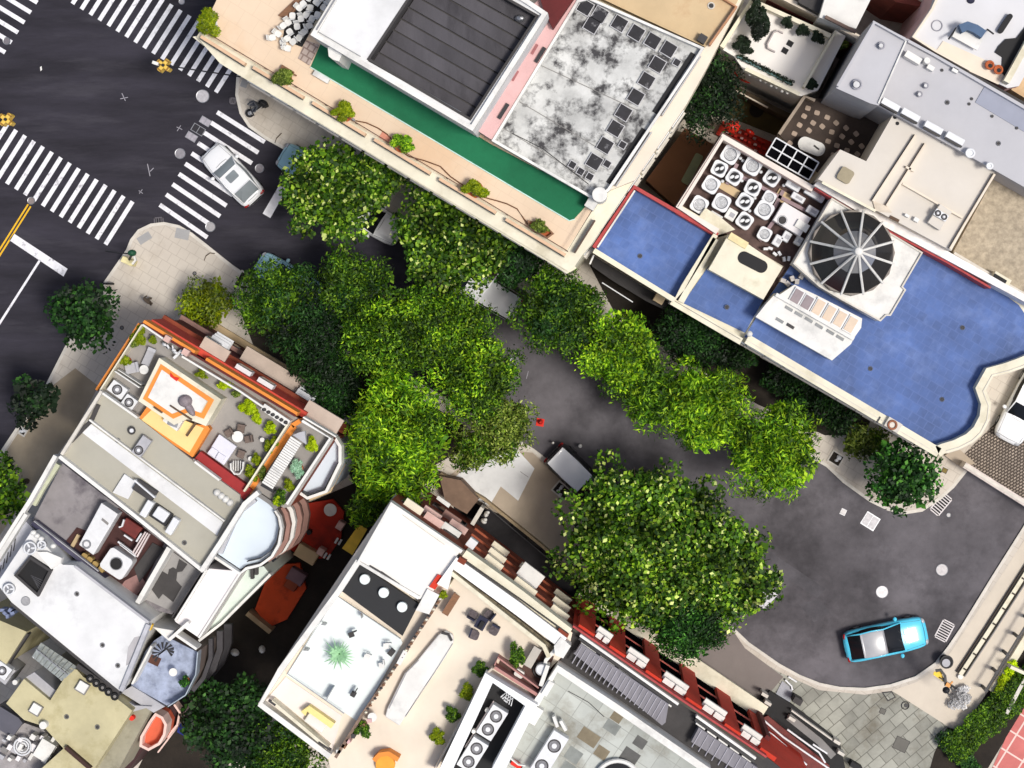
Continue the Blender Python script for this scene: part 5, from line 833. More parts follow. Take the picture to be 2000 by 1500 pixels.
t = thing('roof_fan', 'round fan at the left tip of the big white roof', 'roof fan', W(21, 1149, 12.26)); rfan(t, 21, 1149, 10, 12.26)
t = thing('roof_hatch', 'grey round hatch set flush in the white roof', 'hatch', W(50, 1174, 12.26)); MB().pcyl(50, 1174, 8, 12.34, 12.2, 24).build('lid', M('hatch_grey', (150, 150, 152), .6, .3, 5), t); MB().tor(W(50, 1174, 12.3), .22, .03).build('rim', steel, t)
for x, y, w in ((65, 1040, 5), (72, 1046, 5), (80, 1052, 4), (104, 1066, 6)): P('pipe_elbow', white, Ww, lambda m: m.ell(W(x, y, 12.5), .16, .14, .2))
# blue terrace with spiral stair
S_ = B('blue_grey_terrace', 'blue grey mottled tiled terrace with a spiral stair', 325, 1310); sp = [(338, 1250), (386, 1274), (380, 1318), (360, 1358), (326, 1378), (256, 1338), (284, 1272), (300, 1252), (318, 1240)]
P('wall', M('taupe', (0, 0, 0)), S_, lambda m: m.prism(sp, 10, 0)); P('floor', btile, S_, lambda m: m.prism(sp, 10.06, 9.9)); P('white_rail', white, S_, lambda m: m.path([(296, 1262), (258, 1336)], 4, 11.2, 10).path([(340, 1238), (384, 1268)], 5, 11.2, 10).path([(368, 1216), (330, 1250)], 6, 11.4, 10)); P('white_corner', white, S_, lambda m: m.prism([(300, 1225), (340, 1232), (330, 1252), (296, 1222)], 11, 0)); P('orange_box', M('yellow_panel', (0, 0, 0)), S_, lambda m: m.box(290, 1224, 12, 12, 20, 11.3, 10.9)); P('lower_walk', lgrey, S_, lambda m: m.prism([(258, 1340), (322, 1380), (300, 1392), (236, 1352)], 10.2, 0)); P('glass_rail', M('clear_grey', (160, 170, 180), .2), S_, lambda m: m.path([(386, 1274), (382, 1318), (362, 1358), (328, 1380)], 2, 10.9, 10))
for k, h in enumerate((7.6, 5.0, 2.6)): P('curved_balcony', M('black_balcony', (60, 58, 62), .6, .3), S_, lambda m: m.path([(394, 1262), (394, 1300), (380, 1340), (358, 1366)], 8+4*k, h, h-.5, hp=10))
t = thing('spiral_stair', 'black spiral staircase at the edge of the blue grey terrace', 'spiral stair', W(326, 1266, 10)); c = W(326, 1266, 10); MB().cyl(c, .05, 12, 10, 8).build('pole', blackm, t)
for k in range(11): a = k*.5-1; MB().add([(c[0], c[1], 10.2+k*.15), (c[0]+.5*math.cos(a), c[1]+.5*math.sin(a), 10.2+k*.15), (c[0]+.5*math.cos(a+.3), c[1]+.5*math.sin(a+.3), 10.2+k*.15)], [(0, 1, 2)]).build('tread', blackm, t)
t = thing('doormat', 'brown square mat below the spiral staircase', 'mat', W(302, 1290, 10.06)); MB().box(302, 1290, 21, 17, 25, 10.1, 10.05).build('mat', M('brown_mat', (84, 54, 44), .9, .2), t); rtable(338, 1313, 8, 10.06, 'small white round table in the middle of the blue grey tiles'); shrub(363, 1330, 10, 10, 'deep', 'bright green shrub on the rim of the blue grey terrace', cat='shrub', pot=terra)
# yellow roofs
Yy = B('pale_yellow_roof', 'pale yellow flat roof with white hatches and grey gutters', 140, 1420); yp = [(98, 1368), (138, 1305), (150, 1308), (162, 1322), (230, 1366), (258, 1388), (172, 1520), (60, 1520), (124, 1462), (84, 1418), (47, 1406), (12, 1374), (47, 1326), (96, 1367)]
P('wall', yellow, Yy, lambda m: m.prism(yp, 11.2, 0)); P('roof', yellow, Yy, lambda m: m.prism(yp, 11.26, 11.1)); P('grey_slab', lgrey, Yy, lambda m: m.prism([(50, 1323), (67, 1313), (110, 1350), (98, 1367)], 10.8, 0)); P('side_strip', M('moss_grey', (150, 146, 128), .9, .2, .8, dirt=.5, dirtc=(96, 90, 66)), Yy, lambda m: m.prism([(260, 1388), (300, 1378), (222, 1520), (174, 1520)], 9.6, 0)); P('walkway', lgrey, Yy, lambda m: m.prism([(232, 1360), (262, 1378), (296, 1380), (260, 1390)], 10.4, 0)); P('brown_bar', M('brown_bar', (60, 36, 30), .7), Yy, lambda m: m.path([(127, 1460), (176, 1502)], 7, 11.6, 11.2)); P('gutter_row', dgrey, Yy, lambda m: m.path([(150, 1300), (232, 1358)], 9, 11.4, 10.6)); P('red_spot', redb, Yy, lambda m: m.pcyl(257, 1403, 5, 10, 9.6, 10))
for x, y, s in ((160, 1342, 23), (69, 1385, 22)): f = P('roof_hatch', grey, Yy, lambda m: m.box(x, y+1, s, s*.95, 31, 11.5, 11.2)); P('hatch_lid', white, f, lambda m: m.box(x, y, s-4, s-4, 31, 11.62, 11.45))
P('round_cap', white, Yy, lambda m: m.pcyl(84, 1417, 7.5, 11.7, 11.2)); P('round_cap', white, Yy, lambda m: m.pcyl(29, 1333, 5, 11, 10.2))
for k in range(5): x, y = 176+k*12, 1326+k*8.6; P('gutter_fan', black, Yy, lambda m: m.tor(W(x, y, 11.5), .16, .06)); P('fan_core', grey, Yy, lambda m: m.pcyl(x, y, 3, 11.5, 11.3))
t = thing('glass_canopy', 'crinkled clear canopy between the yellow roof and the white roof', 'canopy', W(108, 1290, 10.5)); cg = M('cloudy_glass', (176, 182, 178), .2, .25, 4, .6, spec=.7)
for k in range(8):
    q = lambda f, g: (62+18*g+f*60+0*g+ (f*30*g)*.4, 1283-28*g+f*48); f0, f1 = k/8, (k+.92)/8; MB().add([W(*q(f0, 0), 11.0), W(*q(f1, 0), 11.15), W(*q(f1, .55), 11.5), W(*q(f0, .55), 11.35)], [(0, 1, 2, 3)]).build('pane', cg, t); MB().add([W(*q(f0, .57), 11.35), W(*q(f1, .57), 11.5), W(*q(f1, 1), 11.1), W(*q(f0, 1), 11.0)], [(0, 1, 2, 3)]).build('pane', cg, t)
MB().path([(70, 1268), (132, 1318)], 2, 11.5, 11.3).build('ridge', steel, t)
for x, y in ((66, 1284), (120, 1328)): MB().tube([W(x, y, 6), W(x, y, 11.1)], .05).build('post', steel, t)
Y2 = B('small_yellow_roof', 'smaller yellow roof cut by the left edge of the photo', 10, 1250); P('roof', yellow, Y2, lambda m: m.prism([(-40, 1195), (0, 1212), (52, 1234), (12, 1297), (-40, 1290)], 10.5, 0)); P('gutter', dgrey, Y2, lambda m: m.path([(54, 1238), (14, 1298)], 4, 10.2, 9.6)); P('pipe_jumble', M('blue_jumble', (112, 122, 150), .7, .5, 4), Y2, lambda m: [m.box(4+k*5, 1192+(k % 3)*6, 8, 6, k*40, 11.3+.1*k, 10.5) for k in range(5)])
t = thing('air_conditioner', 'white fan unit at the left edge below the small yellow roof', 'air conditioner', W(4, 1310, 8)); acunit(t, 4, 1310, 30, 26, 36, 10, .7, [(0, 8)]); MB().box(4, 1312, 40, 34, 36, 10, 8).build('plinth', lgrey, t)
J = B('cluttered_roof', 'cluttered grey roof of ducts and boxes in the bottom left corner', 50, 1460); P('roof', M('clutter', (150, 146, 146), .85, .25, 1.2, .4, dirt=.6, dirtc=(80, 76, 78), dscale=1), J, lambda m: m.prism([(-30, 1395), (0, 1400), (25, 1430), (48, 1412), (84, 1425), (122, 1466), (160, 1520), (-30, 1520)], 9.6, 0)); P('dark_slab', M('slate_dark', (86, 86, 96), .6, .1), J, lambda m: m.prism([(0, 1380), (36, 1402), (44, 1412), (24, 1440), (-20, 1415)], 9.9, 9.5))
for k in range(34): x, y = r_.uniform(0, 125), r_.uniform(1440, 1500); 
for k in range(30):
    x = 6+(k % 10)*11+r_.uniform(-4, 4); y = 1442+(k//10)*20+r_.uniform(-5, 5)
    if (x-60)*.8+1405 < y: P('roof_box', (lgrey, white, grey, M('pinkish_white', (0, 0, 0)))[k % 4], J, lambda m: m.box(x, y, r_.uniform(6, 16), r_.uniform(4, 10), 31+90*(k % 2), 9.7+r_.uniform(.1, .7), 9.6))
P('white_hatch', white, J, lambda m: m.box(86, 1466, 30, 38, 31, 10.6, 9.6)); P('white_hatch', white, J, lambda m: m.box(120, 1478, 18, 12, 31, 10.4, 9.6))
for k in range(3): P('duct_bend', metal, J, lambda m: m.tor(W(44, 1458, 10.1+.1*k), .2+.13*k, .05))
# orange half round balcony
Ob = B('orange_balcony', 'salmon floored half round balcony with a white rim', 305, 1430, 'balcony'); ob = [(303, 1392), (318, 1400), (326, 1415), (323, 1436), (312, 1455), (290, 1467), (272, 1458), (274, 1438), (290, 1410)]
P('floor', salmon, Ob, lambda m: m.prism(ob, 8, 6)); P('rim', M('rose_white', (226, 196, 186), .7), Ob, lambda m: m.ring(ob, 5, 8.7, 7.4)); P('dark_balcony', M('dark_balcony', (60, 34, 36), .7), Ob, lambda m: m.prism([(330, 1380), (345, 1378), (352, 1395), (345, 1420), (322, 1440), (320, 1400)], 5.6, 5.2)); P('dark_rim', M('rose_white', (0, 0, 0)), Ob, lambda m: m.path([(340, 1376), (351, 1392), (346, 1416), (326, 1440)], 4, 6.2, 5.2).path([(362, 1355), (376, 1366), (342, 1425), (308, 1470)], 2.5, 4, 3.6)); P('side_wall', M('dark_balcony', (0, 0, 0)), Ob, lambda m: m.prism([(300, 1392), (272, 1436), (226, 1520), (240, 1520), (290, 1450)], 5, 0))
t = thing('blue_canopy', 'blue cloth canopy glimpsed in the dark gap beside the lower trees', 'canopy', W(362, 1420, 3)); MB().prism([(352, 1402), (372, 1408), (376, 1424), (360, 1438), (346, 1430)], 3.2, 3.1).build('cloth', M('royal_blue', (36, 56, 150), .7, .1), t); MB().tube([W(362, 1420, .13), W(362, 1420, 3.1)], .04).build('pole', steel, t)
# red courtyard between
struct(MB().sheet([(560, 1000), (700, 940), (760, 985), (640, 1250), (520, 1420), (420, 1520), (260, 1520), (330, 1380), (500, 1120)], .15).build('courtyard_ground', darkf))
Rc = B('red_courtyard', 'red surfaced courtyard deck between the round tower and the white roofs', 610, 1060, 'deck'); P('deck', soilred, Rc, lambda m: m.prism([(590, 985), (650, 975), (672, 1000), (666, 1050), (640, 1090), (600, 1092), (560, 1070)], .5, .13)); P('deck', M('orange_deck', (200, 72, 30), .8, .25, .4, .2, dirt=.7, dirtc=(90, 26, 14), dscale=.6), Rc, lambda m: m.prism([(530, 1105), (585, 1100), (598, 1150), (560, 1210), (525, 1225), (498, 1190)], .6, .13)); P('dark_post', black, Rc, lambda m: m.pcyl(603, 1040, 5, 1, .5)); P('edge_wall', M('concrete_edge', (150, 130, 104), .9, .2), Rc, lambda m: m.path([(482, 1198), (528, 1235)], 9, 1.6, .13))
for x, y, l, w, a, c, n in ((598, 1083, 44, 26, 31, tan, 'beige'), (626, 1078, 14, 15, 31, M('rose_stone', (0, 0, 0)), 'small pink'), (664, 1027, 14, 17, 31, M('rose_stone', (0, 0, 0)), 'upper pink'), (578, 1127, 34, 26, 31, M('mauve_box', (112, 88, 96), .8), 'mauve'), (568, 1143, 24, 18, 31, brick, 'brown')):
    t = thing('garden_box', f'{n} flat topped box beside the red courtyard deck', 'box', W(x, y, .5)); MB().box(x, y, l, w, a, 1.4, .5).build('body', c, t, bev=.03); MB().box(x, y, l*.9, w*.86, a, 1.46, 1.4).build('lid', c, t)
for x, y, l in ((638, 1085, 'lower'), (660, 1056, 'upper')): t = thing('white_stool', f'{l} white slatted stool at the rim of the red deck', 'stool', W(x, y, .2)); MB().box(x-3, y, 4, 12, 31, .8, .7).build('slat', white, t); MB().box(x+4, y+3, 4, 12, 31, .8, .7).build('slat', white, t); MB().box(x, y+1, 12, 4, 31, .7, .2).build('base', dgrey, t)
t = thing('yellow_canopy', 'yellow canopy roof panel leaning out beside the white building corner', 'canopy', W(692, 1055, 5)); MB().prism([(702, 1023), (717, 1034), (688, 1084), (668, 1071)], 5.2, 5).build('panel', gold, t)
for x, y in ((702, 1030), (680, 1072)): MB().tube([W(x, y, .13), W(x, y, 5)], .05).build('post', steel, t)
for x, y, r, l in ((459, 1274, 9, 'large white rock in the dark garden'), (512, 1268, 8, 'round white rock in the dark garden'), (424, 1270, 5, 'small white rock at the foot of the curved balconies'), (404, 1293, 6, 'second small white rock by the curved balconies')): t = thing('garden_rock', l, 'rock', W(x, y, .15)); MB().ell(W(x, y, .3), r*px(.3), r*px(.3)*.8, .4, 9, 5, True, r).build('rock', white, t)
# ---------------------------------------------------------------- white terrace building (bottom middle)
r_ = random.Random(11)
Cc = B('white_terrace_building', 'white and cream terraced building with three round white roof lamps and a sun terrace', 850, 1250)
cp = [(764, 977), (903, 1072), (1118, 1236), (1112, 1262), (1098, 1282), (1080, 1300), (1062, 1322), (1052, 1366), (960, 1540), (655, 1540), (640, 1478), (504, 1374), (547, 1300), (680, 1100)]
P('wall', brick, Cc, lambda m: m.prism(cp, 12.0, 0)); P('terrace_floor', beige2, Cc, lambda m: m.prism(cp, 12.06, 11.9))
P('upper_roof', M('white_roof2', (228, 226, 222), .75, .05, .5, .15), Cc, lambda m: m.prism([(764, 980), (900, 1075), (868, 1120), (838, 1168), (818, 1170), (702, 1095)], 12.8, 12)); P('roof_parapet', white, Cc, lambda m: m.path([(818, 1168), (700, 1098), (764, 984), (902, 1078)], 7, 13.1, 12.7)); P('roof_step', kerbm, Cc, lambda m: m.path([(792, 1000), (872, 1060)], 2, 12.9, 12.7).path([(786, 1006), (868, 1064)], 1, 12.88, 12.7))
P('black_roof', M('black_roof', (24, 26, 30), .6, .1), Cc, lambda m: m.prism([(699, 1100), (818, 1180), (786, 1242), (664, 1152)], 12.5, 12)); P('side_parapet', white, Cc, lambda m: m.path([(700, 1096), (662, 1154), (548, 1308), (508, 1376), (644, 1478)], 11, 13, 12)); P('white_box_wall', white, Cc, lambda m: m.prism([(835, 1150), (858, 1162), (838, 1200), (812, 1192)], 13, 12)); P('red_beam', redw, Cc, lambda m: m.prism([(855, 1122), (864, 1126), (850, 1152), (838, 1146)], 13, 12)); P('lamp_mount', dgrey, Cc, lambda m: m.path([(722, 1106), (742, 1118)], 4, 12.95, 12.8).path([(744, 1118), (790, 1150)], 4, 12.95, 12.8).path([(800, 1160), (815, 1168)], 4, 12.95, 12.8))
for k, (x, y) in enumerate(((712, 1132), (749, 1158), (785, 1186))):
    t = thing('roof_lamp', 'round white roof lamp, the %s of three on the black strip' % ('left', 'middle', 'right')[k], 'lamp', W(x, y, 12.5), 'round white lamps on the black roof'); MB().pcyl(x, y, 7, 12.6, 12.5).build('base', steel, t); MB().pcyl(x, y, 10.5, 12.85, 12.6, 22, 10).build('shade', mint, t, bev=.03)
P('pale_terrace', mint, Cc, lambda m: m.prism([(656, 1162), (782, 1246), (786, 1256), (700, 1410), (560, 1318)], 12.2, 12)); P('terrace_rail', steel, Cc, lambda m: m.path([(782, 1248), (658, 1164), (561, 1316), (672, 1394)], 1.4, 12.9, 12.8)); P('lower_strip', M('strip_cream', (228, 218, 212), .8, .06, .5), Cc, lambda m: m.prism([(558, 1322), (668, 1398), (648, 1470), (640, 1470), (512, 1376)], 12.14, 12)); P('strip_coping', cream, Cc, lambda m: m.path([(530, 1370), (640, 1462)], 6, 13.1, 12.1)); P('coping_gap', dgrey, Cc, lambda m: m.path([(524, 1368), (538, 1378)], 4, 13.15, 12.9).path([(622, 1450), (646, 1466)], 4, 13.15, 12.9))
for a in ([(627, 1220), (636, 1221)], [(592, 1270), (602, 1271)], [(706, 1208), (704, 1200)], [(636, 1368), (650, 1344)]): P('rail_bracket', steel, Cc, lambda m: m.path(a, 1.6, 12.95, 12.2))
P('bead_wall', M('brown_bead', (128, 108, 94), .9, .4, 3, .5), Cc, lambda m: m.path([(860, 1170), (795, 1268), (790, 1276), (706, 1398), (655, 1480)], 6, 12.9, 12)); P('bead_gap', white, Cc, lambda m: m.path([(792, 1272), (778, 1298)], 9, 13, 12)); 
for k in range(34): f = k/34; P('bead_stone', (cream, wood, dgrey)[k % 3], Cc, lambda m: m.ell(W(860-150*f+r_.uniform(-1, 1), 1170+228*f, 12.95), .09, .07, .06, 7, 4))
P('inner_parapet', cream, Cc, lambda m: m.path([(882, 1120), (998, 1212), (1062, 1262), (1072, 1284)], 8, 12.9, 12)); P('planting_strip', M('hedge_brown', (104, 96, 78), .9, .5, 4, .6), Cc, lambda m: m.path([(874, 1146), (892, 1122), (1006, 1206), (1084, 1268)], 4, 12.6, 12)); P('cornice', M('cornice_white', (236, 234, 230), .7, .03), Cc, lambda m: m.path([(864, 1146), (888, 1100), (1010, 1188), (1100, 1256)], 24, 13.2, 12)); P('cornice_line', dgrey, Cc, lambda m: m.path([(894, 1086), (1014, 1170), (1108, 1238)], 1.4, 13.0, 12.2)); P('lower_cornice', cream, Cc, lambda m: m.path([(906, 1082), (1014, 1160), (1112, 1236)], 18, 12.6, 11.4)); P('cornice_end', white, Cc, lambda m: m.prism([(1082, 1262), (1096, 1244), (1115, 1262), (1100, 1286), (1084, 1280)], 13.3, 12)); P('red_panel', brick, Cc, lambda m: m.box(902, 1096, 16, 10, 31, 13.22, 12.6).prism([(1092, 1226), (1111, 1240), (1106, 1250), (1088, 1236)], 13.05, 12))
P('corner_beam', white, Cc, lambda m: m.path([(1086, 1268), (1066, 1290), (1064, 1302)], 7, 12.8, 12)); P('stair_well', M('brown_well', (84, 62, 56), .9, .3), Cc, lambda m: m.prism([(1020, 1305), (1042, 1262), (1082, 1282), (1056, 1345), (1050, 1350), (972, 1302), (980, 1282)], 12.1, 11.9)); P('mauve_beam', M('mauve_beam', (176, 128, 122), .8, .1), Cc, lambda m: m.path([(966, 1300), (972, 1284), (1052, 1344)], 3, 13, 12).path([(966, 1304), (1050, 1358)], 6, 13.2, 12)); P('white_lip', white, Cc, lambda m: m.path([(1070, 1300), (1056, 1340)], 8, 13.2, 12))
fc = Fac((903, 1072), (1118, 1236), 12)
if fc.n.dot(Vector((1, 1))) < 0: fc.n = -fc.n
def fcb(n, m, *a): return fb(Cc, n, m, *a, f=fc)
for s0, s1 in ((1.3, 2.4), (3.3, 4.7), (5.8, 6.9)):
    for j, z in enumerate((9.6, 6.6, 3.6)):
        wide = (s0 == 3.3); e = fcb('balcony', M('balcony_cream', (226, 218, 194), .8, .08) if not wide or j != 1 else white, s0, s1, 0, .32+(.5 if wide and j == 1 else 0), z, z+.25); 
        w = fcb('balcony_door', metal, s0+.1, s1-.1, 0, .05, z+.5, z+2.4); m = MB(); fc.box(m, s0+.2, s1-.2, 0, .08, z+.6, z+2.3); m.build('pane', dark_glass, w)
for z in (10.9, 8.6, 5.4, 2.6): fcb('string_course', M('rust_band', (160, 84, 56), .8, .15), 0, 7.9, 0, .12, z, z+.18)
fcb('air_box', metal, .0, .5, .1, .6, 10.2, 10.8)
f2 = Fac((764, 977), (903, 1072), 12)
if f2.n.dot(Vector((1, 1))) < 0: f2.n = -f2.n
for s0, z, c in ((.6, 10.4, cream), (1.6, 8.6, M('rose_stone', (0, 0, 0))), (1.9, 10.2, M('rose_stone', (0, 0, 0))), (3.0, 9.8, white), (3.2, 7.0, M('rose_stone', (0, 0, 0))), (2.6, 5.4, M('mauve_ledge', (0, 0, 0)))): fb(Cc, 'ledge', c, s0, s0+1.1, 0, .4, z, z+.22, f=f2)
for s0 in (.4, 1.8, 3.2):
    for z in (8.9, 6, 3): w = fb(Cc, 'window', M('dark_frame', (60, 50, 50), .6), s0, s0+.9, 0, .08, z, z+1.3, f=f2); m = MB(); f2.box(m, s0+.1, s0+.8, 0, .1, z+.1, z+1.2); m.build('pane', dark_glass, w)
facade(Cc, (764, 977), (680, 1100), 12, 3, 3, 1.5, 3.4); facade(Cc, (680, 1100), (547, 1300), 12, 3, 5, 1.5, 3.4); facade(Cc, (504, 1374), (640, 1478), 12, 3, 4, 1.5, 3.4)
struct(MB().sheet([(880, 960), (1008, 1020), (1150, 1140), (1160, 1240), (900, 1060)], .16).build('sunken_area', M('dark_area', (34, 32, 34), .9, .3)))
Mw = B('moat_wall', 'low tan wall between the pavement and the dark sunken area', 1040, 1050, 'wall'); P('wall', M('tan_wall', (150, 132, 104), .85, .2), Mw, lambda m: m.path([(860, 925), (945, 975), (1060, 1068), (1140, 1140)], 5, .9, .1)); P('railing', blackm, Mw, lambda m: m.path([(945, 985), (1140, 1150)], 1.5, 1.4, 1.3))
for k in range(8): P('railing_post', blackm, Mw, lambda m: m.pcyl(945+k*27.8, 985+k*23.5, 1, 1.35, .1, 6))
P('porch', M('porch_brown', (120, 98, 82), .85, .2), Mw, lambda m: m.prism([(858, 930), (900, 938), (935, 975), (912, 1004), (870, 980)], 1.8, .1)); P('porch_roof', white, Mw, lambda m: m.prism([(856, 968), (880, 985), (876, 992), (852, 974)], 6, 5.8)); P('stone_bridge', kerbm, Mw, lambda m: m.path([(942, 992), (922, 1025)], 8, 2.6, .1))
for x, y, l in ((950, 1004, 'upper'), (945, 1018, 'lower')): t = thing('garden_statue', f'{l} small white figure beside the pale stone bridge', 'statue', W(x, y, .2)); MB().ell(W(x, y, .8), .2, .14, .5, 10, 6, rot=x).build('body', white, t, True); MB().ell(W(x+3, y-3, 1.35), .12, .1, .14, 8, 5).build('head', white, t, True)
# furniture on the sun terrace
t = thing('bench', 'brown wooden bench near the left corner of the sun terrace', 'bench', W(881, 1181, 12.06)); MB().box(881, 1181, 46, 13, -58, 12.5, 12.42).build('seat', wood, t); c, s = math.cos(rad(-58)), math.sin(rad(-58))
MB().box(881+s*6, 1181-c*6, 46, 2.5, -58, 12.9, 12.5).build('backrest', wood, t)
for q in (-18, 18): MB().box(881+c*q, 1181+s*q, 2, 12, -58, 12.42, 12.06).build('leg', blackm, t)
t = thing('dining_table', 'dark navy draped table in the middle of the sun terrace', 'table', W(940, 1217, 12.06)); MB().box(940, 1217, 26, 20, -60, 12.78, 12.72).build('tabletop', navy, t); MB().box(940, 1217, 12, 9, -60, 12.72, 12.06).build('pedestal', navy, t); MB().box(940, 1221, 15, 8, -60, 12.95, 12.78).build('centrepiece', black, t)
for x, y, a, l in ((923, 1202, 120, 'left'), (956, 1202, 40, 'upper right'), (926, 1240, 200, 'lower left'), (965, 1231, -60, 'lower right')):
    t = thing('dining_chair', f'{l} woven dark chair around the navy table', 'chair', W(x, y, 12.06), 'chairs around the navy table'); wv = M('woven', (92, 84, 86), .9, .4, 8); q = W(x, y, 12.5); MB().rbox(q[0], q[1], .52, .5, .14, 12.45, 12.52, 4, -rad(a)).build('seat', wv, t); MB().box(x+math.cos(rad(a))*8, y+math.sin(rad(a))*8, 3, 17, a, 12.95, 12.5).build('backrest', navy, t)
    for i, j in ((1, 1), (-1, 1), (1, -1), (-1, -1)): MB().pcyl(x+i*6, y+j*6, .8, 12.46, 12.06, 6).build('leg', blackm, t)
t = thing('covered_pergola', 'long tapering white cloth cover lying across the sun terrace', 'cloth cover', W(825, 1320, 12.06)); cv_ = [(856, 1240), (870, 1232), (884, 1240), (886, 1254), (870, 1284), (852, 1310), (825, 1348), (780, 1418), (752, 1400), (756, 1384), (790, 1315), (815, 1290)]
MB().prism(cv_, 12.5, 12.08).build('cloth', white, t, bev=.06); MB().path([(862, 1236), (876, 1240), (882, 1252)], 4, 12.75, 12.4).build('roller', dgrey, t)
for a in ([(818, 1290), (794, 1314), (760, 1384)], [(884, 1258), (850, 1312), (792, 1400)]): MB().path(a, 1, 12.56, 12.4).build('seam', steel, t)
rtable(727, 1401, 9, 12.06, 'small white round table near the topiary by the brown stone divider')
for k, (x, y) in enumerate(((939, 1305), (912, 1351), (885, 1394), (857, 1436))): shrub(x, y, 16, 12.06, 'yellow' if k % 2 else 'mid', '%s round clipped bush from the top along the white plant room wall' % ('first', 'second', 'third', 'fourth')[k], 'topiary', 'topiary balls along the plant room wall', pot=white, cat='topiary', n=900, top=1.1)
shrub(711, 1424, 15, 12.06, 'mid', 'round clipped bush beside the small white table', 'topiary', cat='topiary', n=800, pot=dgrey); shrub(1010, 1279, 15, 12.06, 'mid', 'tall green shrub beside the grey slab table on the sun terrace', cat='shrub', ry=26, n=1200, top=1.6); shrub(866, 1160, 8, 12.06, 'yellow', 'small green bush at the end of the red beam', cat='shrub')
t = thing('grey_slab_table', 'oblong grey topped table beside the tall green shrub', 'table', W(1040, 1283, 12.1)); MB().box(1040, 1284, 42, 17, -60, 12.9, 12.8).build('tabletop', M('slab_top', (176, 170, 160), .6, .1), t, bev=.02)
for q in (-1, 1): MB().box(1040+q*9, 1284-q*15, 3, 14, -60, 12.8, 12.1).build('leg', steel, t)
t = thing('water_tank', 'round white lidded tank in the brown stair well', 'tank', W(1057, 1308, 12.1)); MB().pcyl(1057, 1308, 11, 13, 12.1, 22).build('body', metal, t, bev=.03); MB().tor(W(1057, 1308, 13), .28, .03).build('lid_ring', steel, t); MB().tor(W(1057, 1308, 12.3), .42, .04).build('base_ring', dgrey, t)
t = thing('white_stool', 'small rounded white box seat beside the white tank', 'stool', W(1014, 1316, 12.1)); q = W(1014, 1316, 12.6); MB().rbox(q[0], q[1], .5, .38, .1, 12.2, 12.6, 4, -rad(31)).build('seat', white, t); MB().rbox(q[0], q[1], .4, .3, .08, 12.1, 12.2, 4, -rad(31)).build('base', grey, t)
t = thing('orange_sofa', 'orange sofa with a round yellow seat at the bottom edge', 'sofa', W(758, 1488, 12.06)); MB().pcyl(752, 1494, 19, 12.5, 12.1, 22).build('seat', M('amber', (226, 160, 60), .8, .1), t, bev=.04); MB().path([(730, 1486), (742, 1474), (758, 1472), (778, 1484)], 9, 12.95, 12.1).build('backrest', orange, t); MB().pcyl(752, 1494, 15, 12.12, 12.06).build('base', wood, t)
t = thing('yellow_sofa', 'pale yellow corner sofa with a white cushion on the lower strip', 'sofa', W(620, 1400, 12.14)); MB().path([(592, 1394), (602, 1384), (650, 1418)], 12, 12.75, 12.2).build('backrest', M('straw', (232, 214, 140), .8, .08), t, bev=.04); MB().box(616, 1412, 42, 20, 34, 12.55, 12.2).build('seat', white, t, bev=.05); MB().box(616, 1410, 36, 18, 34, 12.2, 12.14).build('base', grey, t)
t = thing('potted_palm', 'pale green palm rosette in the middle of the white terrace', 'palm', W(663, 1277, 12.2)); fr = MB(); c = Vector(W(663, 1277, 12.9))
for k in range(30): a = k*.2094*1.0+k; r0 = r_.uniform(.55, 1.0); u = Vector((math.cos(a), math.sin(a), 0)); v = Vector((-u.y, u.x, 0)); p = [c+v*.03, c+u*r0*.5+v*.05+Vector((0, 0, .25)), c+u*r0+Vector((0, 0, -.1)), c+u*r0*.5-v*.05+Vector((0, 0, .25)), c-v*.03]; fr.add([tuple(q) for q in p], [(0, 1, 3, 4), (1, 2, 3)])
fr.build('fronds', M('pale_frond', (150, 196, 150), .6, .2, 5), t); MB().pcyl(663, 1277, 6, 12.6, 12.2, 16, 7).build('pot', white, t); MB().tube([W(663, 1277, 12.5), W(663, 1277, 12.95)], .05).build('stem', M('stem_green', (50, 100, 50)), t)
for k, (x, y, c_, l) in enumerate(((754, 1262, white, 'upper'), (763, 1276, dgrey, 'dark'), (745, 1300, white, 'middle'), (690, 1356, dgrey, 'ringed'), (686, 1240, dgrey, 'small dark'), (716, 1284, white, 'pale'))):
    t = thing('patio_chair', f'{l} little chair on the white glassy terrace', 'chair', W(x, y, 12.2), 'patio chairs on the white terrace'); MB().box(x, y, 11, 10, 40*k, 12.6, 12.54).build('seat', c_, t); MB().box(x+4, y-5, 11, 2, 40*k, 12.95, 12.56).build('backrest', c_, t)
    for i, j in ((1, 1), (-1, 1), (1, -1), (-1, -1)): MB().pcyl(x+i*3.6, y+j*3.4, .7, 12.55, 12.2, 6).build('leg', steel, t)
for k in range(7): x, y = 664+k*9.5, 1468-k*10; P('terrace_clutter', (white, wood, pink, dgrey)[k % 4], Cc, lambda m: m.box(x+r_.uniform(-4, 4), y, 9, 7, 30*k, 12.9, 12.1))
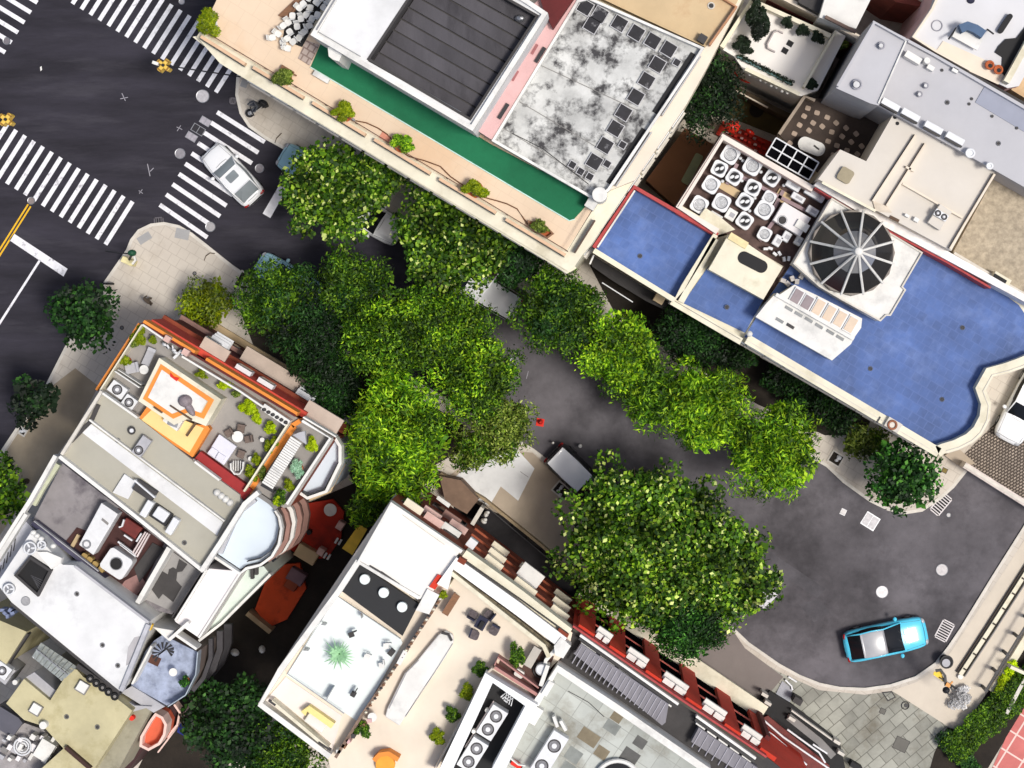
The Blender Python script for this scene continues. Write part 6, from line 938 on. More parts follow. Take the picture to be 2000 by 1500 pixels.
# plant room with double fans
Dd = B('plant_room', 'white walled open plant room with rows of double fan units', 960, 1420); P('floor', black, Dd, lambda m: m.prism([(955, 1330), (1035, 1374), (960, 1540), (850, 1540)], 12.2, 11)); P('wall_ring', M('plant_white', (236, 238, 238), .7, .03), Dd, lambda m: m.path([(868, 1510), (955, 1324), (1038, 1378), (970, 1510)], 24, 14, 11)); P('outer_ledge', M('ledge_beige', (190, 180, 166), .8), Dd, lambda m: m.path([(846, 1510), (948, 1318), (962, 1306)], 4, 13.4, 11)); P('drop_wall', white, Dd, lambda m: m.box(1046, 1399, 16, 34, 31, 13.4, 11)); P('pipe_bundle', metal, Dd, lambda m: [m.path([(978+k*3, 1362+k*3), (990+k*4, 1352+k*4), (986+k*4, 1370+k*3)], 2, 12.9, 12.6) for k in range(4)]); P('long_pipe', M('pale_pipe', (0, 0, 0)), Dd, lambda m: m.path([(964, 1370), (908, 1460)], 2, 12.6, 12.4)); P('pipe_lamp', white, Dd, lambda m: m.pcyl(925, 1429, 4, 12.8, 12.4).pcyl(951, 1388, 4, 12.8, 12.4))
for x, y, l in ((961, 1412, 'upper'), (923, 1475, 'lower')): t = thing('double_fan_unit', f'{l} double fan condenser inside the black floored plant room', 'air conditioner', W(x, y, 12.2), 'double fan condensers'); acunit(t, x, y, 64, 34, -58, 12.2, 1.0, [(-15, 11), (15, 11)])
t = thing('double_fan_unit', 'long double fan condenser standing on the tiled grey roof', 'air conditioner', W(1070, 1470, 12.6), 'double fan condensers'); acunit(t, 1072, 1474, 92, 34, -58, 12.6, .9, [(-26, 12), (20, 12)])
# grey tiled roof and the red fronted building
E_ = B('red_fronted_building', 'red piered building with ribbed grey canopies and a grey tiled roof terrace', 1280, 1380)
ep = [(1119, 1222), (1497, 1478), (1600, 1560), (960, 1560), (1052, 1366), (1064, 1322), (1090, 1296), (1112, 1262)]
P('wall', redw, E_, lambda m: m.prism(ep, 11.6, 0)); P('walkway_floor', dgrey, E_, lambda m: m.prism(ep, 11.66, 11.5))
rp = [(1092, 1298), (1378, 1498), (1460, 1560), (955, 1560), (1050, 1372)]
P('tiled_roof', gtile, E_, lambda m: m.prism(rp, 12.6, 11.6)); P('white_parapet', white, E_, lambda m: m.path([(1046, 1376), (1089, 1306), (1200, 1380), (1385, 1508)], 14, 13.3, 11.6)); P('parapet_box', white, E_, lambda m: m.box(1070, 1345, 12, 30, 31, 13.5, 12.6)); P('round_skylight_rim', white, E_, lambda m: m.tor(W(1206, 1530, 12.9), 44*px(12.9), .12, 36)); P('round_skylight', dark_glass, E_, lambda m: m.pcyl(1206, 1530, 42, 12.8, 12.6, 36))
for k, (x, y, l, w) in enumerate(((1150, 1440, 40, 26), (1195, 1420, 30, 22), (1230, 1478, 34, 28), (1175, 1470, 26, 22), (1120, 1475, 30, 26), (1250, 1450, 24, 20), (1205, 1400, 22, 20), (1110, 1500, 26, 20))): P('stained_tile', (M('brown_stain', (126, 116, 96), .9, .2), M('grey_stain', (130, 134, 130), .9, .2), M('dark_tile', (92, 92, 90), .9, .2))[k % 3], E_, lambda m: m.box(x, y, l, w, 34, 12.61, 12.5))
for x, y, a in ((1085, 1410, 70), (1100, 1418, 60)): P('tilted_panel', white, E_, lambda m: m.box(x, y, 22, 6, a, 13.4, 12.8))
t = thing('red_scooter', 'red and white covered scooter in the brown corner at the bottom edge', 'scooter', W(1008, 1494, 12.6)); MB().box(1008, 1494, 22, 10, 31, 13.2, 12.8).build('body', redb, t, bev=.04); MB().path([(995, 1480), (1012, 1494), (1026, 1496)], 2.5, 13.5, 13.2).build('handlebar', white, t)
for q in (-9, 9): MB().pcyl(1008+q, 1494+q*.6, 3, 13, 12.6).build('wheel', black, t)
for a, b, c_, d in (((1133, 1259), (1306, 1375), (1325, 1397), (1120, 1276)), ((1365, 1421), (1480, 1500), (1480, 1530), (1350, 1449))):
    P('canopy', ribbed, E_, lambda m: m.prism([(a[0]+2, a[1]-2), b, (b[0]-6, b[1]+36), (c_[0]-32, c_[1]+20), d, (d[0]+4, d[1]-2)] if a[0] < 1200 else [a, b, c_, d], 12.5, 11.7)); n = 20 if a[0] < 1200 else 9
    for k in range(n): f = (k+.5)/n; x, y = a[0]+(b[0]-a[0])*f, a[1]+(b[1]-a[1])*f; P('canopy_rib', M('rib_grey', (160, 158, 166), .7), E_, lambda m: m.strip([(x-1, y+1), (x-20, y+34)], 1.6, 12.55, 12.3))
P('coping', redtile, E_, lambda m: m.path([(1119, 1223), (1300, 1346), (1497, 1479)], 4, 12.2, 11.5)); P('dark_coping', M('olive_dark', (74, 72, 64)), E_, lambda m: m.path([(1120, 1229), (1300, 1351), (1492, 1482)], 5, 12.0, 11.5)); 
for a, b in (((1133, 1241), (1325, 1376)), ((1360, 1399), (1476, 1482))):
    P('white_rail', white, E_, lambda m: m.path([a, b], 5, 12.5, 11.6)); P('black_rail', blackm, E_, lambda m: m.path([(a[0]-2, a[1]+6), (b[0]-2, b[1]+6)], 5, 12.3, 11.6)); P('second_rail', white, E_, lambda m: [m.strip([(a[0]-4+(b[0]-a[0])*f, a[1]+11+(b[1]-a[1])*f), (a[0]-4+(b[0]-a[0])*(f+.15), a[1]+11+(b[1]-a[1])*(f+.15))], 3, 12.3, 11.6) for f in (.03, .22, .41, .6, .8)])
fe = Fac((1119, 1222), (1497, 1478), 11.6)
if fe.n.dot(Vector((1, 1))) < 0: fe.n = -fe.n
Le = fe.L; piers = [0.25, 2.25, 4.6, 7.2, 9.7, 12.0]
def feb(n, m, *a): return fb(E_, n, m, *a, f=fe)
for i, s0 in enumerate(piers): feb('red_pier', redw, s0, s0+1.0, 0, .25, .13, 11.5)
for i in range(5):
    s0, s1 = piers[i]+1.0, piers[i+1]
    for z in (8.2, 5.2, 2.2): w = feb('window_bay', black_pane, s0, s1, 0, .06, z-1, z+2.0); m = MB(); fe.box(m, s0+.1, s1-.1, .02, .09, z-.9, z+1.9); m.build('pane', black_pane, w); feb('spandrel', M('rose_bar', (190, 96, 84), .7) if z < 8 else redw, s0, s1, 0, .16, z+1.95, z+2.1)
    feb('balcony_box', white, s0+.05, s1-.05, .2, .62, 10.1, 10.4); feb('balcony_trough', white, s0+.1, (s0+s1)/2-.05, .1, .4, 10.75, 11.0); feb('balcony_trough', white, (s0+s1)/2+.05, s1-.1, .1, .4, 10.75, 11.0)
feb('street_canopy', cream, 0, 12.9, 0, 1.0, 1.1, 1.3); feb('end_wall', maroon, Le, Le+.3, -.2, .5, 0, 8)
# dark fire stair at the bottom
Fs = B('service_yard', 'dark red service yard with white slatted stairs behind the patched paving', 1560, 1440, 'yard'); P('base', black, Fs, lambda m: m.prism([(1486, 1365), (1504, 1350), (1545, 1375), (1640, 1448), (1655, 1520), (1560, 1520), (1500, 1470), (1480, 1400)], .6, .1)); P('red_floor', M('ox_red', (0, 0, 0)), Fs, lambda m: m.prism([(1484, 1405), (1500, 1398), (1620, 1495), (1620, 1530), (1520, 1530), (1492, 1460)], .9, .1)); P('kerb_wall', kerbm, Fs, lambda m: m.path([(1546, 1388), (1632, 1450)], 3, 1.2, .1)); P('grey_wall', grey, Fs, lambda m: m.path([(1540, 1400), (1600, 1448), (1628, 1478)], 14, .9, .1))
for a in ([(1493, 1408), (1530, 1440), (1620, 1502)], [(1488, 1422), (1510, 1436), (1560, 1480)], [(1500, 1440), (1528, 1460)], [(1497, 1459), (1560, 1502)], [(1538, 1425), (1600, 1470), (1612, 1490)], [(1549, 1472), (1576, 1494)], [(1588, 1454), (1616, 1472)], [(1514, 1462), (1526, 1472)]): P('white_slat', metal, Fs, lambda m: m.path(a, 3, 2.2, 2.0))
for x, y in ((1494, 1358), (1500, 1374), (1547, 1405), (1635, 1450), (1643, 1472), (1558, 1370)): P('stone_block', kerbm if x != 1558 else dgrey, Fs, lambda m: m.box(x, y, 14 if x != 1558 else 18, 6 if x != 1558 else 12, 31, 1.4, .1))
P('metal_plate', M('plate_blue', (150, 152, 160), .5, .08), Fs, lambda m: m.prism([(1528, 1330), (1548, 1345), (1544, 1370), (1530, 1380), (1512, 1362)], .2, .12)); P('black_cap', black, Fs, lambda m: m.box(1672, 1498, 24, 10, 31, 1, .1))
t = thing('ground_bracket', 'crumpled grey metal bracket lying by the kerb', 'bracket', W(1546, 1330, .14)); MB().path([(1534, 1328), (1546, 1340), (1548, 1348)], 3, .4, .15).build('bar', steel, t); MB().path([(1540, 1322), (1556, 1332)], 3, .3, .15).build('brace', metal, t)
# ---------------------------------------------------------------- lower right corner
struct(MB().sheet([(1742, 1349), (1790, 1332), (1832, 1304), (1858, 1272), (1884, 1232), (2050, 980), (2200, 1100), (1924, 1352), (1922, 1372), (1874, 1426), (1850, 1418)], .139).build('smooth_pavement', M('pale_concrete', (204, 194, 178), .85, .08, .5, .2)))
Rw = B('gutter_wall', 'long low pale double wall running along the right edge pavement', 1950, 1220, 'wall'); P('dark_line', M('dark_line', (60, 52, 46)), Rw, lambda m: m.path([(1869, 1313), (1923, 1230), (2060, 1016)], 2.5, .35, .1)); P('inner_curb', cream, Rw, lambda m: m.path([(1876, 1318), (1932, 1232), (2066, 1022)], 8, .5, .1)); P('outer_curb', grey, Rw, lambda m: m.path([(1884, 1322), (1942, 1234), (2074, 1028)], 2, .55, .1)); P('end_cap', white, Rw, lambda m: m.pcyl(1876, 1322, 5, .4, .1))
for k in range(9): P('joint', M('dark_line', (0, 0, 0)), Rw, lambda m: m.box(1886+k*19, 1308-k*29.5, 8, 3, 31, .58, .1))
Fw = B('edge_fence', 'dark metal fence on a pale kerb beside the hedge', 1965, 1290, 'fence'); P('rail', blackm, Fw, lambda m: m.path([(1924, 1351), (1975, 1268), (2060, 1130)], 3, 1.3, 1.2)); P('kerb', cream, Fw, lambda m: m.path([(1938, 1352), (1985, 1280), (2070, 1140)], 14, .45, .1))
for k in range(5): P('post', blackm, Fw, lambda m: m.pcyl(1926+k*21, 1348-k*34.5, 3.5, 1.4, .1, 10))
struct(MB().sheet([(1938, 1500), (1965, 1440), (2020, 1350), (2200, 1250), (2200, 1700), (1900, 1700)], .16).build('paving', pinktile))
struct(MB().sheet([(1850, 1420), (1876, 1428), (1926, 1356), (2080, 1140), (2200, 1260), (2020, 1350), (1930, 1500), (1800, 1560), (1825, 1470)], .15).build('bed_and_shade', darkf))
Sw = B('seat_wall', 'pale stone slab wall above the pink paving at the right edge', 1990, 1350, 'wall'); P('slab', kerbm, Sw, lambda m: m.path([(1966, 1394), (2000, 1330), (2040, 1268)], 7, 1.1, .1)); P('cap', cream, Sw, lambda m: m.path([(1974, 1303), (2030, 1328)], 6, 1.6, .1))
def hedge(label, pts, kind, h=1.1, w=.45, n=420):
    t = thing('hedge', label, 'hedge', W(*pts[0], .15)); vs = [crown(W(x+r_.uniform(-3, 3), y+r_.uniform(-3, 3), h*.55), w, w, h*.6, n, .2, .07, .5, 6, .5, .15) for x, y in pts]; leafobj('foliage', vs, LM[kind], t, W(*pts[0], .15)); MB().tube([W(*pts[0], .15), W(*pts[0], h)], .03).build('stem', bark, t)
hedge('dark green hedge wedge between the fence and the pink paving', [(1850+i*13+j*9, 1452-i*12+j*12) for i in range(13) for j in range(3) if 1452-i*12+j*12 < 1500], 'mid', .9, .5); hedge('bright yellow green hedge strip against the pale kerb', [(1950+i*4.5, 1345-i*8) for i in range(7)], 'lime', .8, .28, 260); hedge('low dark hedge at the bottom edge of the patched paving', [(1842+i*8, 1440+i*9) for i in range(8)], 'dark', .8, .5); hedge('trailing green plants under the slab wall', [(1952+i*6, 1370-i*8) for i in range(6)], 'olive', .7, .4, 300)
# ornate pole with sign and lamps
t = thing('sign_post', 'black pole with a yellow panel and two dark globes at the pavement corner', 'sign post', W(1852, 1338, .14)); q = lambda x, y, h: W(x, y, h)
MB().tube([W(1868, 1345, .14), W(1852, 1335, 3.6)], .07).build('pole', blackm, t); MB().path([(1848, 1340), (1846, 1320), (1838, 1309), (1828, 1311)], 5, 3.8, 3.6).build('curved_arm', blackm, t); MB().prism([(1824, 1312), (1838, 1311), (1842, 1322), (1846, 1334), (1832, 1324), (1823, 1318)], 3.55, 3.5).build('yellow_panel', M('sign_yellow', (236, 196, 20), .5, .05), t); MB().path([(1836, 1324), (1848, 1332)], 2.5, 3.7, 3.55).build('strut', blackm, t); MB().ell(W(1848, 1348, 3.3), .22, .2, .22, 14, 8).build('globe', blackm, t, True); MB().path([(1857, 1343), (1866, 1356), (1873, 1368)], 4, 3.4, 3.2).build('lower_arm', blackm, t); MB().path([(1850, 1354), (1866, 1364)], 2.5, 3.3, 3.15).build('tie_bar', blackm, t)
MB().path([(1848, 1336), (1856, 1340)], 8, 3.9, 3.8).build('bracket', M('amber_bracket', (206, 140, 60), .5), t); MB().path([(1856, 1337), (1861, 1331)], 3, 3.9, 3.8).build('bracket_arm', M('amber_bracket', (0, 0, 0)), t)
t = thing('waste_bin', 'round black bin with a pale inside at the kerb above the yellow panel', 'bin', W(1849, 1293, .14)); MB().pcyl(1849, 1293, 10, .95, .14, 20, 11.5).build('body', black, t); MB().pcyl(1848, 1295, 8, .97, .9, 18).build('lining', lgrey, t); MB().tor(W(1849, 1293, .96), .36, .04).build('rim', blackm, t)
t = thing('flowering_bush', 'low white flowering plant below the yellow panel pole', 'plant', W(1878, 1366, .14)); vs = [crown(W(x, y, .3), .35, .3, .3, 260, .12, .1, .6, 5) for x, y in ((1872, 1360), (1884, 1364), (1878, 1374), (1864, 1374), (1880, 1348))]; leafobj('flowers', vs, leafmat('petals', [(.6, .6, .6), (.85, .85, .85)], [0, 1]), t, W(1878, 1366, .14)); MB().tube([W(1878, 1366, .14), W(1878, 1366, .5)], .03).build('stem', bark, t)
for x, y, l in ((1768, 1378, 'ringed dark valve cover on the line between patched and smooth paving'),): t = thing('valve_cover', l, 'valve cover', W(x, y, .14)); MB().tor(W(x, y, .16), .22, .03).build('rim', dgrey, t); MB().pcyl(x+2, y, 4, .17, .13).build('lid', blackm, t)
t = thing('floor_hatch', 'square outline of a floor hatch in the patched paving', 'hatch', W(1733, 1358, .14)); MB().ring([(1722, 1352), (1742, 1350), (1750, 1362), (1734, 1370)], 2, .16, .13).build('frame', dgrey, t); MB().prism([(1725, 1354), (1741, 1352), (1747, 1361), (1735, 1367)], .15, .1).build('lid', stonep, t)
for x, y, w, c_, l in ((1760, 1454, 26, M('dark_patch', (104, 102, 96), .9, .1), 'large dark square paving stone in the patched paving'), (1724, 1389, 10, M('dark_patch', (0, 0, 0)), 'small dark square stone in the patched paving'), (1845, 890-19+48, 9, M('olive_plate', (120, 104, 56), .8), 'small olive plate in the pale pavement beside the dark glossy tree')):
    t = thing('paving_stone', l, 'paving stone', W(x, y, .14)); MB().box(x, y, w, w*.9, 25, .15, .1).build('stone', c_, t); MB().box(x, y, w+2, w*.9+2, 25, .146, .1).build('joint', dgrey, t)
# sunlight on the slabs near the olive tree, put in as a paler sheet
t = thing('sunlit_patch', 'large painted sunlit patch on the pavement under the olive tree', 'paving slab', W(950, 930, .14)); MB().sheet([(880, 940), (945, 880), (1012, 880), (1044, 915), (1012, 978), (978, 950), (956, 988), (915, 968)], .142).build('slab', offw, t); MB().path([(1016, 921), (1032, 932)], 1, .15, .14).build('joint', grey, t)
# ---------------------------------------------------------------- plant units in the well
def fan_proto(name, kind):
    t = thing(name, 'x', 'air conditioner'); MB().rbox(0, 0, .86, .86, .2, .12, .72, 5).build('casing', metal, t); MB().rbox(0, 0, .74, .74, .1, 0, .12, 3).build('base', grey, t)
    g = MB().tor((0, 0, .73), .3, .03, 24, 5).build('fan_guard', steel, t)
    if kind == 'open':
        MB().cyl((0, 0, 0), .29, .74, .7, 20).build('fan_well', black, g)
        for q in range(2): a = q*3.1416+.6; MB().ell((.14*math.cos(a), .14*math.sin(a), .76), .15, .09, .02, 10, 4, False, a+.5).build('blade', metal, g)
    else:
        MB().cyl((0, 0, 0), .29, .735, .7, 20).build('grille', M('grille', (190, 192, 194), .6, .35, 9), g)
        for q in range(1, 4): MB().tor((0, 0, .742), q*.075, .006, 20, 4).build('grille_ring', steel, g)
    return t
fo_, fg_ = fan_proto('rooftop_fan_unit', 'open'), fan_proto('rooftop_fan_unit', 'grille')
row = [(1425, 304, 1.08, 1, 'pale grille fan unit in the top corner of the plant well'), (1468, 326, 1.08, 1, 'pale grille fan unit second from the top corner along the rim'), (1506, 349, .98, 0, 'dark bladed fan unit third along the upper rim'), (1404, 331, .95, 0, 'dark bladed fan unit below the corner unit, by the left rim'), (1433, 347, .95, 0, 'dark bladed fan unit inside the second row of the plant well'), (1469, 368, .98, 0, 'dark bladed fan unit in the centre of the plant well'), (1388, 362, 1.02, 1, 'grille fan unit midway down the left rim'), (1365, 401, 1.02, 1, 'fan unit in the bottom left corner of the plant well'),
 (1408, 397, 1.05, 1, 'grille fan unit second from the bottom left corner'), (1453, 395, .98, 0, 'fan unit with a dark hub near the centre floor'), (1501, 387, .8, 1, 'small fan unit right of the plant well centre'), (1491, 411, 1.08, 1, 'large striped grille fan unit right of the centre'), (1453, 432, .98, 0, 'dark bladed fan unit above the cream canopy'), (1492, 458, .84, 1, 'small fan unit beside the canopy opening')]
for x, y, s, k, l in row: put(fg_ if k else fo_, x, y, 8.4, 31+r_.uniform(-6, 6), l, s, 'fan units in the plant well')
for x, y, l, w, n, c_ in ((1551, 360, 30, 20, 'white flat topped unit at the right end of the upper rim', metal), (1559, 386, 28, 13, 'slim white box below the flat topped unit', metal), (1592, 379, 42, 17, 'long white box in the right corner of the plant well', metal), (1587, 412, 24, 15, 'small white box beside the dome platform', metal), (1428, 419, 20, 22, 'upright white box near the lower rim of the plant well', white), (1398, 423, 26, 14, 'white duct box on the lower ledge', white), (1519, 470, 16, 22, 'left white box of the cluster by the dome', metal), (1536, 462, 16, 20, 'right white box of the cluster by the dome', metal), (1560, 470, 14, 18, 'small white box against the dome platform edge', white)):
    t = thing('rooftop_box', n, 'roof unit', W(x, y, 8.36), 'white boxes in the plant well'); MB().box(x, y, l, w, 31, 9.15, 8.5).build('casing', c_, t, bev=.04); MB().box(x, y, l*.85, w*.8, 31, 8.5, 8.36).build('base', grey, t); MB().box(x+2, y+1, l*.5, w*.4, 31, 9.18, 9.1).build('lid', lgrey, t)
t = thing('cooling_unit', 'big pinkish white unit with one round dark vent in the plant well', 'air conditioner', W(1547, 428, 8.36)); MB().box(1547, 428, 62, 42, 31, 9.5, 8.5).build('casing', M('pinkish_white', (0, 0, 0)), t, bev=.04); MB().box(1547, 428, 54, 36, 31, 8.5, 8.36).build('base', grey, t); c = W(1528, 430, 9.5); MB().tor((c[0], c[1], 9.51), .24, .04).build('vent_ring', steel, t); MB().cyl(c, .2, 9.52, 9.4).build('vent', dgrey, t); MB().box(1567, 441, 26, 16, 31, 9.7, 9.5).build('hood', white, t)
t = thing('pump', 'small tangle of white pumps beside the cooling unit', 'pump', W(1500, 480, 8.36))
for k in range(6): MB().box(1496+k*9, 486+k*5-(k % 2)*6, 9, 5, 20*k, 9.1, 8.4).build('pipe', metal, t)
for k in range(10): x, y = r_.choice([(1445, 312), (1480, 345), (1417, 377), (1412, 352), (1530, 385), (1475, 402), (1530, 372), (1522, 362), (1452, 355), (1448, 405)]); 
for k, (x, y) in enumerate(((1446, 309), (1451, 314), (1411, 354), (1449, 353), (1486, 336), (1531, 362), (1474, 387), (1464, 412), (1447, 342), (1480, 330))): t = thing('small_pump', 'small white pump ' + ('right of the top corner fan unit', 'just below the top corner pump', 'under the second left rim fan unit', 'between the second row fan units', 'right of the second upper rim unit', 'right of the third upper rim unit', 'below the central dark bladed fan unit', 'above the lowest dark bladed fan unit', 'above the second row inner fan unit', 'below the second upper rim unit')[k], 'pump', W(x, y, 8.36), 'little pumps between the fan units'); MB().ell(W(x, y, 8.7), .11, .1, .12, 8, 5).build('body', metal, t, True); MB().tube([W(x, y, 8.36), W(x, y, 8.7)], .03).build('pipe', steel, t)
# condensers along the grey building and others
for k, (x, y) in enumerate(((1740, 204), (1779, 224), (1824, 249), (1866, 270))): t = thing('wall_condenser', 'long white condenser box, %s in the row along the edge of the grey building' % ('first', 'second', 'third', 'last')[k], 'air conditioner', W(x, y, 12.76), 'condensers along the grey building'); MB().box(x, y, 38, 13, 29, 13.4, 12.9).build('casing', metal, t, bev=.03); MB().box(x-3, y+8, 36, 3, 29, 13.35, 12.95).build('grille', blackm, t); MB().box(x, y, 30, 8, 29, 12.9, 12.76).build('base', grey, t)
for k, (x, y) in enumerate(((1748, 229), (1753, 241), (1840, 276), (1848, 280), (1856, 284), (1870, 292))): P('pipe_hole', black, V, lambda m: m.pcyl(x, y, 3.5, 12.1, 12))
for x, y, r, l in ((1895, 299, 9, 'large round white vent at the end of the condenser row'), (1933, 324, 6, 'small round white vent beyond the condenser row')): t = thing('round_vent', l, 'vent', W(x, y, 12.76)); MB().pcyl(x, y, r*.7, 13.2, 12.7).build('pipe', metal, t); MB().tor(W(x, y, 13.2), r*px(12.5)*.85, .07).build('rim', metal, t)
t = thing('roof_unit', 'pale unit with two small fans on the beige roof above the dome', 'air conditioner', W(1836, 422, 12.06)); MB().box(1836, 424, 28, 44, 34, 12.6, 12.15).build('casing', M('pale_roof', (0, 0, 0)), t, bev=.02); acunit(t, 1838, 420, 28, 14, 31, 12.6, .2, [(-7, 5), (7, 5)])
P('dark_stripes', M('brown_line', (0, 0, 0)), V, lambda m: m.path([(1738, 423), (1756, 432)], 6, 12.13, 12)); P('small_block', white, V, lambda m: m.box(1772, 421, 9, 5, 31, 12.4, 12).box(1790, 429, 10, 8, 31, 12.4, 12)); 
t = thing('water_tank', 'round white tank at the corner end of the green strip', 'tank', W(1171, 381, 13)); MB().pcyl(1171, 380, 15, 14.4, 12, 26).build('body', white, t, bev=.05); MB().box(1156, 396, 24, 20, -58, 13.2, 12).build('plinth', white, t)
t = thing('long_hose', 'thin dark hose snaking along the beige terrace', 'hose', W(800, 300, 12)); MB().tube([W(x, y, 12.08) for x, y in ((695, 236), (716, 240), (738, 250), (756, 262), (768, 276), (775, 290), (800, 306), (830, 314), (860, 325), (880, 345), (905, 362), (940, 384), (970, 392), (990, 398), (1010, 408), (1022, 425), (1030, 438))], .035, 6).build('tube', M('hose_brown', (110, 74, 50)), t); MB().pcyl(690, 234, 3, 12.2, 12).build('tap', steel, t)
for k, (x, y, r, ry, lab) in enumerate(((408, 48, 19, 20, 'big round green bush in a white pot at the left corner of the roof terrace'), (555, 153, 17, 13, 'first clipped shrub along the terrace coping, beside brown boards'), (672, 222, 19, 14, 'second clipped shrub along the terrace coping'), (787, 283, 18, 15, 'third clipped shrub along the coping, beside a pink mat'), (927, 370, 19, 14, 'fourth shrub along the coping, with yellowing leaves'))):
    shrub(x, y, r*1.3, 12, ('yellow', 'olive', 'yellow', 'bright', 'yellow')[k], lab, 'terrace_shrub', 'shrubs along the beige roof terrace', white if k == 0 else terra, n=1700, ry=ry*1.3, top=1.4)
shrub(1052, 443, 20, 12, 'olive', 'dried out brown shrub in the last planter by the terrace corner', 'dry_shrub', pot=wood, n=420, ry=14)
for x, y, a, l, w in ((560, 136, 31, 26, 8), (566, 140, 31, 26, 3)): P('brown_board', wood, T, lambda m: m.box(x, y, l, w, a, 12.4, 12))
P('pink_mat', M('pink_mat', (206, 140, 118), .9), T, lambda m: m.box(752, 268, 20, 13, 31, 12.04, 11.95)); P('bench_slab', white, T, lambda m: m.box(627, 150, 34, 10, 31, 12.4, 12))
t = thing('planter_box', 'weathered wooden box around the dried out shrub', 'planter', W(1056, 445, 12)); MB().ring([(1030, 430), (1062, 436), (1082, 456), (1068, 466), (1036, 448)], 3, 12.5, 12).build('rim', wood, t); MB().prism([(1034, 432), (1061, 438), (1078, 456), (1067, 462), (1038, 447)], 12.2, 12).build('soil', terra, t)
# stacked white chairs on the roof
def chair_proto():
    t = thing('stacked_chair', 'white plastic chair in the untidy heap at the left end of the block', 'chair', group='heaped white chairs'); MB().rbox(0, 0, .42, .4, .13, .42, .46, 4).build('seat', white, t); b = MB(); b.add([(-.2, -.19, .46), (-.2, .19, .46), (-.3, .17, .85), (-.3, -.17, .85), (-.24, -.19, .46), (-.24, .19, .46), (-.34, .17, .85), (-.34, -.17, .85)], [(0, 1, 2, 3), (7, 6, 5, 4), (3, 2, 6, 7), (0, 3, 7, 4), (1, 5, 6, 2)]); b.build('backrest', white, t)
    for i, j in ((1, 1), (-1, 1), (1, -1), (-1, -1)): MB().cyl((i*.17, j*.16, 0), .018, .43, 0, 6).build('leg', white, t)
    return t
cpz = chair_proto(); P('heap_mat', black, T, lambda m: m.prism([(600, -30), (650, -30), (604, 66), (590, 92), (552, 78), (556, 50)], 12.03, 12)); 
for k in range(33):
    f, g_ = (k//3)/10, k % 3; x = 646-f*94+(g_-1)*15+r_.uniform(-3, 3); y = -26+f*112+(g_-1)*10+r_.uniform(-3, 3)
    put(cpz, x, y, 12.05, r_.uniform(0, 360), s=.82)
# ---------------------------------------------------------------- street furniture and people
def signal(x, y, a, label, base):
    t = thing('traffic_signal', label, 'traffic light', W(*base, .1), 'overhead traffic signals'); h = 5.5; MB().tube([W(*base, .1), W(base[0], base[1], h)], .09, 8, .06).build('pole', steel, t); MB().tube([W(base[0], base[1], h), W(x, y, h)], .04, 6).build('arm', blackm, t)
    ym = M('signal_yellow', (226, 190, 84), .5, .08)
    for k in range(4):
        b = rad(a+90*k); dx, dy = math.cos(b)*8.5, math.sin(b)*8.5; f = MB(); f.box(x+dx, y+dy, 12, 8, a+90*k, h+.1, h-.7); f = f.build('signal_head', ym, t, bev=.05); MB().box(x+dx*1.35, y+dy*1.35, 3, 9, a+90*k, h+.14, h+.0).build('visor', M('visor_brown', (150, 110, 40), .5), f)
    MB().pcyl(x, y, 3, h+.2, h-.5, 10).build('hub', blackm, t)
signal(318, 127, 40, 'yellow four headed traffic signal above the right end of the top crossing', (470, 150)); signal(10, 233, 40, 'yellow four headed traffic signal at the left edge of the photo', (-60, 250))
MB2 = None
t = thing('signal_camera', 'small white camera box beside the right hand traffic signal', 'camera', W(304, 122, 5.5)); MB().box(303, 123, 12, 6, 20, 5.8, 5.5).build('casing', white, t); MB().box(311, 125, 5, 2, 20, 5.7, 5.6).build('bracket', blackm, t)
t = thing('signal_post', 'dark green signal box and cream cabinet at the kerb of the rounded corner', 'traffic light', W(253, 510, .14)); MB().ell(W(258, 494, 3.4), .26, .2, .3, 12, 6).build('green_head', M('dark_green', (36, 84, 60), .5), t, True); MB().tube([W(250, 512, .14), W(258, 496, 3.3)], .07).build('pole', dgrey, t); MB().tube([W(258, 496, 3.4), W(232, 494, 3.4), W(206, 490, 3.3)], .04).build('arm', blackm, t); MB().box(248, 510, 24, 12, 25, 1.2, .14).build('cabinet', M('cabinet_cream', (222, 212, 160), .6), t, bev=.03); MB().path([(262, 500), (264, 508), (258, 516)], 4, 2.6, 2.4).build('white_hood', white, t)
t = thing('bollard', 'dark horizontal bollard at the kerb beside the road tree', 'bollard', W(209, 554, .14)); MB().box(209, 554, 16, 4, 2, .9, .14).build('body', black, t); MB().pcyl(204, 554, 2, 1, .14).build('cap', blackm, t)
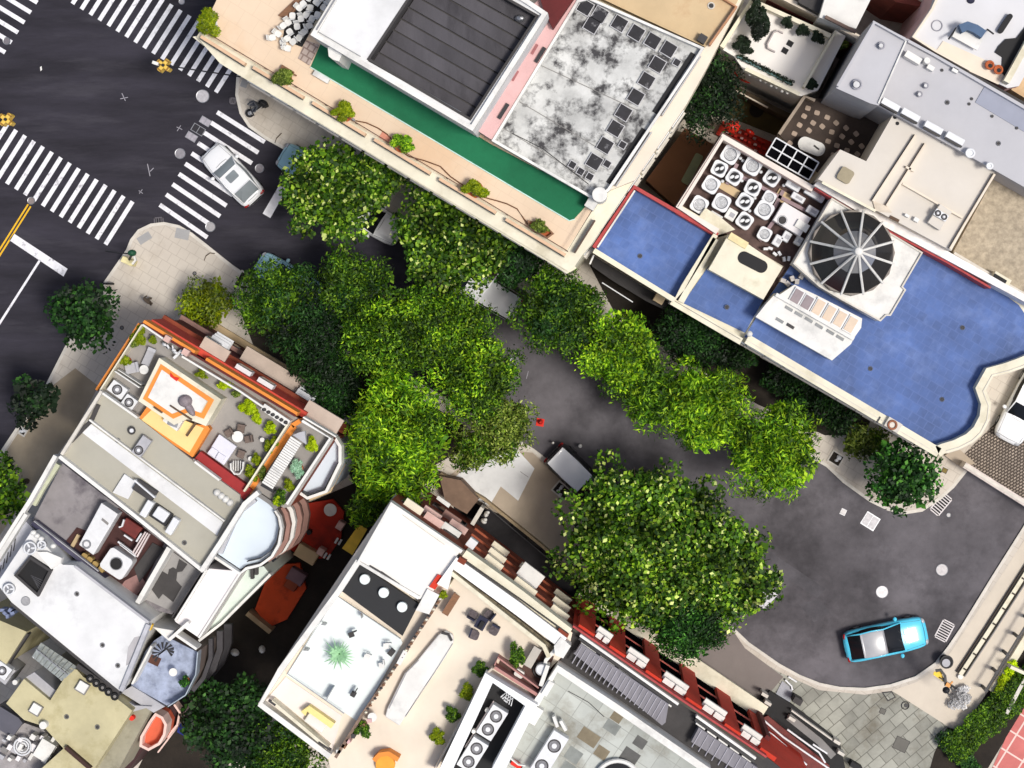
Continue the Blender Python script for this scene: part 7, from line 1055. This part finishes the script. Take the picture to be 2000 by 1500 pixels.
def person(label, x, y, a, shirt, trousers, hair, h=.14, pose='walk', sitz=None):
    t = thing('person', label, 'person', W(x, y, h)); t.rotation_euler = (0, 0, -rad(a)); z = 0 if sitz is None else sitz-.78
    sm = MB(); import bmesh
    V_ = [(0, 0, .95), (0, 0, 1.2), (0, 0, 1.42), (0, 0, 1.52), (0, .2, 1.42), (.08, .27, 1.15), (.22, .24, .95), (0, -.2, 1.42), (-.06, -.27, 1.15), (.06, -.26, .92), (0, .1, .92), (.16, .1, .5), (.06, .11, .08), (.18, .12, .03), (0, -.1, .92), (-.06, -.1, .5), (-.24, -.1, .1), (-.13, -.1, .04)]
    E = [(0, 1), (1, 2), (2, 3), (2, 4), (4, 5), (5, 6), (2, 7), (7, 8), (8, 9), (0, 10), (10, 11), (11, 12), (12, 13), (0, 14), (14, 15), (15, 16), (16, 17)]
    Rr = [.14, .15, .16, .06, .08, .05, .04, .08, .05, .04, .1, .07, .045, .035, .1, .07, .045, .035]
    if pose == 'ride': V_[11], V_[12], V_[13] = (.38, .18, .82), (.34, .2, .42), (.46, .2, .38); V_[15], V_[16], V_[17] = (.38, -.18, .82), (.34, -.2, .42), (.46, -.2, .38); V_[5], V_[6] = (.25, .3, 1.2), (.48, .26, 1.1); V_[8], V_[9] = (.25, -.3, 1.2), (.48, -.26, 1.1)
    V_ = [(p[0], p[1], p[2]+z) for p in V_]; me = bpy.data.meshes.new('body'); me.from_pydata(V_, E, []); o = bpy.data.objects.new('body', me); sc.collection.objects.link(o); o.parent = t; sk = o.modifiers.new('skin', 'SKIN'); sb = o.modifiers.new('sub', 'SUBSURF'); sb.levels = sb.render_levels = 1
    lay = me.skin_vertices[0].data
    for i, r in enumerate(Rr): lay[i].radius = (r, r)
    lay[0].use_root = True; me.materials.append(trousers)
    MB().ell((.0, 0, 1.22+z), .165, .235, .32, 14, 8).build('shirt', shirt, t, True); hd = MB().ell((.02, 0, 1.66+z), .1, .085, .125, 14, 8); hd.tube([(.0, 0, 1.45+z), (.01, 0, 1.6+z)], .05); hd.ell((.12, 0, 1.65+z), .02, .015, .02, 6, 4); hd.build('head', skin, t, True); MB().ell((-.01, 0, 1.69+z), .112, .095, .12, 14, 8, True).build('hair', hair, t, True)
    for s, q in ((1, 6), (-1, 9)):
        c = Vector(V_[q]); hm = MB().ell(tuple(c+Vector((.02, 0, -.05))), .03, .04, .05, 8, 5)
        for k in range(4): hm.tube([tuple(c+Vector((.02, (k-1.5)*.02, -.08))), tuple(c+Vector((.05, (k-1.5)*.021, -.14-.01*(1.5-abs(k-1.5))))), tuple(c+Vector((.07, (k-1.5)*.02, -.17)))], .009, 5)
        hm.tube([tuple(c+Vector((.03, s*-.035, -.05))), tuple(c+Vector((.07, s*-.045, -.09)))], .01, 5); hm.build('hand', skin, t, True)
    return t
person('pedestrian in a pale top walking on the wide pavement corner', 297, 588, -55, M('shirt_cream', (206, 200, 180)), M('trousers_brown', (90, 78, 66)), M('hair_dark', (40, 32, 28)))
person('rider in a black top beside the scooter on the upper pavement corner', 508, 208, 150, black, M('trousers_grey', (70, 72, 78)), M('hair_dark', (0, 0, 0)), pose='ride', sitz=.85)
t = thing('scooter', 'small black and white scooter parked on the upper pavement corner', 'scooter', W(498, 215, .14)); MB().box(500, 212, 30, 7, -38, .8, .4).build('body', white, t, bev=.05); MB().box(505, 208, 15, 7, -38, .9, .8).build('seat', black, t, bev=.03); MB().path([(488, 208), (492, 218), (496, 226)], 2.5, 1.15, 1.08).build('handlebar', blackm, t)
for x, y in ((488, 221), (512, 203)): w = MB().tor(W(x, y, .4), .2, .06, 18, 6).build('wheel', black, t); MB().pcyl(x, y, 4, .42, .36).build('rim', steel, w)
t = thing('black_bag', 'black folded bag standing behind the scooter rider', 'bag', W(514, 202, .14)); MB().prism([(506, 198), (518, 196), (522, 206), (514, 210), (508, 206)], .8, .14).build('body', black, t, bev=.04); MB().path([(510, 200), (516, 204)], 1.5, .95, .8).build('handle', dgrey, t)
def lamp(label, x, y, bx, by, l=24):
    t = thing('street_lamp', label, 'street lamp', W(bx, by, .13)); h = 5.2; MB().tube([W(bx, by, .13), W(bx, by, h)], .08, 8, .05).build('pole', steel, t); a = math.atan2(y-by, x-bx); MB().tube([W(bx, by, h), W(x-math.cos(a)*l*.4, y-math.sin(a)*l*.4, h+.1)], .035, 6).build('arm', metal, t); p = W(x, y, h+.1); MB().ell(p, l*px(h)*.5, .11, .07, 14, 6, False, -a).build('lamp_head', white, t, True)
lamp('white spoon shaped street lamp head over the road beside the van', 928, 594, 1000, 500, 26)
for x, y, r, l in ((1133, 871, 4, 'white capped bollard above the black car'), (1080, 865, 2.6, 'tiny white bollard left of the black car'), (628, 432, 5, 'round white ball beside the upper trees')): t = thing('bollard', l, 'bollard', W(x, y, .01)); MB().pcyl(x, y, r*.7, .6, .0).build('body', dgrey, t); MB().ell(W(x, y, .65), r*px(.6), r*px(.6), .12, 12, 6).build('cap', white, t, True)
t = thing('traffic_cone', 'bright red cone standing on the road beside the olive tree', 'traffic cone', W(1055, 825, .01)); MB().box(1055, 825, 15, 15, 10, .05, .0).build('base', redb, t); MB().pcyl(1055, 825, 5.5, .7, .05, 16, 1.2).build('cone', redb, t)
t = thing('litter', 'small white scrap lying on the main road', 'litter', W(80, 134, .01)); MB().prism([(78, 131), (81, 129), (82, 136), (79, 139)], .04, .01).build('scrap', white, t)
t = thing('crumpled_sheet', 'pale grey angular board at the edge of the huge tree', 'board', W(1496, 1164, .02)); MB().prism([(1484, 1140), (1505, 1144), (1521, 1160), (1494, 1191), (1478, 1180), (1476, 1150)], .3, .05).build('board', M('board_white', (206, 206, 210), .7, .1, 3), t, bev=.03); MB().prism([(1486, 1148), (1502, 1150), (1510, 1160), (1492, 1180)], .34, .3).build('cover', lgrey, t)
for a, l in (([(540, 270), (550, 260)], 'thin branch lying on the upper pavement near the kerb'), ([(402, 500), (410, 494), (420, 495)], 'thin twig lying on the rounded pavement corner')): t = thing('fallen_twig', l, 'twig', W(*a[0], .14)); MB().tube([W(x, y, .17) for x, y in a], .03, 5).build('stick', bark, t); MB().tube([W(a[0][0], a[0][1], .17), W(a[0][0]-3, a[0][1]+9, .16)], .02, 5).build('side_shoot', bark, t)
for x, y, l in ((380, 534, 'small ringed cap on the rounded pavement corner'), (238, 640, 'brown cap in the pavement beside the orange house')): t = thing('valve_cover', l, 'valve cover', W(x, y, .14)); MB().tor(W(x, y, .15), .1, .025, 14, 5).build('ring', dgrey, t); MB().pcyl(x, y, 2.5, .15, .13).build('lid', grey, t)

# cables, pipes and patches on the roofs
def cable(root, pts, h, r=.02, mat=None): P('cable', mat or blackm, root, lambda m: m.tube([W(x, y, h) for x, y in pts], r, 5))
cable(E_, [(1110, 1350), (1150, 1372), (1180, 1400)], 12.65, .02); cable(T, [(1000, 260), (1060, 290), (1150, 360)], 13.25)
for root, h, spots in ((Ww, 12.26, ((150, 1160), (200, 1260), (230, 1300))), (Gb, 11.66, ((230, 860), (400, 1010), (360, 1060))), (U, 8.76, ((1700, 720), (1840, 780), (1880, 640), (1250, 500), (1420, 600))), (Yy, 11.26, ((130, 1400), (190, 1420))), (G_, 12.76, ((1850, 200), (1950, 280)))):
    for x, y in spots: P('roof_drain', dgrey, root, lambda m: m.pcyl(x, y, 3.2, h+.02, h-.05, 12)); P('drain_ring', steel, root, lambda m: m.tor(W(x, y, h+.02), .12, .02, 14, 4))
